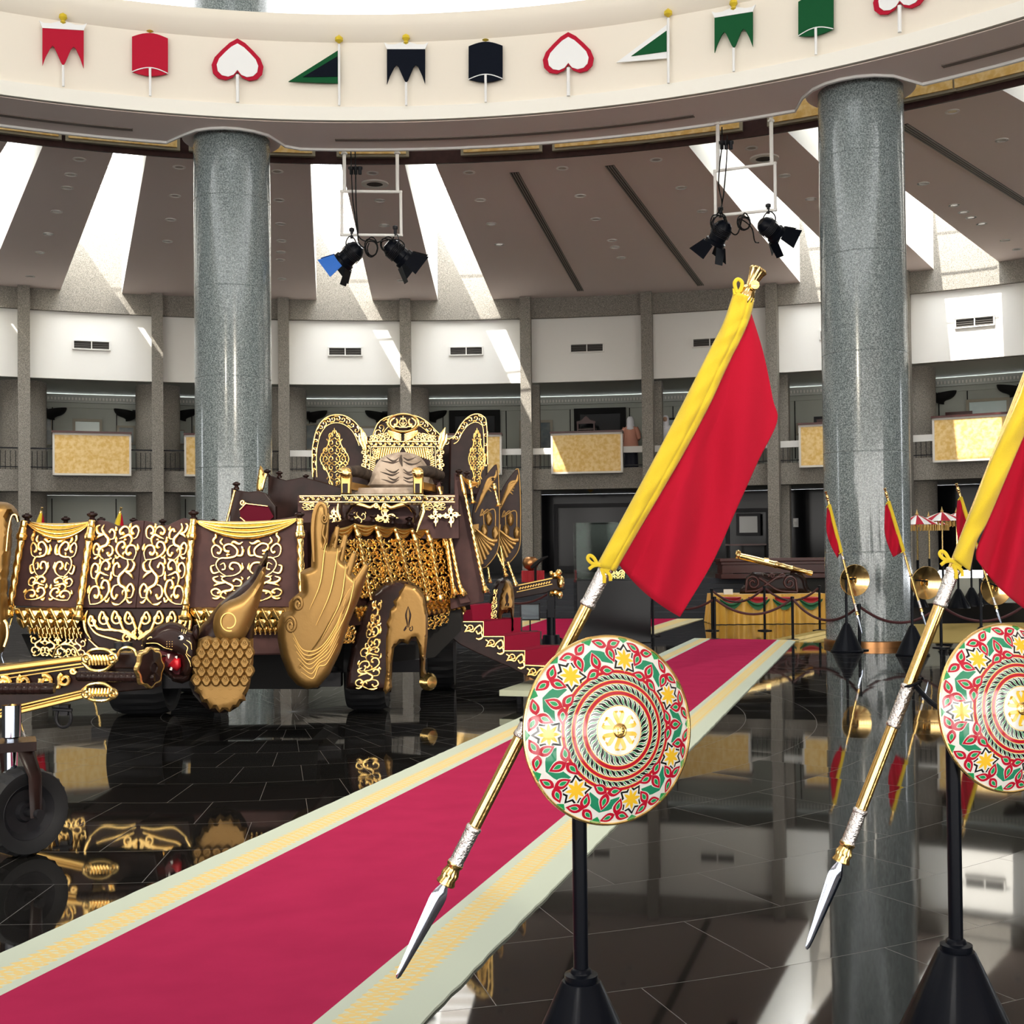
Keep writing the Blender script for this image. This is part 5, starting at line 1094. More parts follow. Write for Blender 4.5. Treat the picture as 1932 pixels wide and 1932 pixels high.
def rope(name, a, b, r, pl, par, off=.05, tw=5.0, m=None, lab=None):
    A, B = pl.at(*a, off), pl.at(*b, off); L = (B-A).length; n = max(12, int(L/r*1.6)); g = G(); sc_ = (A-CAM).length/F
    r = r*sc_; n = max(16, int(L/r*2.0))
    g.tube([A.lerp(B, i/n) for i in range(n+1)], r, 12, mod=lambda s, th: .76+.3*abs(math.sin(1.5*(th-s*L/r*.6)))); o = g.build(name, m or gold, par, sharp=180); return o
def sleeve(name, a, b, r0, r1, pl, par, off=.05, m=None):
    A, B = pl.at(*a, off), pl.at(*b, off); s = (A-CAM).length/F; L = (B-A).length; X = Matrix.Translation(A) @ (B-A).to_track_quat('Z', 'Y').to_matrix().to_4x4(); r0 *= s; r1 *= s
    g = G(); g.lathe([(.001, 0), (r0*.8, 0), (r0, .04*L), (r0*1.02, .3*L), (r0*.95, .34*L), (r0*1.08, .38*L), ((r0+r1)/2*1.0, .62*L), (r1*.92, .68*L), (r1*1.08, .74*L), (r1, .96*L), (r1*.9, L), (.001, L)], 20, X, cap=False, mod=lambda i, a_: 1+.06*math.cos(9*a_)); return g.build(name, m or gold, par)
def knob(cx, cy, s, pl, par, off=0.0, post=True):
    c = pl.at(cx, cy, off); u = (c-CAM).length/F*s
    g = G(); g.lathe([(.001, 5*u), (2.5*u, 5.2*u), (4*u, 6*u), (3*u, 4.6*u), (7*u, 4.2*u), (9*u, 2.2*u), (9*u, .2*u), (7*u, -1.8*u), (4.6*u, -2.8*u), (4.2*u, -5*u), (6.5*u, -7*u), (6.5*u, -12*u)][::-1], 20, Matrix.Translation(c), mod=lambda i, a: 1+.04*math.cos(8*a)); return g.build('knob', wood, par)
def swag(a, b, sag, pl, par, folds=4, off=.03, m=None, top=0.12, name='swag'):
    g = G(); n, k = 26, folds*6; vs = []
    for i in range(n+1):
        t = i/n; w_ = math.sin(pi*t)**.75
        for j in range(k+1):
            v = j/k; x = a[0]+(b[0]-a[0])*t; y = a[1]+(b[1]-a[1])*t+sag*(top+(1-top)*v)*w_+2.5*v; vs.append(pl.at(x, y, off+.018*w_*abs(math.sin(v*pi*folds))+.015*w_*math.sin(pi*v)))
    m_ = len(vs); vs += [v+V((0, .02, 0)) for v in vs]
    fs = [(i*(k+1)+j, i*(k+1)+j+1, (i+1)*(k+1)+j+1, (i+1)*(k+1)+j) for i in range(n) for j in range(k)]
    fs += [(i*(k+1)+k, m_+i*(k+1)+k, m_+(i+1)*(k+1)+k, (i+1)*(k+1)+k) for i in range(n)]+[((i+1)*(k+1), m_+(i+1)*(k+1), m_+i*(k+1), i*(k+1)) for i in range(n)]
    g.add(vs, fs); return g.build(name, m or gold, par)

# body core and side panels
g = G(); a, b = PA.at(30, 985), PA.at(575, 1145)
g.box(((a.x+b.x)/2, 12.05, 1.5), (b.x-a.x-.1, 2.2, .66)); g.box(((a.x+b.x)/2+.2, 12.0, .95), (b.x-a.x-.4, 2.0, .5)); g.build('body', woodb, car, bevel=.02)
panels = [([(48, 983), (110, 992), (170, 981), (152, 1147), (24, 1143)], 'left'), ([(174, 984), (188, 981), (202, 984), (216, 991), (230, 992), (246, 986), (258, 982), (272, 982), (256, 1147), (154, 1147)], 'door'),
          ([(272.5, 982), (286, 985), (300, 992), (316, 991), (332, 983), (346, 977), (362, 984), (352, 1147), (256.5, 1147)], 'door'), ([(370, 979), (460, 990), (564, 973), (574, 1145), (356, 1147)], 'right')]
PO = []
for pts, nm in panels:
    g = G(); g.slab(pts, PA, .1, 0); PO.append(g.build('door_panel' if nm == 'door' else 'side_panel', woodb, car, smooth=False, bevel=.006))
def carve(par, parts, wpx, name='scroll_carving', m=None, off=.014, pl=None):
    g = G()
    for Q, tpl, mir, fv in parts: orn(g, pl or PA, Q, tpl, wpx, off, mir, fv)
    return g.build(name, m or gold, par)
carve(PO[0], [(quad((58, 1004), (98, 1020), (88, 1090), (56, 1084)), 'vine', False, False), (quad((106, 1020), (150, 1004), (140, 1086), (100, 1090)), 'vine', True, False), (quad((56, 1086), (90, 1088), (84, 1134), (44, 1130)), 'lyre', False, False), (quad((100, 1090), (140, 1088), (132, 1132), (90, 1134)), 'lyre', True, False)], 2.6)
carve(PO[1], [(quad((180, 988), (220, 996), (212, 1056), (172, 1056)), 'flame', False, False), (quad((222, 996), (266, 986), (256, 1056), (216, 1056)), 'lyre', True, False), (quad((172, 1058), (212, 1056), (206, 1140), (166, 1140)), 'lyre', False, False), (quad((214, 1056), (258, 1056), (252, 1140), (208, 1140)), 'flame', True, False)], 3.0)
carve(PO[2], [(quad((276, 986), (316, 996), (312, 1056), (270, 1056)), 'lyre', False, False), (quad((320, 996), (358, 984), (352, 1056), (314, 1056)), 'flame', True, False), (quad((268, 1056), (312, 1056), (306, 1140), (260, 1140)), 'flame', False, False), (quad((314, 1056), (352, 1056), (346, 1140), (308, 1140)), 'lyre', True, False)], 3.0)
carve(PO[3], [(quad((398, 1010), (460, 1024), (458, 1090), (396, 1084)), 'vine', False, False), (quad((468, 1024), (532, 1006), (534, 1084), (468, 1090)), 'vine', True, False), (quad((398, 1086), (458, 1090), (456, 1134), (396, 1130)), 'flame', False, False), (quad((468, 1090), (534, 1086), (534, 1130), (470, 1134)), 'flame', True, False)], 2.8)
for s1, s2, r1_, t2 in (((46, 982), (40, 1018), (20, 1142), (13, 1164)), ((174, 981), (168, 1019), (151, 1142), (146, 1170)), ((365, 979), (361, 1018), (351, 1142), (347, 1170)), ((566, 978), (566, 1015), (570, 1140), (571, 1166))):
    sleeve('rope_sleeve', s1, s2, 6, 9, PA, car); rope('twisted_rope', s2, r1_, 6.5, PA, car); sleeve('tassel', r1_, t2, 6, 9.5, PA, car)
for cx, cy, s, off in ((51, 975, 1, .02), (174, 972, 1.05, .02), (365, 969, 1.05, .02), (565, 972, 1, .02), (124, 980, .9, -1.9), (191, 981, .85, -2.2), (252, 982, .8, -2.2), (307, 984, .8, -2.2), (403, 984, .8, -2.2)): knob(cx, cy, s, PA, car, off)
swag((50, 983), (170, 983), 34, PA, car); swag((369, 981), (562, 977), 36, PA, car)
# gold leaf mouldings under the panels
def leafband(x0, x1, y, h, n, off, lean=6, name='leaf_moulding', y2=None):
    g = G()
    for i in range(n):
        x = x0+(x1-x0)*(i+.5)/n; w_ = (x1-x0)/n*.62; yy = y+((y2-y)*(i/n) if y2 else 0)
        out = [(x-w_, yy), (x+w_*.9, yy), (x+w_+lean*.4, yy+h*.5), (x+lean, yy+h), (x-w_*.5+lean*.3, yy+h*.8), (x-w_, yy+h*.4)]
        g.pillow(crc(out, 3), PA, .05, w_*.9, off+.012*(i % 2), res=w_*.6, back=False); g.rib([(x-w_*.4, yy+2), (x+lean*.8, yy+h-2)], 1.0, PA, off+.06+.012*(i % 2), .6)
    return g.build(name, gold, car)
leafband(30, 152, 1147, 24, 6, 0); leafband(34, 150, 1164, 22, 7, -.06, 3); leafband(362, 574, 1147, 24, 10, 0); leafband(366, 570, 1164, 22, 12, -.06, 3)
leafband(52, 152, 1180, 18, 12, -.14, 1); leafband(70, 156, 1190, 16, 12, -.2, 1); leafband(440, 560, 1180, 18, 13, -.14, 1)
g = G(); g.slab([(156, 1147), (364, 1147), (354, 1236), (162, 1234)], PA, .5, -.02); low = g.build('skirt_panel', wood, car, smooth=False, bevel=.01)
g = G()
for s in (-1, 1):
    cx = 259
    for ex, ey, rr in ((14, 1168, 12), (38, 1167, 12.5), (62, 1168, 12.5), (84, 1173, 10)):
        sp_ = [(ex+rr*(1-t*.8)*cos(-2.2+t*8.6), ey+rr*1.15*(1-t*.8)*sin(-2.2+t*8.6)) for t in [k/22 for k in range(23)]]
        stem = [(2, 1206), (4+ex*.35, 1194-ex*.05), (ex-rr*.9, 1186)]; 
        pts = cr([(cx+s*x, y) for x, y in stem]+[(cx+s*x, y) for x, y in sp_[2::2]], 3); n = len(pts)
        g.rib(pts, [3.0-1.2*i/n for i in range(n-1)]+[2.6], PA, 0.0, .8)
    for ex, ey, rr in ((19, 1204, 11),):
        sp_ = [(ex+rr*(1-t*.8)*cos(-3+t*8.6), ey+rr*(1-t*.8)*sin(-3+t*8.6)) for t in [k/22 for k in range(23)]]; g.rib([(cx+s*x, y) for x, y in [(3, 1192)]+sp_], 2.4, PA, 0, .8)
    g.rib(cr([(cx+s*8, 1218), (cx+s*40, 1207), (cx+s*76, 1196), (cx+s*92, 1178)], 6), [1.4, 2.4, 2.2, 1], PA, 0, .8); g.rib(cr([(cx+s*4, 1228), (cx+s*30, 1224), (cx+s*66, 1226), (cx+s*92, 1206)], 6), [1.2, 2.6, 2.2, 1], PA, 0, .8)
    g.rib(cr([(cx+s*94, 1152), (cx+s*100, 1168), (cx+s*97, 1190), (cx+s*88, 1206)], 6), [1, 3.4, 2.6, 1], PA, 0, .8)
g.build('scroll_carving', gold, low)
g = G()
for i, x in enumerate((72, 96, 120, 146)): orn(g, PA, quad((x-14, 1200+i*1.5), (x+16, 1202+i*1.5), (x+14, 1238+i*1.5), (x-12, 1236+i*1.5)), 'flame', 1.7, .0, i % 2 == 0)
g.build('lower_filigree', gold, car)
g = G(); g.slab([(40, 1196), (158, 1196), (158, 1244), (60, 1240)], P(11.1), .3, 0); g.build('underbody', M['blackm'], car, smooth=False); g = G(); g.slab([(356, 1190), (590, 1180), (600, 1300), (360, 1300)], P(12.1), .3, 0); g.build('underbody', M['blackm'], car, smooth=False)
# chassis beams and wheels
g = G(); a, b = P(12).at(215, 1318), P(12).at(640, 1330); g.box(((a.x+b.x)/2, 12.2, .36), (b.x-a.x, .16, .14)); g.box(((a.x+b.x)/2, 13.6, .36), (b.x-a.x+1.5, .16, .14)); g.box((a.x+.6, 12.9, .36), (.14, 1.5, .14)); g.box((b.x-.3, 12.9, .36), (.14, 1.5, .14)); g.build('chassis', M['steel'], car, smooth=False)
def wheel(c, axis, rr, wd, par, tread=True):
    X = Matrix.Translation(c) @ V(axis).normalized().to_track_quat('Z', 'Y').to_matrix().to_4x4(); g = G(); h = wd/2
    g.lathe([(rr*.62, -h*.7), (rr*.8, -h*.95), (rr*.93, -h), (rr, -h*.7), (rr*1.0, 0), (rr, h*.7), (rr*.93, h), (rr*.8, h*.95), (rr*.62, h*.7)], 72, X, cap=False, mod=lambda i, a: (1-.035*(math.sin(24*a+(i-4)*.5) > .25)) if 3 <= i <= 5 else 1); o = g.build('tyre', M['rubber'], par, sharp=25)
    g = G(); g.lathe([(.001, -h*.5), (rr*.2, -h*.5), (rr*.25, -h*.2), (rr*.5, -h*.3), (rr*.63, -h*.75), (rr*.65, -h*.7), (rr*.65, h*.7), (rr*.63, h*.75), (rr*.5, h*.3), (rr*.25, h*.2), (rr*.2, h*.5), (.001, h*.5)], 36, X, cap=False); g.build('rim', M['steel'], o); return o
for (x, y, rr, wd) in ((-3.75, 12.45, .42, .55), (-1.5, 12.6, .42, .4), (-3.7, 14.4, .42, .5), (-.9, 14.6, .42, .4)): wheel(V((x, y, rr)), (0, 1, .0) if False else (1, 0, 0), rr, wd, car)
# front caster on the drawbar with fork and silver ram
wc = V((P(6.6).at(45, 1532).x, 6.6, .235)); ax = V((.8, -.6, 0)); wheel(wc, ax, .235, .15, car)
g = G(); an = ax.normalized()
for s in (-1, 1):
    if s == 1: g.tube([wc+an*.12+V((0, 0, -.02)), wc+an*.13+V((-.02, .02, .2)), wc+an*.09+V((-.06, .05, .33))], [.035, .04, .05], 8, N=an, flat=.35)
    else: g.tube([wc-an*.12, wc-an*.12+V((-.06, .05, .33))], .03, 8)
g.box(wc+V((-.06, .05, .35)), (.2, .22, .05), .4); g.build('caster_fork', wood, car)
g = G(); g.tube([wc+an*-.14, wc+an*.16], .025, 12); g.build('axle', M['steel'], car)
c = wc+V((-.085, .05, 0)); g = G(); g.lathe([(.045, .36), (.045, .44), (.036, .445), (.036, .62), (.05, .63), (.05, .8)], 24, Matrix.Translation((c.x, c.y, 0))); g.build('silver_ram', M['chrome'], car)
# drawbar coming forward on the left, with gold edge mouldings and scroll capitals
DB = Pl((PA.at(160, 1275).x-.3, 8.6), (PA.at(0, 1290).x+.3+.6, 8.6)) if False else P(8.8)
g = G(); g.slab([(-120, 1264), (170, 1242), (180, 1310), (-120, 1362)], DB, .22, 0); g.slab([(160, 1246), (300, 1240), (290, 1300), (160, 1312)], P(9.1), .2, 0); g.slab([(215, 1232), (280, 1232), (280, 1262), (215, 1262)], P(8.9), .2, 0); db = g.build('drawbar', wood, car, smooth=False, bevel=.01)
g = G()
for ya, yb, w_ in ((1262, 1240, 5), (1274, 1250, 2), (1282, 1256, 1.5), (1340, 1300, 2), (1352, 1311, 4), (1346, 1305, 1.5)): line(g, DB, [(-120, ya+(ya-yb)*.7), (168, yb)], w_, .02, .8)
g.build('gold_edging', goldd, db)
g = G()
for cx, s in ((8, 1), (45, -1), (85, 1), (122, -1)):
    g.rib([(cx+13*(1-t*.8)*cos(-2+s*t*8), 1288-cx*.04+s*1+13*(1-t*.8)*sin(-2+s*t*8)) for t in [k/22 for k in range(23)]], [3.5]*18+[5], DB, .02, .8); g.rib(cr([(cx-22, 1300-cx*.04), (cx-12, 1296), (cx-10, 1280)], 5), [1, 4, 3], DB, .02, .8)
g.rib([(138+6*(1-t*.7)*cos(t*7), 1266+6*(1-t*.7)*sin(t*7)) for t in [k/14 for k in range(15)]], 3, DB, .02, .8); g.build('scroll_carving', gold, db)
def capital(cx, cy, hw, hh, fl):
    g = G()
    for s in (-1, 1): g.rib([(cx+s*(hw-9)+s*9*(1-t*.78)*cos(-1.6+t*8.2), cy-fl*(hh*.35)+fl*9*(1-t*.78)*sin(-1.6+t*8.2)*-1) for t in [k/20 for k in range(21)]], 3.4, DB, .05, 1.1, 8)
    g.rib(cr([(cx-hw+2, cy), (cx-hw*.6, cy-fl*hh*.9), (cx, cy-fl*hh*1.15), (cx+hw*.6, cy-fl*hh*.9), (cx+hw-2, cy)], 6), 3.4, DB, .04, 1.1, 8); g.rib(cr([(cx-hw, cy+fl*2), (cx-hw*.5, cy+fl*hh*.8), (cx+hw*.3, cy+fl*hh*.8), (cx+hw, cy-fl*4)], 6), 3, DB, .04, 1.1, 8)
    for k in range(8): x = cx-hw*.62+hw*1.24*k/7; g.rib(cr([(x-3, cy-fl*hh*.62), (x+1, cy-fl*hh*.2), (x+2, cy+fl*hh*.35)], 4), [2, 3.2, 2], DB, .05, 1)
    g.build('scroll_capital', gold, db)
capital(188, 1248, 33, 20, 1); capital(188, 1304, 33, 16, -1)
def rod(a, b, r, pl, off, name='handle_rod'):
    A, B = pl.at(*a, off), pl.at(*b, off); s = (A-CAM).length/F*r; L = (B-A).length; X = Matrix.Translation(A) @ (B-A).to_track_quat('Z', 'Y').to_matrix().to_4x4(); n = 12; pr = [(.001, 0), (s*.8, .0), (s, s*.4)]
    for k in range(n): z = .05*L+.87*L*k/n; pr += [(s, z), (s*.93, z+.004), (s, z+.008)]
    pr += [(s, L-s*.5), (s*.8, L), (.001, L)]; g = G(); g.lathe(pr, 20, X, cap=False); g.build(name, wood, car)
rod((145, 1276), (292, 1278), 9, DB, .25); rod((-60, 1300), (103, 1299), 10, DB, .35)
g = G(); g.lathe([(.001, .02), (.03, .02), (.036, .03), (.05, .02), (.1, .015), (.13, .0), (.13, -.04), (.001, -.04)], 40, Matrix.Translation(P(8.55).at(285, 1260)) @ lines_frame((.92, -.39, 0)), mod=lambda i, a: 1+(.07*math.cos(8*a) if 4 <= i <= 6 else 0)); g.build('medallion', wood, car)
g = G(); g.lathe([(.128, .004), (.136, 0), (.136, -.03), (.128, -.035)], 48, Matrix.Translation(P(8.55).at(285, 1260)) @ lines_frame((.92, -.39, 0)), mod=lambda i, a: 1+.07*math.cos(8*a)); g.build('medallion_rim', gold, car)
g = G(); g.rib(cr([(109, 1338), (106, 1355), (110, 1367), (120, 1372), (130, 1367), (134, 1355), (131, 1338)], 5), 3.2, DB, -.08, 1, 8); g.slab([(111, 1330), (129, 1330), (127, 1350), (113, 1350)], DB, .05, -.06); g.rib([(100, 1338), (136, 1340)], 3.2, DB, -.06, 1); g.build('shackle', M['steel'], car)
g = G(); q = P(9.6)
for x in (226, 240): g.tube([q.at(x, 1262), q.at(x, 1218)], .03, 10); g.lathe([(.045, 0), (.045, .05), (.001, .06)], 12, Matrix.Translation(q.at(x, 1224)))
g.box(q.at(250, 1256), (.25, .12, .12)); g.tube([q.at(245, 1262), q.at(276, 1258)], .03, 10); g.build('coupling', M['steel'], car)
g = G()
g.rib(cr([(222, 1238), (228, 1226), (240, 1222), (252, 1226), (258, 1238)], 5), 3, DB, .02, 1, 8); g.build('gold_hoop', gold, car); g = G(); g.rib(cr([(100, 1240), (108, 1222), (124, 1216), (140, 1222), (150, 1238)], 5), 2, P(9.6), 0, 1, 8); g.build('gold_hoop', gold, car)

# the black gold-maned beast
CB = P(9.45)
be = G(); be.pillow(crc([(373, 1190), (388, 1172), (414, 1138), (453, 1106), (479, 1080), (497, 1048), (504, 1037), (506, 1050), (500, 1085), (492, 1125), (482, 1165), (478, 1200), (474, 1250), (468, 1300), (458, 1324), (436, 1342), (404, 1344), (378, 1326), (356, 1290), (366, 1240)], 2), CB, .17, 26, -.14, res=7); body = be.build('beast_neck', M['blackm'] if False else wood, car)
g = G(); g.pillow([(270, 1224), (267, 1208), (274, 1199), (284, 1191), (291, 1184), (303, 1178), (318, 1173), (334, 1174), (346, 1180), (356, 1189), (368, 1194), (374, 1210), (374, 1235), (368, 1262), (358, 1280), (344, 1284), (338, 1270), (342, 1256), (340, 1242), (330, 1236), (316, 1232), (304, 1228), (298, 1222), (286, 1218)], CB, .13, 16, -.02, res=4.5); hd = g.build('beast_head', M['blackm'] if False else wood, car)
g = G(); g.pillow([(352, 1260), (362, 1270), (358, 1284), (344, 1290), (326, 1286), (312, 1276), (304, 1262), (305, 1250), (311, 1246), (318, 1260), (330, 1272), (342, 1272)], CB, .09, 9, -.01, res=4); g.build('lower_jaw', wood, hd)
g = G(); g.slab([(300, 1226), (340, 1238), (346, 1260), (338, 1276), (320, 1272), (308, 1258), (304, 1242)], CB, .05, -.03); g.build('mouth_lining', mat('dark_red_mouth', (.12, .01, .02), .5), hd, smooth=False)
g = G(); g.pillow([(320, 1252), (330, 1240), (341, 1242), (342, 1258), (334, 1266), (322, 1262), (316, 1258)], CB, .06, 8, .03, res=4); g.build('tongue', M['tongue'], hd)
for x, y, dx, dy, h in ((318, 1234, 0, 1, 9), (332, 1238, 1, 1, 5), (322, 1264, 1, -1, 9), (311, 1236, 0, 1, 4)):
    g = G(); g.rib([(x, y), (x+dx*.2*h, y+dy*h*.6), (x+dx*.4*h, y+dy*h)], [2.6, 1.8, .3], CB, .07, 1, 8); g.build('fang', M['wh'], hd)
g = G(); g.lathe([(.001, .03), (.014, .026), (.026, .012), (.03, 0)], 20, Matrix.Translation(CB.at(343, 1203, .09)) @ lines_frame((-.3, -1, 0)), cap=False); g.build('eye', M['wh'], hd)
g = G(); g.lathe([(.001, .035), (.009, .033), (.011, .028)], 14, Matrix.Translation(CB.at(342, 1203, .09)) @ lines_frame((-.3, -1, 0)), cap=False); g.build('pupil', M['blk'], hd)
g = G(); g.pillow([(362, 1196), (366, 1180), (373, 1178), (376, 1190), (374, 1206), (368, 1208)], CB, .05, 5, .06, res=4); g.build('ear', wood, hd)
g = G()
for i in range(5): g.rib([(336+i*3.4, 1197-i*.3), (335+i*4.2, 1187+abs(i-2))], [1, .3], CB, .1, .8)
for pts in ([(346, 1214), (354, 1222), (352, 1232), (360, 1240)], [(352, 1208), (360, 1214), (362, 1226)], [(350, 1234), (358, 1248), (360, 1258)]): g.rib(cr(pts, 5), [.4, 1.3, .5], CB, .11, .7)
for i in range(9): g.lathe([(.001, .006), (.006, 0), (.001, -.004)], 6, Matrix.Translation(CB.at(315+(i % 3)*5, 1211+(i//3)*4.5, .11)))
g.rib(cr([(278, 1206), (284, 1202), (290, 1206)], 5), 1.2, CB, .1, .7); g.rib(cr([(276, 1214), (296, 1214), (310, 1222), (326, 1226)], 5), .9, CB, .11, .7); g.build('gold_face_paint', gold, hd)
g = G(); rnd = random.Random(5)
outl = [(374, 1206), (392, 1200), (430, 1216), (478, 1206), (476, 1250), (468, 1300), (456, 1322), (436, 1342), (406, 1342), (380, 1326), (362, 1290), (366, 1262), (370, 1232)]
def inpoly(x, y, P_):
    c = False; j = len(P_)-1
    for i in range(len(P_)):
        if (P_[i][1] > y) != (P_[j][1] > y) and x < (P_[j][0]-P_[i][0])*(y-P_[i][1])/(P_[j][1]-P_[i][1])+P_[i][0]: c = not c
        j = i
    return c
rows = 0; y = 1196; items = []
while y < 1338:
    x = 362+(9 if rows % 2 else 0)
    while x < 482:
        if inpoly(x, y+4, outl): items.append((x, y))
        x += 18
    y += 17; rows += 1
base_o = crc(outl[:7], 1)
sc_out = [(374, 1206), (392, 1199), (430, 1214), (478, 1204), (478, 1250), (472, 1290), (468, 1304), (462, 1312), (464, 1322), (454, 1324), (450, 1334), (440, 1334), (434, 1344), (424, 1338), (414, 1345), (406, 1336), (396, 1338), (390, 1326), (380, 1324), (376, 1310), (366, 1304), (368, 1292), (358, 1284), (364, 1272), (358, 1262), (366, 1252), (362, 1240), (370, 1230)]
g.pillow(sc_out, CB, .05, 8, .03, res=6, back=False)
for x, y in sorted(items, key=lambda p: -p[1]):
    s = 11; lay = .06+(1340-y)*.0006
    if y < 1292:
        g.pillow([(x+s*1.0*cos(a)*(.85 if sin(a) > 0 else 1), y+2+s*1.15*sin(a)) for a in [k*pi/7 for k in range(14)]], CB, .022, 2, lay, res=5, back=False)
        g.rib([(x+4.4*(1-t*.8)*cos(t*7+.6), y-1+4.4*(1-t*.8)*sin(t*7+.6)) for t in [k/10 for k in range(11)]], 1.5, CB, lay+.024, .8)
    elif y < 1326: g.rib(cr([(x-8, y-3), (x, y+3), (x+8, y-3)], 4), [.3, 1.6, .3], CB, .078, .8)
g.build('mane_scales', goldm, body)
g = G(); g.pillow(crc([(402, 1182), (406, 1158), (424, 1137), (453, 1124), (476, 1103), (496, 1070), (502, 1062), (500, 1090), (496, 1112), (486, 1150), (471, 1186), (458, 1208), (440, 1217), (418, 1213), (406, 1200)], 3), CB, .1, 26, .06, res=6); ear = g.build('gold_ear_plume', goldm, body)
g = G(); g.rib([(432+17*(1-t*.35)*cos(t*7.4+1), 1172+19*(1-t*.35)*sin(t*7.4+1)) for t in [k/30 for k in range(31)]], [.6]+[1.8]*28+[.6], CB, .155, .8); g.build('eye_swirl', goldd, ear)

# great gold wing
WG = P(10.1)
wout = [(605, 943), (594, 952), (588, 970), (586, 1000), (588, 1040), (587, 1070), (575, 1074), (566, 1080), (567, 1095), (568, 1115), (552, 1128), (545, 1136), (545, 1150), (530, 1158), (523, 1180), (524, 1210), (530, 1240), (544, 1274), (560, 1292), (578, 1300), (600, 1297), (622, 1272), (642, 1230), (660, 1172), (678, 1128), (690, 1092), (697, 1061), (684, 1070), (672, 1088), (664, 1080), (674, 1050), (670, 1040), (654, 1060), (648, 1055), (655, 1020), (653, 1006), (640, 1028), (634, 1030), (640, 1000), (638, 990), (626, 1008), (620, 1030), (616, 1020), (621, 985), (621, 962), (616, 949)]
def wfn(x, y):
    t = (x-520)*.9+(1300-y)*.12; d = math.hypot(x-548, y-1170)
    return 1+.10*math.sin(math.hypot(x-505, (y-1120)*.55)*.42)
g = G(); g.pillow(wout, WG, .12, 14, 0, res=5); wing = g.build('gold_wing', goldm, car)
for i, (a, b, c_, d_, w_) in enumerate((((556, 1268), (610, 1210), (648, 1140), (692, 1066), 11), ((552, 1240), (600, 1190), (640, 1120), (668, 1044), 10.5), ((552, 1215), (592, 1170), (628, 1100), (652, 1010), 10), ((556, 1192), (588, 1150), (616, 1085), (637, 994), 9.5), ((566, 1170), (592, 1120), (606, 1060), (618, 968), 9))):
    g = G(); pts = cr([a, b, c_, d_], 8); n = len(pts); g.rib(pts, [w_*(.25+.85*math.sin(pi*(.12+.86*i_/n))**.8) for i_ in range(n)], WG, .105-.012*i, .45, 10); g.build('feather', goldm, wing)
g = G()
for cx, cy, rr in ((548, 1180, 12), (562, 1140, 10)):
    g = G(); g.rib([(cx+rr*(1-t*.82)*cos(-2.8+t*9), cy+rr*1.5*(1-t*.82)*sin(-2.8+t*9)) for t in [k/26 for k in range(27)]], [2]+[3.4]*22+[3, 3, 3.6, 3.6], WG, .12, .8, 8); g.build('volute', goldm, wing)
g = G()
g.rib(cr([(592, 1060), (590, 1000), (594, 966), (604, 950), (614, 958), (616, 980)], 6), [2, 4, 4.4, 4.2, 3.4, 2], WG, .1, .8, 8); g.rib([(612+6*(1-t*.7)*cos(t*8), 978+9*(1-t*.7)*sin(t*8)) for t in [k/18 for k in range(19)]], 1.8, WG, .14, .8); g.rib([(612, 990), (609, 1008), (614, 1020), (609, 1036)], 2.4, WG, .12, .8, sm=5)
g.build('volute', goldm, wing); g = G()
for k in range(7): g.rib(cr([(550+k*3, 1190+k*13), (572+k*3, 1226+k*9), (604-k*.5, 1222+k*6), (634-k*3, 1180+k*12), (652-k*2.4, 1130+k*14)], 7), [.4, 1.5, 1.3, .3], WG, .125, .6)
for pts in ([(584, 1150), (604, 1100), (612, 1040), (617, 1024)], [(596, 1180), (622, 1120), (634, 1060), (637, 1034)], [(606, 1206), (640, 1140), (650, 1090), (652, 1064)], [(616, 1230), (652, 1160), (666, 1110), (668, 1090)]): g.rib(cr(pts, 7), [.4, 1.6, 1.4, .3], WG, .135, .5)
g.build('feather_groove', goldd, wing); g = None
# left gold arch wing partly outside the frame
g = G(); g.pillow(crc([(-60, 1230), (-62, 1050), (-40, 960), (-12, 948), (14, 948), (30, 960), (38, 984), (30, 982), (22, 970), (18, 975), (20, 1010), (14, 1070), (10, 1120), (6, 1230)], 2), P(10.6), .16, 16, 0, res=8); lw = g.build('gold_wing', goldm, car)
g = G(); g.rib(cr([(12, 1040), (16, 1000), (22, 974), (30, 972), (34, 984)], 6), 1.6, P(10.6), .14, .8); g.build('arch_edging', gold, lw); g = G(); g.rib([(8, 1170), (13, 1180), (14, 1200), (8, 1220)], 3, P(10.4), .12, .6, sm=5); g.build('arch_edging', gold, lw)

# platform, throne backs
TH = P(12.0)
g = G(); a, b = TH.at(560, 935), TH.at(866, 1100); g.box(((a.x+b.x)/2, 12.95, (a.z+1.75)/2), (b.x-a.x, 1.8, a.z-1.75)); dais = g.build('dais', woodb, car, smooth=False)
g = G(); line(g, TH, [(565, 936), (858, 936)], 1.6, .02); line(g, TH, [(565, 947), (858, 947)], 1.6, .02)
band(g, TH, (566, 941.5), (858, 941.5), 30, 9, 1.1, .03); g.build('scroll_border', gold, dais)
def cross(cx, cy, s, pl, par, m):
    g = G()
    for a in range(4):
        th = a*pi/2; pts = [(0, -.14), (.45, -.12), (.62, -.3), (.72, -.1), (1.1, 0), (.72, .1), (.62, .3), (.45, .12), (0, .14)]
        if a == 1: pts = [(x*1.25, y) for x, y in pts]
        g.slab([(cx+s*(x*cos(th)-y*sin(th)), cy+s*(x*sin(th)+y*cos(th))) for x, y in pts], pl, .02, .025)
    for a in range(4):
        th = a*pi/2+pi/4; g.rib(euler(cx+s*.1*cos(th), cy+s*.1*sin(th), th, s*.9, .02*12/s, .35*12/s), s*.075, pl, .02, .8)
    g.build('cross_ornament', m, par)
for cx, cy, s in ((630, 974, 15), (727, 977, 23), (822, 974, 14), (851, 972, 17)): cross(cx, cy, s, TH, dais, gold)
g = G()
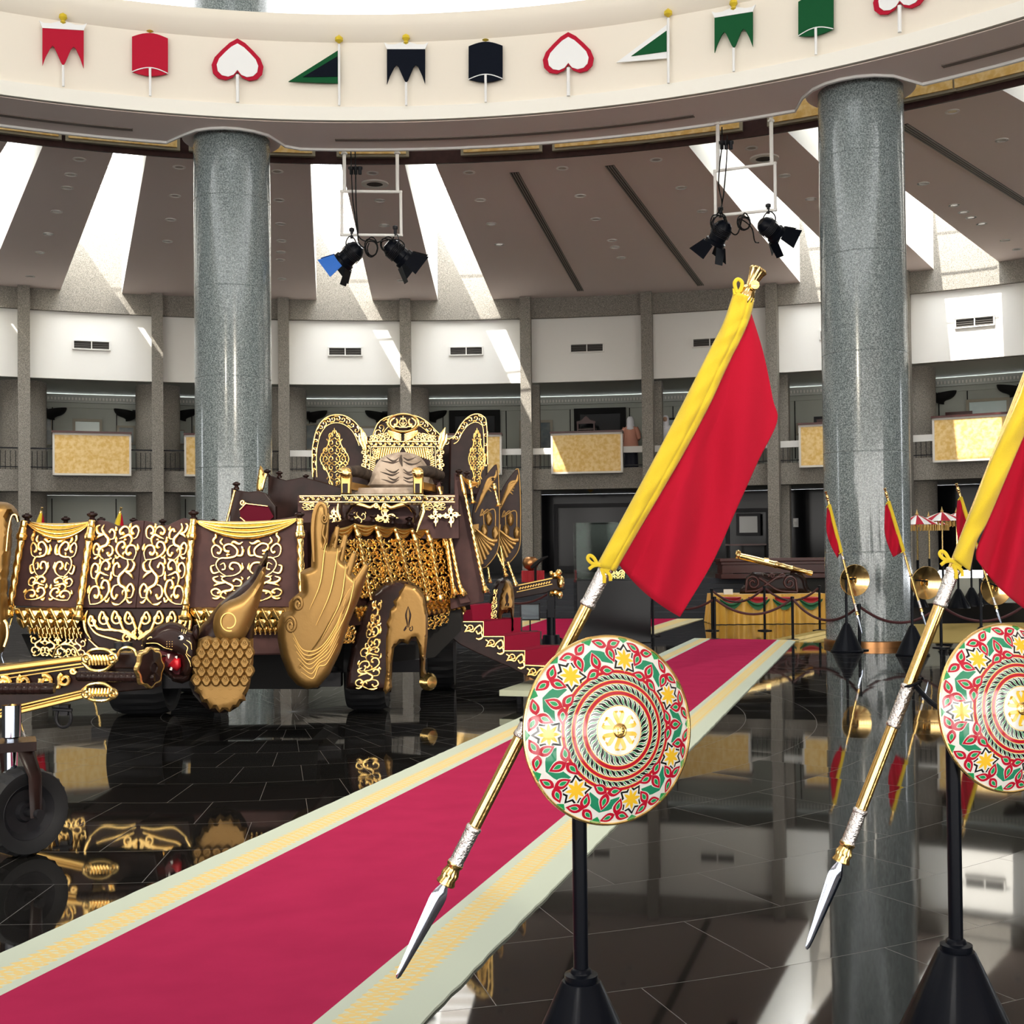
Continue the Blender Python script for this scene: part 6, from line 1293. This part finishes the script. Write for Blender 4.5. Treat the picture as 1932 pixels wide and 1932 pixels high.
for x0, mir in ((570, False), (596, False), (790, True), (815, True)): orn(g, TH, quad((x0, 949), (x0+26, 949), (x0+24, 962), (x0+2, 962)), 'lyre', .9, .02, mir)
g.build('light_filigree', gold, dais); g = G(); orn(g, TH, quad((664, 966), (690, 966), (690, 1004), (664, 1004)), 'flame', 1.3, .02); g.build('light_filigree', gold, dais)
arches = [([(592, 935), (590, 900), (589, 870), (590, 843), (597, 812), (610, 792), (628, 783), (649, 784), (668, 795), (680, 810), (690, 832), (700, 935)], 12.6, 4.0), ([(694, 935), (696, 850), (712, 800), (740, 784), (770, 783), (788, 786), (806, 796), (822, 812), (836, 825), (850, 829), (858, 935)], 13.3, 0), ([(846, 935), (848, 828), (858, 822), (870, 801), (883, 787), (898, 781), (911, 785), (918, 800), (920, 876), (918, 935)], 12.8, 0)]
for pts, Y, _ in arches:
    pl = P(Y); g = G(); g.slab(pts, pl, .14, 0); pn = g.build('arched_back_panel', wood, car, smooth=False, bevel=.02)
    g = G(); top = [p for p in pts if p[1] < 905]; tp = cr(top, 4); cxm = sum(p[0] for p in top)/len(top); cym = 900
    inner = [(x+(cxm-x)*.2, y+(cym-y)*.13) for x, y in tp]
    line(g, pl, tp, 1.1, .01); line(g, pl, inner, .9, .01)
    mid = [((a[0]+b[0])/2, (a[1]+b[1])/2) for a, b in zip(tp, inner)]
    cum = 0; k = 0
    for i in range(1, len(mid)):
        cum += math.dist(mid[i], mid[i-1])
        if cum > 9:
            cum = 0; k += 1; s = 1 if k % 2 else -1; x, y = mid[i]; hw_ = math.dist(tp[i], inner[i])*.34; a0 = math.atan2(mid[i][1]-mid[i-1][1], mid[i][0]-mid[i-1][0])
            g.rib([(x-6*cos(a0)+s*hw_*sin(a0), y-6*sin(a0)-s*hw_*cos(a0))]+[(x+hw_*(1-t*.75)*cos(a0+s*(-2.2+t*6)), y+hw_*(1-t*.75)*sin(a0+s*(-2.2+t*6))) for t in [q/10 for q in range(11)]], 1.1, pl, .01, .8, 5)
    g.build('scroll_border', gold, pn)
    if Y != 13.3:
        cx, cy, hw, hh = (631, 866, 27, 54) if Y < 12.7 else (900, 866, 16, 54)
        g = G()
        for sx in (-1, 1):
            for r_, (yy, n) in enumerate(((-44, 1), (-30, 1), (-16, 2), (0, 2), (16, 2), (30, 1), (44, 1))):
                for k in range(n):
                    x = cx+sx*hw*(.22+.4*k); y = cy+yy*hh/54; q = 8*hw/27; up = -1 if yy > 0 else 1
                    g.rib([(x+sx*q*.75*(1-t*.8)*cos(2.6-t*8), y+up*8*(1-t*.8)*sin(2.6-t*8)) for t in [z/14 for z in range(15)]], 1.05, pl, .01, .9, 5); g.rib(cr([(x, y+8*up), (x+sx*q*.5, y+12*up), (x+sx*q*1.1, y+6*up)], 4), .9, pl, .01, .9, 5)
            g.rib(cr([(cx+sx*2, cy-hh), (cx+sx*hw*.35, cy-hh*.72), (cx+sx*hw*.5, cy-hh*.45), (cx+sx*hw, cy), (cx+sx*hw*.5, cy+hh*.45), (cx+sx*hw*.3, cy+hh*.75), (cx+sx*1, cy+hh)], 5), 1.1, pl, .01, .9, 5)
        g.rib([(cx, cy-hh-5), (cx, cy-hh+6)], [.3, 2.4], pl, .01, .8); g.build('diamond_filigree', goldd, pn)

# throne: a thing of its own standing on the dais
T2 = P(12.05)
th = thing('carved_throne', 'gilded throne with striped hide cushions and round crest, on top of the carriage', 'throne', T2.at(740, 1010))
tb = P(12.5)
g = G(); g.slab([(688, 893), (686, 838), (688, 824), (720, 822), (733, 812), (790, 812), (802, 822), (832, 824), (836, 838), (832, 893)], tb, .1, 0); bk = g.build('back_frame', wood, th, smooth=False, bevel=.01)
g = G()
for pts in ([(690, 893), (690, 833), (831, 833), (830, 893)], [(697, 893), (700, 843), (821, 843), (823, 893)]): line(g, tb, pts, 1.5, .02)
band(g, tb, (694, 890), (695, 838), 6, 7, 1.0, .02); band(g, tb, (827, 890), (826, 838), 6, 7, 1.0, .02); band(g, tb, (696, 838), (826, 838), 15, 8, 1.0, .02)
for s in (-1, 1):
    for k in range(6): g.rib([(760+s*(73+2*math.sin(k*2))+s*4.5*(1-t*.75)*cos(2+t*7), 846+k*8+4.5*(1-t*.75)*sin(2+t*7)) for t in [z/12 for z in range(13)]], 1.4, tb, .02, .9)
    g.rib(cr([(760+s*70, 848), (760+s*74, 830), (760+s*76, 818), (760+s*80, 806)], 5), [2, 5, 5, .5], tb, .04, .7, 8); g.rib(cr([(760+s*68, 838), (760+s*70, 826), (760+s*72, 816)], 5), [1.5, 3.4, .5], tb, .06, .7, 8); g.rib(cr([(760+s*74, 846), (760+s*81, 832), (760+s*83, 818)], 5), [1.2, 3, .5], tb, .05, .7, 8)
    for k in range(4): orn(g, tb, quad((760+s*(62-14*k), 822-k*3.0), (760+s*(48-14*k), 820-k*3.0), (760+s*(48-14*k), 832), (760+s*(62-14*k), 832)), 'lyre', 1.2, .02)
    for k in range(5): g.rib(cr([(760+s*3, 832-k*3), (760+s*16, 826-k*2.5), (760+s*28, 816-k*1.0)], 6), [1.2, 2.4, .8], tb, .04+.006*k, .9)
    orn(g, tb, quad((760-s*58, 846), (760-s*42, 846), (760-s*46, 864), (760-s*58, 866)), 'vine', 1.1, .02)
    for k in range(11): g.rib([(760+s*(3+k*4.4), 845), (760+s*(7+k*4.4), 853+k*1.5)], 1.5, tb, .01, .7)
    for k in range(8): g.rib([(760+s*52, 866+k*4), (760+s*(60), 862+k*4)], 1.3, tb, .01, .7)
g.build('gilt_carving', gold, bk)
cr_c = (760.5, 798)
g = G(); g.pillow([(cr_c[0]+30*cos(a), cr_c[1]+17*sin(a)*(1 if True else 1)) for a in [k*pi/18 for k in range(36)]], tb, .05, 5, .03, res=6); cs = g.build('crest', wood, th)
g = G(); g.tube([tb.at(cr_c[0]+29*cos(a), cr_c[1]+16.5*sin(a), .07) for a in [k*pi/20 for k in range(40)]], .012, 8, N=tb.n, closed=True)
for s in (-1, 1):
    g.rib(arc(cr_c[0], cr_c[1], 24*s, 12.5, -50, 50, 14), [.4]+[1.7]*12+[.4], tb, .085, .7); g.rib(cr([(cr_c[0]+s*17, 802), (cr_c[0]+s*12, 800), (cr_c[0]+s*11, 794), (cr_c[0]+s*13, 790)], 4), [3, 2.6, 2, 1.6], tb, .085, .6)
    g.rib([(cr_c[0]+s*19, 804), (cr_c[0]+s*8, 805)], 1.4, tb, .085, .6)
g.rib(arc(cr_c[0], 797, 7, 7, 0, 350, 18), 1.0, tb, .085, .7); g.rib([(cr_c[0], 785), (cr_c[0], 804)], 1.0, tb, .085, .7); g.rib([(cr_c[0]-5, 789), (cr_c[0]+5, 789)], .9, tb, .085, .7); g.rib([(cr_c[0]-8, 806), (cr_c[0]+8, 806)], 1.4, tb, .085, .7); g.rib(arc(cr_c[0], 796, 3.6, 4.6, 10, 170, 8), 1, tb, .09, .7)
g.build('gold_emblem', gold, cs)
g = G(); g.pillow(crc([(702, 920), (698, 908), (706, 882), (722, 862), (746, 854), (770, 854), (790, 860), (804, 876), (812, 896), (810, 920)], 3), P(12.35), .06, 10, 0, res=7); bc = g.build('back_cushion', M['ecru'], th)
g = G(); rnd = random.Random(2)
for s in (-1, 1):
    for y, l in ((866, 24), (873, 34), (888, 26), (894, 36), (903, 22), (908, 34)):
        g.rib(cr([(757+s*4, y-3), (757+s*(4+l*.35), y+2+rnd.uniform(-2, 2)), (757+s*(4+l*.7), y+rnd.uniform(-2, 2)), (757+s*(4+l), y-4)], 4), [.6, 2.0, 1.4, .3], P(12.35), .06, .3)
g.rib(cr([(757, 858), (756, 868), (759, 880)], 4), [1, 3.6, 1], P(12.35), .065, .25); g.build('stripe', M['hide'], bc)
g = G(); q = P(12.0); a, b = q.at(657, 920), q.at(782, 933); g.box(((a.x+b.x)/2, 12.28, (a.z+b.z)/2), (b.x-a.x, .5, a.z-b.z)); g.build('seat_cushion', M['ecru'], th, bevel=.02)
for s, (x0, x1) in ((0, (641, 662)), (1, (778, 798))):
    g = G(); g.slab([(x0+2, 932), (x0+1, 896), (x0, 888), (x0+4, 884), (x1-4, 884), (x1, 890), (x1-1, 932)], P(11.8), .12, 0); ap = g.build('arm_post', goldd, th, bevel=.01)
    g = G(); g.slab([(x0+5, 930), (x0+5, 912), (x1-6, 912), (x1-6, 930)], P(11.8), .01, .012); g.build('dark_inlay', wood, ap, smooth=False)
    g = G(); g.pillow(crc([(x0-1, 892), (x0+1, 884), (x0+8, 882), (x1-4, 883), (x1+1, 890), (x1-2, 900), (x0+6, 902)], 2), P(11.75), .07, 6, 0, res=4); g.rib([(x0, 891), (x1, 892)], 1, P(11.75), .07, .8); g.build('carved_head', gold, ap)
    A, B = P(11.85).at((x0+x1)/2+4, 891), P(12.45).at(698 if s == 0 else 830, 897); A.z += .01
    g = G(); g.tube([A, A.lerp(B, .5)+V((0, 0, .02)), B], [.05, .06, .055], 12); g.build('arm_pad', M['hide'], th)
    g = G(); A2, B2 = A-V((0, 0, .09)), B-V((0, 0, .1)); g.tube([A2-V((0, 0, .05)), B2-V((0, 0, .05))], .05, 4, ph=pi/4); g.build('arm_side', goldd, th, smooth=False)
g = G(); g.slab([(643, 933), (800, 933), (796, 948), (646, 948)], P(11.78), .7, 0); br = g.build('seat_rail', wood, th, smooth=False)
g = G(); line(g, P(11.78), [(643, 934), (799, 934)], 1.3, .01); line(g, P(11.78), [(646, 947), (797, 947)], 1.3, .01); band(g, P(11.78), (648, 940.5), (796, 940.5), 15, 11, 1.3, .01); g.build('scroll_border', gold, br)
for s in (-1, 1):
    g = G(); g.rib(cr([(718+s*2, 962), (718+s*4, 956), (718+s*11, 954), (718+s*20, 958), (718+s*34, 954), (718+s*50, 952), (718+s*60, 966)], 6), [2, 3, 4, 3.4, 4.2, 4, 1.5], P(11.74), .03, .8, 10); g.rib([(718+s*8+5*(1-t*.8)*cos(t*7+1), 953+5*(1-t*.8)*sin(t*7+1)) for t in [z/12 for z in range(13)]], 1.8, P(11.74), .05, .8); g.build('apron_scroll', gold, th)
    g = G(); g.pillow([(718+s*x, y) for x, y in ((40, 949), (76, 949), (78, 962), (74, 978), (66, 992), (69, 1004), (62, 1000), (60, 984), (62, 970), (54, 958))][::s], P(11.7), .07, 6, 0, res=4); lg = g.build('leg', wood, th); g = G(); g.rib(cr([(718+s*80, 950), (718+s*81, 966), (718+s*74, 986), (718+s*68, 1004)], 5), [1.5, 3, 2.5, 1], P(11.7), .05, .8, 8); g.build('gilt_edge', gold, lg)
g = G(); g.slab([(676, 960), (760, 960), (758, 1000), (680, 1000)], P(12.0), .3, .12) if False else None

# left high side screen with knobs
LS = P(12.4)
g = G(); g.slab([(505, 938), (506, 895), (520, 900), (540, 906), (556, 903), (570, 900), (592, 905), (700, 935), (700, 985), (505, 985)], LS, .12, 0); g.build('side_screen', wood, car, smooth=False, bevel=.01); g = G(); g.slab([(433, 990), (436, 920), (450, 925), (470, 928), (486, 926), (500, 930), (520, 955), (520, 990)], P(11.6), .1, 0); g.build('side_screen', wood, car, smooth=False, bevel=.01)
g = G(); g.slab([(452, 962), (464, 950), (505, 955), (516, 975), (500, 990), (455, 988)], P(11.5), .03, 0); g.build('red_lining', M['duskred'], car, smooth=False)
g = G(); line(g, P(11.5), [(452, 962), (464, 950), (505, 955)], 1, .02); g.rib([(458+6*(1-t*.8)*cos(t*8), 948+6*(1-t*.8)*sin(t*8)) for t in [z/14 for z in range(15)]], 1.6, P(11.5), .02, .8); line(g, P(11.5), [(453, 976), (470, 990)], 1.2, .02); g.build('gilt_edging', gold, car)
for cx, cy, s, Y in ((446, 914, .8, 11.6), (504, 890, .75, 12.4), (527, 893, .7, 12.4), (577, 899, .65, 12.6)): knob(cx, cy, s, P(Y), car)
rope('twisted_rope', (443, 925), (428, 985), 2.6, P(11.5), car); g = G(); g.pillow(crc([(484, 925), (486, 900), (491, 878), (498, 890), (500, 905), (494, 925)], 2), P(12.2), .03, 4, 0, res=4); g.build('plume', goldd, car); sleeve('rope_sleeve', (502, 893), (492, 926), 3, 4, P(12.2), car)

# right facet: gold fretwork, swags and ropes in perspective
RF = Pl((PA.at(620, 1000).x, 11.3), (TH.at(866, 1000).x, 12.5))
g = G(); g.slab([(600, 985), (866, 990), (888, 1150), (600, 1190)], RF, .3, -.02); rf = g.build('fretwork_panel', wood, car, smooth=False)
g = G()
for i in range(8):
    for j in range(4):
        x0 = 640+i*25+j*6; x1 = x0+25; y0 = 1018+j*27; Q = quad((x0, y0), (x1, y0), (x1+6, y0+29), (x0+6, y0+29))
        orn(g, RF, Q, ('flame', 'vine', 'lyre')[(i+j) % 3], 2.3, .03, i % 2 == 0)
g.build('gold_fretwork', gold, rf)
kn = [(664, 970), (704, 973), (740, 976), (772, 978), (801, 982)]
tops = [(626, 992)]+kn+[(832, 988)]
for i, (x, y) in enumerate(kn): knob(x, y+2, .8, RF, car, .02); 
g = G(); g.slab([(636, 985)]+[p for i, (x, y) in enumerate(kn) for p in ((x-9, y+10), (x+9, y+10), (x+20, y+22))][:-1]+[(836, 992), (838, 1004), (638, 1002)], RF, .08, 0); g.build('top_rail', wood, car, smooth=False)
hang = [(632, 1000), (669, 990), (709, 993), (745, 997), (777, 999), (805, 1000), (835, 1008)]
for i in range(6): swag((hang[i][0], hang[i][1]-3), (hang[i+1][0], hang[i+1][1]-3), 22-i*1.2, RF, car, 3, .06, goldd)
ends = [(700, 1130), (742, 1150), (801, 1130), (828, 1125), (853, 1122), (872, 1118)]
for i, ((x, y), (ex, ey)) in enumerate(zip(hang[1:], [(700, 1132), (744, 1112), (774, 1104), (804, 1118), (829, 1116), (854, 1110)])):
    mx = (x+8, y+24); sleeve('rope_sleeve', (x, y), mx, 4, 6, RF, car, .09); e2 = (ex, ey); rope('twisted_rope', mx, e2, 3.3, RF, car, .09)
    if i >= 3: sleeve('tassel', e2, (ex+(ex-mx[0])*.18, ey+18), 3.6, 6, RF, car, .09)
leaf_ = G()
for i in range(22):
    x = 672+i*9.4; yy = 1150-i*.9
    for r_ in range(3): leaf_.pillow([(x+5.4*cos(a)+r_*3, yy+r_*9+7*sin(a)) for a in [k*pi/5 for k in range(10)]], RF, .04, 5, .0-.02*r_, res=4, back=False)
leaf_.build('scale_moulding', goldd, car)
g = G()
for i in range(3): orn(g, RF, quad((806+i*12, 1166-i*4), (824+i*12, 1162-i*4), (822+i*12, 1186-i*6), (806+i*12, 1188-i*5)), 'flame', 1.6, .0)
for k in range(2): orn(g, RF, quad((640+k*10, 1184), (664+k*8, 1180), (660+k*8, 1214), (640+k*10, 1214)), 'lyre', 2, .05)
g.build('lower_filigree', gold, car)
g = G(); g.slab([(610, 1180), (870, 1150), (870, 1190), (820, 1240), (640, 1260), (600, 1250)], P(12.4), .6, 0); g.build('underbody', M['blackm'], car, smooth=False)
# tall posts with ropes, and the leaf fans
PB = P(12.3)
g = G(); g.slab([(822, 916), (830, 908), (870, 1100), (888, 1136), (868, 1140), (848, 1060)], PB, .12, .1); g.slab([(857, 893), (866, 890), (884, 960), (914, 1110), (912, 1135), (850, 1150), (846, 1060), (858, 1000)], PB, .14, 0); g.build('slanted_post', woodb, car, smooth=False, bevel=.006)
for (x, y, s) in ((827, 913, .8), (866, 890, .75), (881, 893, .65), (930, 903, .35)): knob(x, y, s, PB, car, .06)
for s1, s2, e, t2, r in (((828, 918), (836, 946), (867, 1103), (876, 1124), 3.4), ((869, 896), (877, 933), (912, 1100), (917, 1118), 3.4), ((840, 1010), (843, 1020), (855, 1105), (860, 1123), 3.0), ((886, 906), (889, 922), (892, 945), (893, 950), 2.4), ((932, 912), (934, 925), (940, 950), (941, 955), 2.0)):
    sleeve('rope_sleeve', s1, s2, 3.4, 4.2, PB, car, .14); rope('twisted_rope', s2, e, r, PB, car, .14); sleeve('tassel', e, t2, 4, 7, PB, car, .14)
for s1, e, t2 in (((920, 1070), (923, 1090), (924, 1100)), ((944, 1030), (952, 1078), (955, 1088)), ((958, 1060), (968, 1088), (974, 1106)), ((936, 1040), (950, 1070), (953, 1078))): rope('twisted_rope', s1, e, 2.4, P(12.9), car, .1); sleeve('tassel', e, t2, 3, 4.5, P(12.9), car, .1)
swag((872, 898), (902, 910), 12, PB, car, 3, .05, goldd)
def fan(x0, x1, y0, y1, pl):
    F_ = lambda u, v: (x0+(x1-x0)*u, y0+(y1-y0)*v)
    o1 = crc([F_(*p) for p in ((.82, 0), (.95, .05), (1.0, .35), (1.0, .6), (.98, .78), (.8, .9), (.36, 1), (.16, .8), (.02, .6), (.04, .42), (.3, .2))], 3)
    g = G(); g.slab(o1, pl, .05, 0); pn = g.build('leaf_fan', wood, car, smooth=False, bevel=.008)
    g = G(); line(g, pl, o1[:20], 1.1, .012)
    for k in range(7): g.rib(cr([F_(.12+.03*k, .46-.02*k), F_(.3+.05*k, .36-.035*k), F_(.55+.05*k, .24-.03*k+.01*k), F_(.72+.03*k, .26-.035*k)][:4], 5), [1, 3.2, 3.0, .4], pl, .012, .35, 8)
    for k in range(6): g.rib(cr([F_(.14, .62), F_(.2+.09*k, .78-.01*k), F_(.38+.11*k, .96-.045*k)], 5), [2, 4.4, 3.4], pl, .012+.004*k, .4, 8)
    for (u, v) in ((.62, .52), (.45, .64), (.86, .66)):
        g.pillow([F_(u+.13*cos(a), v+.07*sin(a)) for a in [q*pi/8 for q in range(16)]], pl, .03, 5, .01, res=4, back=False); g.rib(cr([F_(.3, .5), F_(u-.05, .43), F_(u, v-.05)], 5), 1.2, pl, .012, .6)
    g.slab([F_(.02, .58), F_(.26, .57), F_(.24, .64), F_(.04, .65)], pl, .04, .03); g.build('gold_leaf_relief', goldm, pn)
fan(890, 942, 877, 1072, P(12.6)); fan(932, 982, 886, 1067, P(13.2))
# arched leg blocks with gilded pelts
def legblock(T, pl1, lab=None):
    q = lambda pts: [T(*p) for p in pts]
    g = G(); g.pillow(q([(652, 1300), (655, 1262), (664, 1216), (684, 1150), (700, 1118), (722, 1100), (748, 1094), (772, 1096), (793, 1108), (804, 1130), (808, 1170), (806, 1216), (800, 1240), (797, 1270), (792, 1276), (790, 1216), (770, 1216), (743, 1218), (741, 1260), (738, 1306)]), pl1, .16, 9, -.08, res=6); b_ = g.build('leg_block', wood, car)
    g = G(); g.pillow(q([(764, 1101), (785, 1107), (800, 1124), (807, 1160), (807, 1200), (803, 1240), (802, 1262), (805, 1272), (798, 1279), (793, 1276), (795, 1247), (789, 1218), (784, 1203), (776, 1206), (770, 1216), (758, 1210), (750, 1216), (744, 1222), (740, 1250), (738, 1280), (740, 1297), (736, 1303), (728, 1310), (723, 1302), (728, 1270), (727, 1236), (728, 1200), (731, 1186), (728, 1176), (734, 1164), (735, 1152), (744, 1142), (741, 1134), (752, 1124), (752, 1116), (760, 1108)]), pl1, .07, 6, .07, res=5); p_ = g.build('gilded_pelt', goldm, b_)
    g = G()
    for s in (-1, 1):
        g.rib(cr(q([(770, 1144), (770+s*4, 1160), (770+s*2, 1174), (770+s*1, 1184)]), 5), [.4, 1.8, 1.5, .6], pl1, .14, .7); g.rib(q([(770+s*5+4*(1-t*.7)*cos(t*6*s-1), 1186+6*(1-t*.7)*sin(t*6-1)) for t in [z/10 for z in range(11)]]), 1, pl1, .14, .7)
    g.build('dark_seam', wood, p_)
    g = G()
    for y0, y1, xl, xr, tp in ((1134, 1180, 698, 716, 'flame'), (1176, 1226, 688, 716, 'vine'), (1220, 1266, 676, 716, 'lyre'), (1260, 1300, 668, 714, 'flame')):
        orn(g, pl1, quad(T(xl+4, y0), T(xr+4, y0), T(xr, y1), T(xl, y1)), tp, 2.2*abs(T(1, 0)[0]-T(0, 0)[0]), .08)
    g.build('scroll_filigree', gold, b_)
legblock(lambda x, y: (x, y), P(11.6))
legblock(lambda x, y: (912+(x-655)*.39, 1092+(y-1094)*.52) if False else (914+(x-655)*.37, 1090+(y-1094)*.55), P(13.6))
for (x, y) in ((808, 1286),):
    g = G(); g.lathe([(.001, .08), (.06, .07), (.09, .03), (.07, 0), (.09, -.03), (.06, -.07), (.001, -.08)], 18, Matrix.Translation(P(12.6).at(x, y)) @ lines_frame((.6, -.8, 0))); g.build('gold_hub', gold, car)
# red carpeted stairs with scroll side board
ST = Pl((P(12.9).at(850, 1150).x, 12.9), (P(13.1).at(1050, 1270).x, 13.1)); WV = V((.42, .8, 0))
steps = [(872, 1144), (872, 1173), (912, 1173), (912, 1201), (951, 1201), (951, 1228), (990, 1228), (990, 1255), (1032, 1257)]
g = G(); g.slab([(851, 1140), (872, 1143), (872, 1173), (912, 1173), (912, 1201), (951, 1201), (951, 1228), (990, 1228), (990, 1255), (1040, 1256), (1052, 1262), (1052, 1300), (1020, 1288), (960, 1258), (900, 1232), (868, 1216), (848, 1200), (838, 1170)], ST, .06, 0); sb = g.build('stair_side_board', wood, car, smooth=False, bevel=.008)
g = G(); line(g, ST, [(852, 1145)]+steps, 1.5, .015, .6)
for (x0, y0) in ((856, 1148), (874, 1176), (914, 1204), (953, 1231), (992, 1258)):
    s_ = .72 if x0 == 856 else 1
    g.rib([(x0+9, y0+9)]+[(x0+14+7*(1-t*.8)*cos(3+t*7), y0+9+7*(1-t*.8)*sin(3+t*7)) for t in [z/12 for z in range(13)]], [1.4]*12+[2.4, 2.4], ST, .015, .7); 
    if s_ == 1: g.rib(cr([(x0+2, y0+16), (x0+10, y0+14), (x0+18, y0+16), (x0+24, y0+8), (x0+32, y0+4), (x0+35, y0+14), (x0+28, y0+20), (x0+24, y0+14)], 4), [1, 2.4, 1.6, 2, 2.2, 2, 2, 2.4], ST, .015, .7); g.rib(cr([(x0+24, y0+28), (x0+30, y0+30), (x0+36, y0+26), (x0+34, y0+18)], 4), [1.4, 2.4, 2.2, 1.4], ST, .015, .7); g.rib(cr([(x0+2, y0+3), (x0+7, y0+7), (x0+4, y0+14)], 4), 1.6, ST, .015, .7)
    else: g.rib(cr([(x0+6, y0+20), (x0+12, y0+22), (x0+13, y0+12), (x0+6, y0+10)], 4), 1.8, ST, .015, .7)
g.build('gold_scrollwork', gold, sb)
for i in range(4):
    x0, y0 = steps[2*i]; x1, y1 = steps[2*i+2]; A = ST.at(x0, y0+2, -.03); B = ST.at(x0, steps[2*i+1][1], -.03); C_ = ST.at(x1, y1, -.03); dn = -ST.n; top = A
    g = G(); w_ = WV; bot = ST.at(x1, y1+18, -.03)
    a0 = ST.at(x0-6, y0, -.03) if i else ST.at(852, 1143, -.03); q0 = ST.at(x0, y0, -.03); q1 = ST.at(x0, y1 if i > 3 else steps[2*i+1][1], -.03)
    vs = [a0, q0, q1, V((a0.x, a0.y, q1.z))]; n = 4; g.add(vs+[v+w_ for v in vs], [(3, 2, 1, 0), (4, 5, 6, 7)]+[(k, (k+1) % n, n+(k+1) % n, n+k) for k in range(n)])
    xe = ST.at(x1, y1, -.03); vs = [q1+V((0, 0, 0)), xe, V((xe.x, xe.y, xe.z-.04)), V((q1.x, q1.y, q1.z-.04))]; g.add(vs+[v+w_ for v in vs], [(3, 2, 1, 0), (4, 5, 6, 7)]+[(k, (k+1) % n, n+(k+1) % n, n+k) for k in range(n)])
    g.build('carpeted_step', M['redc'], car, smooth=False)
g = G(); vs = [ST.at(*p)+WV for p in steps]+[ST.at(1050, 1300)+WV, ST.at(860, 1220)+WV]; n = len(vs); g.add(vs+[v-ST.n*.06 for v in vs], [tuple(range(n)), tuple(range(2*n-1, n-1, -1))]+[(k, n+k, n+(k+1) % n, (k+1) % n) for k in range(n)]); g.build('stair_side_board', wood, car, smooth=False)
g = G(); pm = [onz(942, 1302, .18), onz(1000, 1283, .18), onz(1090, 1285, .18), onz(1060, 1305, .18)]; g.add([V((p.x, p.y, z)) for z in (.18, .12) for p in pm], [(0, 1, 2, 3), (7, 6, 5, 4)]+[(k, 4+k, 4+(k+1) % 4, (k+1) % 4) for k in range(4)]); o = g.build('mat_platform', mat('pale_green_mat', (.42, .45, .33), .9), smooth=False); tag(o, 'pale green platform mat at the foot of the red carriage stairs', 'mat')
c_ = sum(pm, V())/4; g = G()
for dx in (-.25, .3): g.tube([V((c_.x+dx, c_.y, 0)), V((c_.x+dx, c_.y, .12))], .03, 8)
g.build('foot', M['steel'], o)
# rear drawbar with gold head
RD = P(16.2)
g = G(); g.slab([(955, 1112), (1040, 1090), (1066, 1092), (1066, 1112), (960, 1132)], RD, .25, 0); g.build('rear_drawbar', wood, car, smooth=False, bevel=.01)
g = G(); line(g, RD, [(975, 1105), (1042, 1091)], 1.4, .02); line(g, RD, [(975, 1117), (1042, 1102)], 1, .02)
for k in range(12): g.rib([(980+k*5, 1112-k*1.05), (983+k*5, 1108-k*1.05)], 1.6, RD, .02, .7)
g.build('gilt_edging', goldd, car)
g = G()
for cx, cy, rx, ry in ((1048, 1086, 7, 6), (1054, 1080, 6, 6), (1048, 1118, 7, 7), (1056, 1122, 6, 8), (1058, 1098, 7, 12), (1040, 1082, 4, 5), (1040, 1120, 4, 6)): g.pillow([(cx+rx*cos(a), cy+ry*sin(a)) for a in [q*pi/7 for q in range(14)]], RD, .09, 5, .04, res=4)
g.build('gold_head', gold, car)
g = G(); g.slab([(1033, 1115), (1046, 1115), (1046, 1165), (1033, 1165)], RD, .12, 0); p_ = RD.at(1040, 1165); g.tube([V((p_.x, p_.y+.1, 0)), V((p_.x, p_.y+.1, p_.z+.1))], .06, 10); g.lathe([(.001, 0), (.16, 0), (.14, .2), (.11, .5), (.001, .5)], 16, Matrix.Translation((p_.x, p_.y+.1, 0)), cap=False); g.build('drawbar_support', M['black'], car)
# bring every sub-part count in
# ---------------------------------------------------------------- end
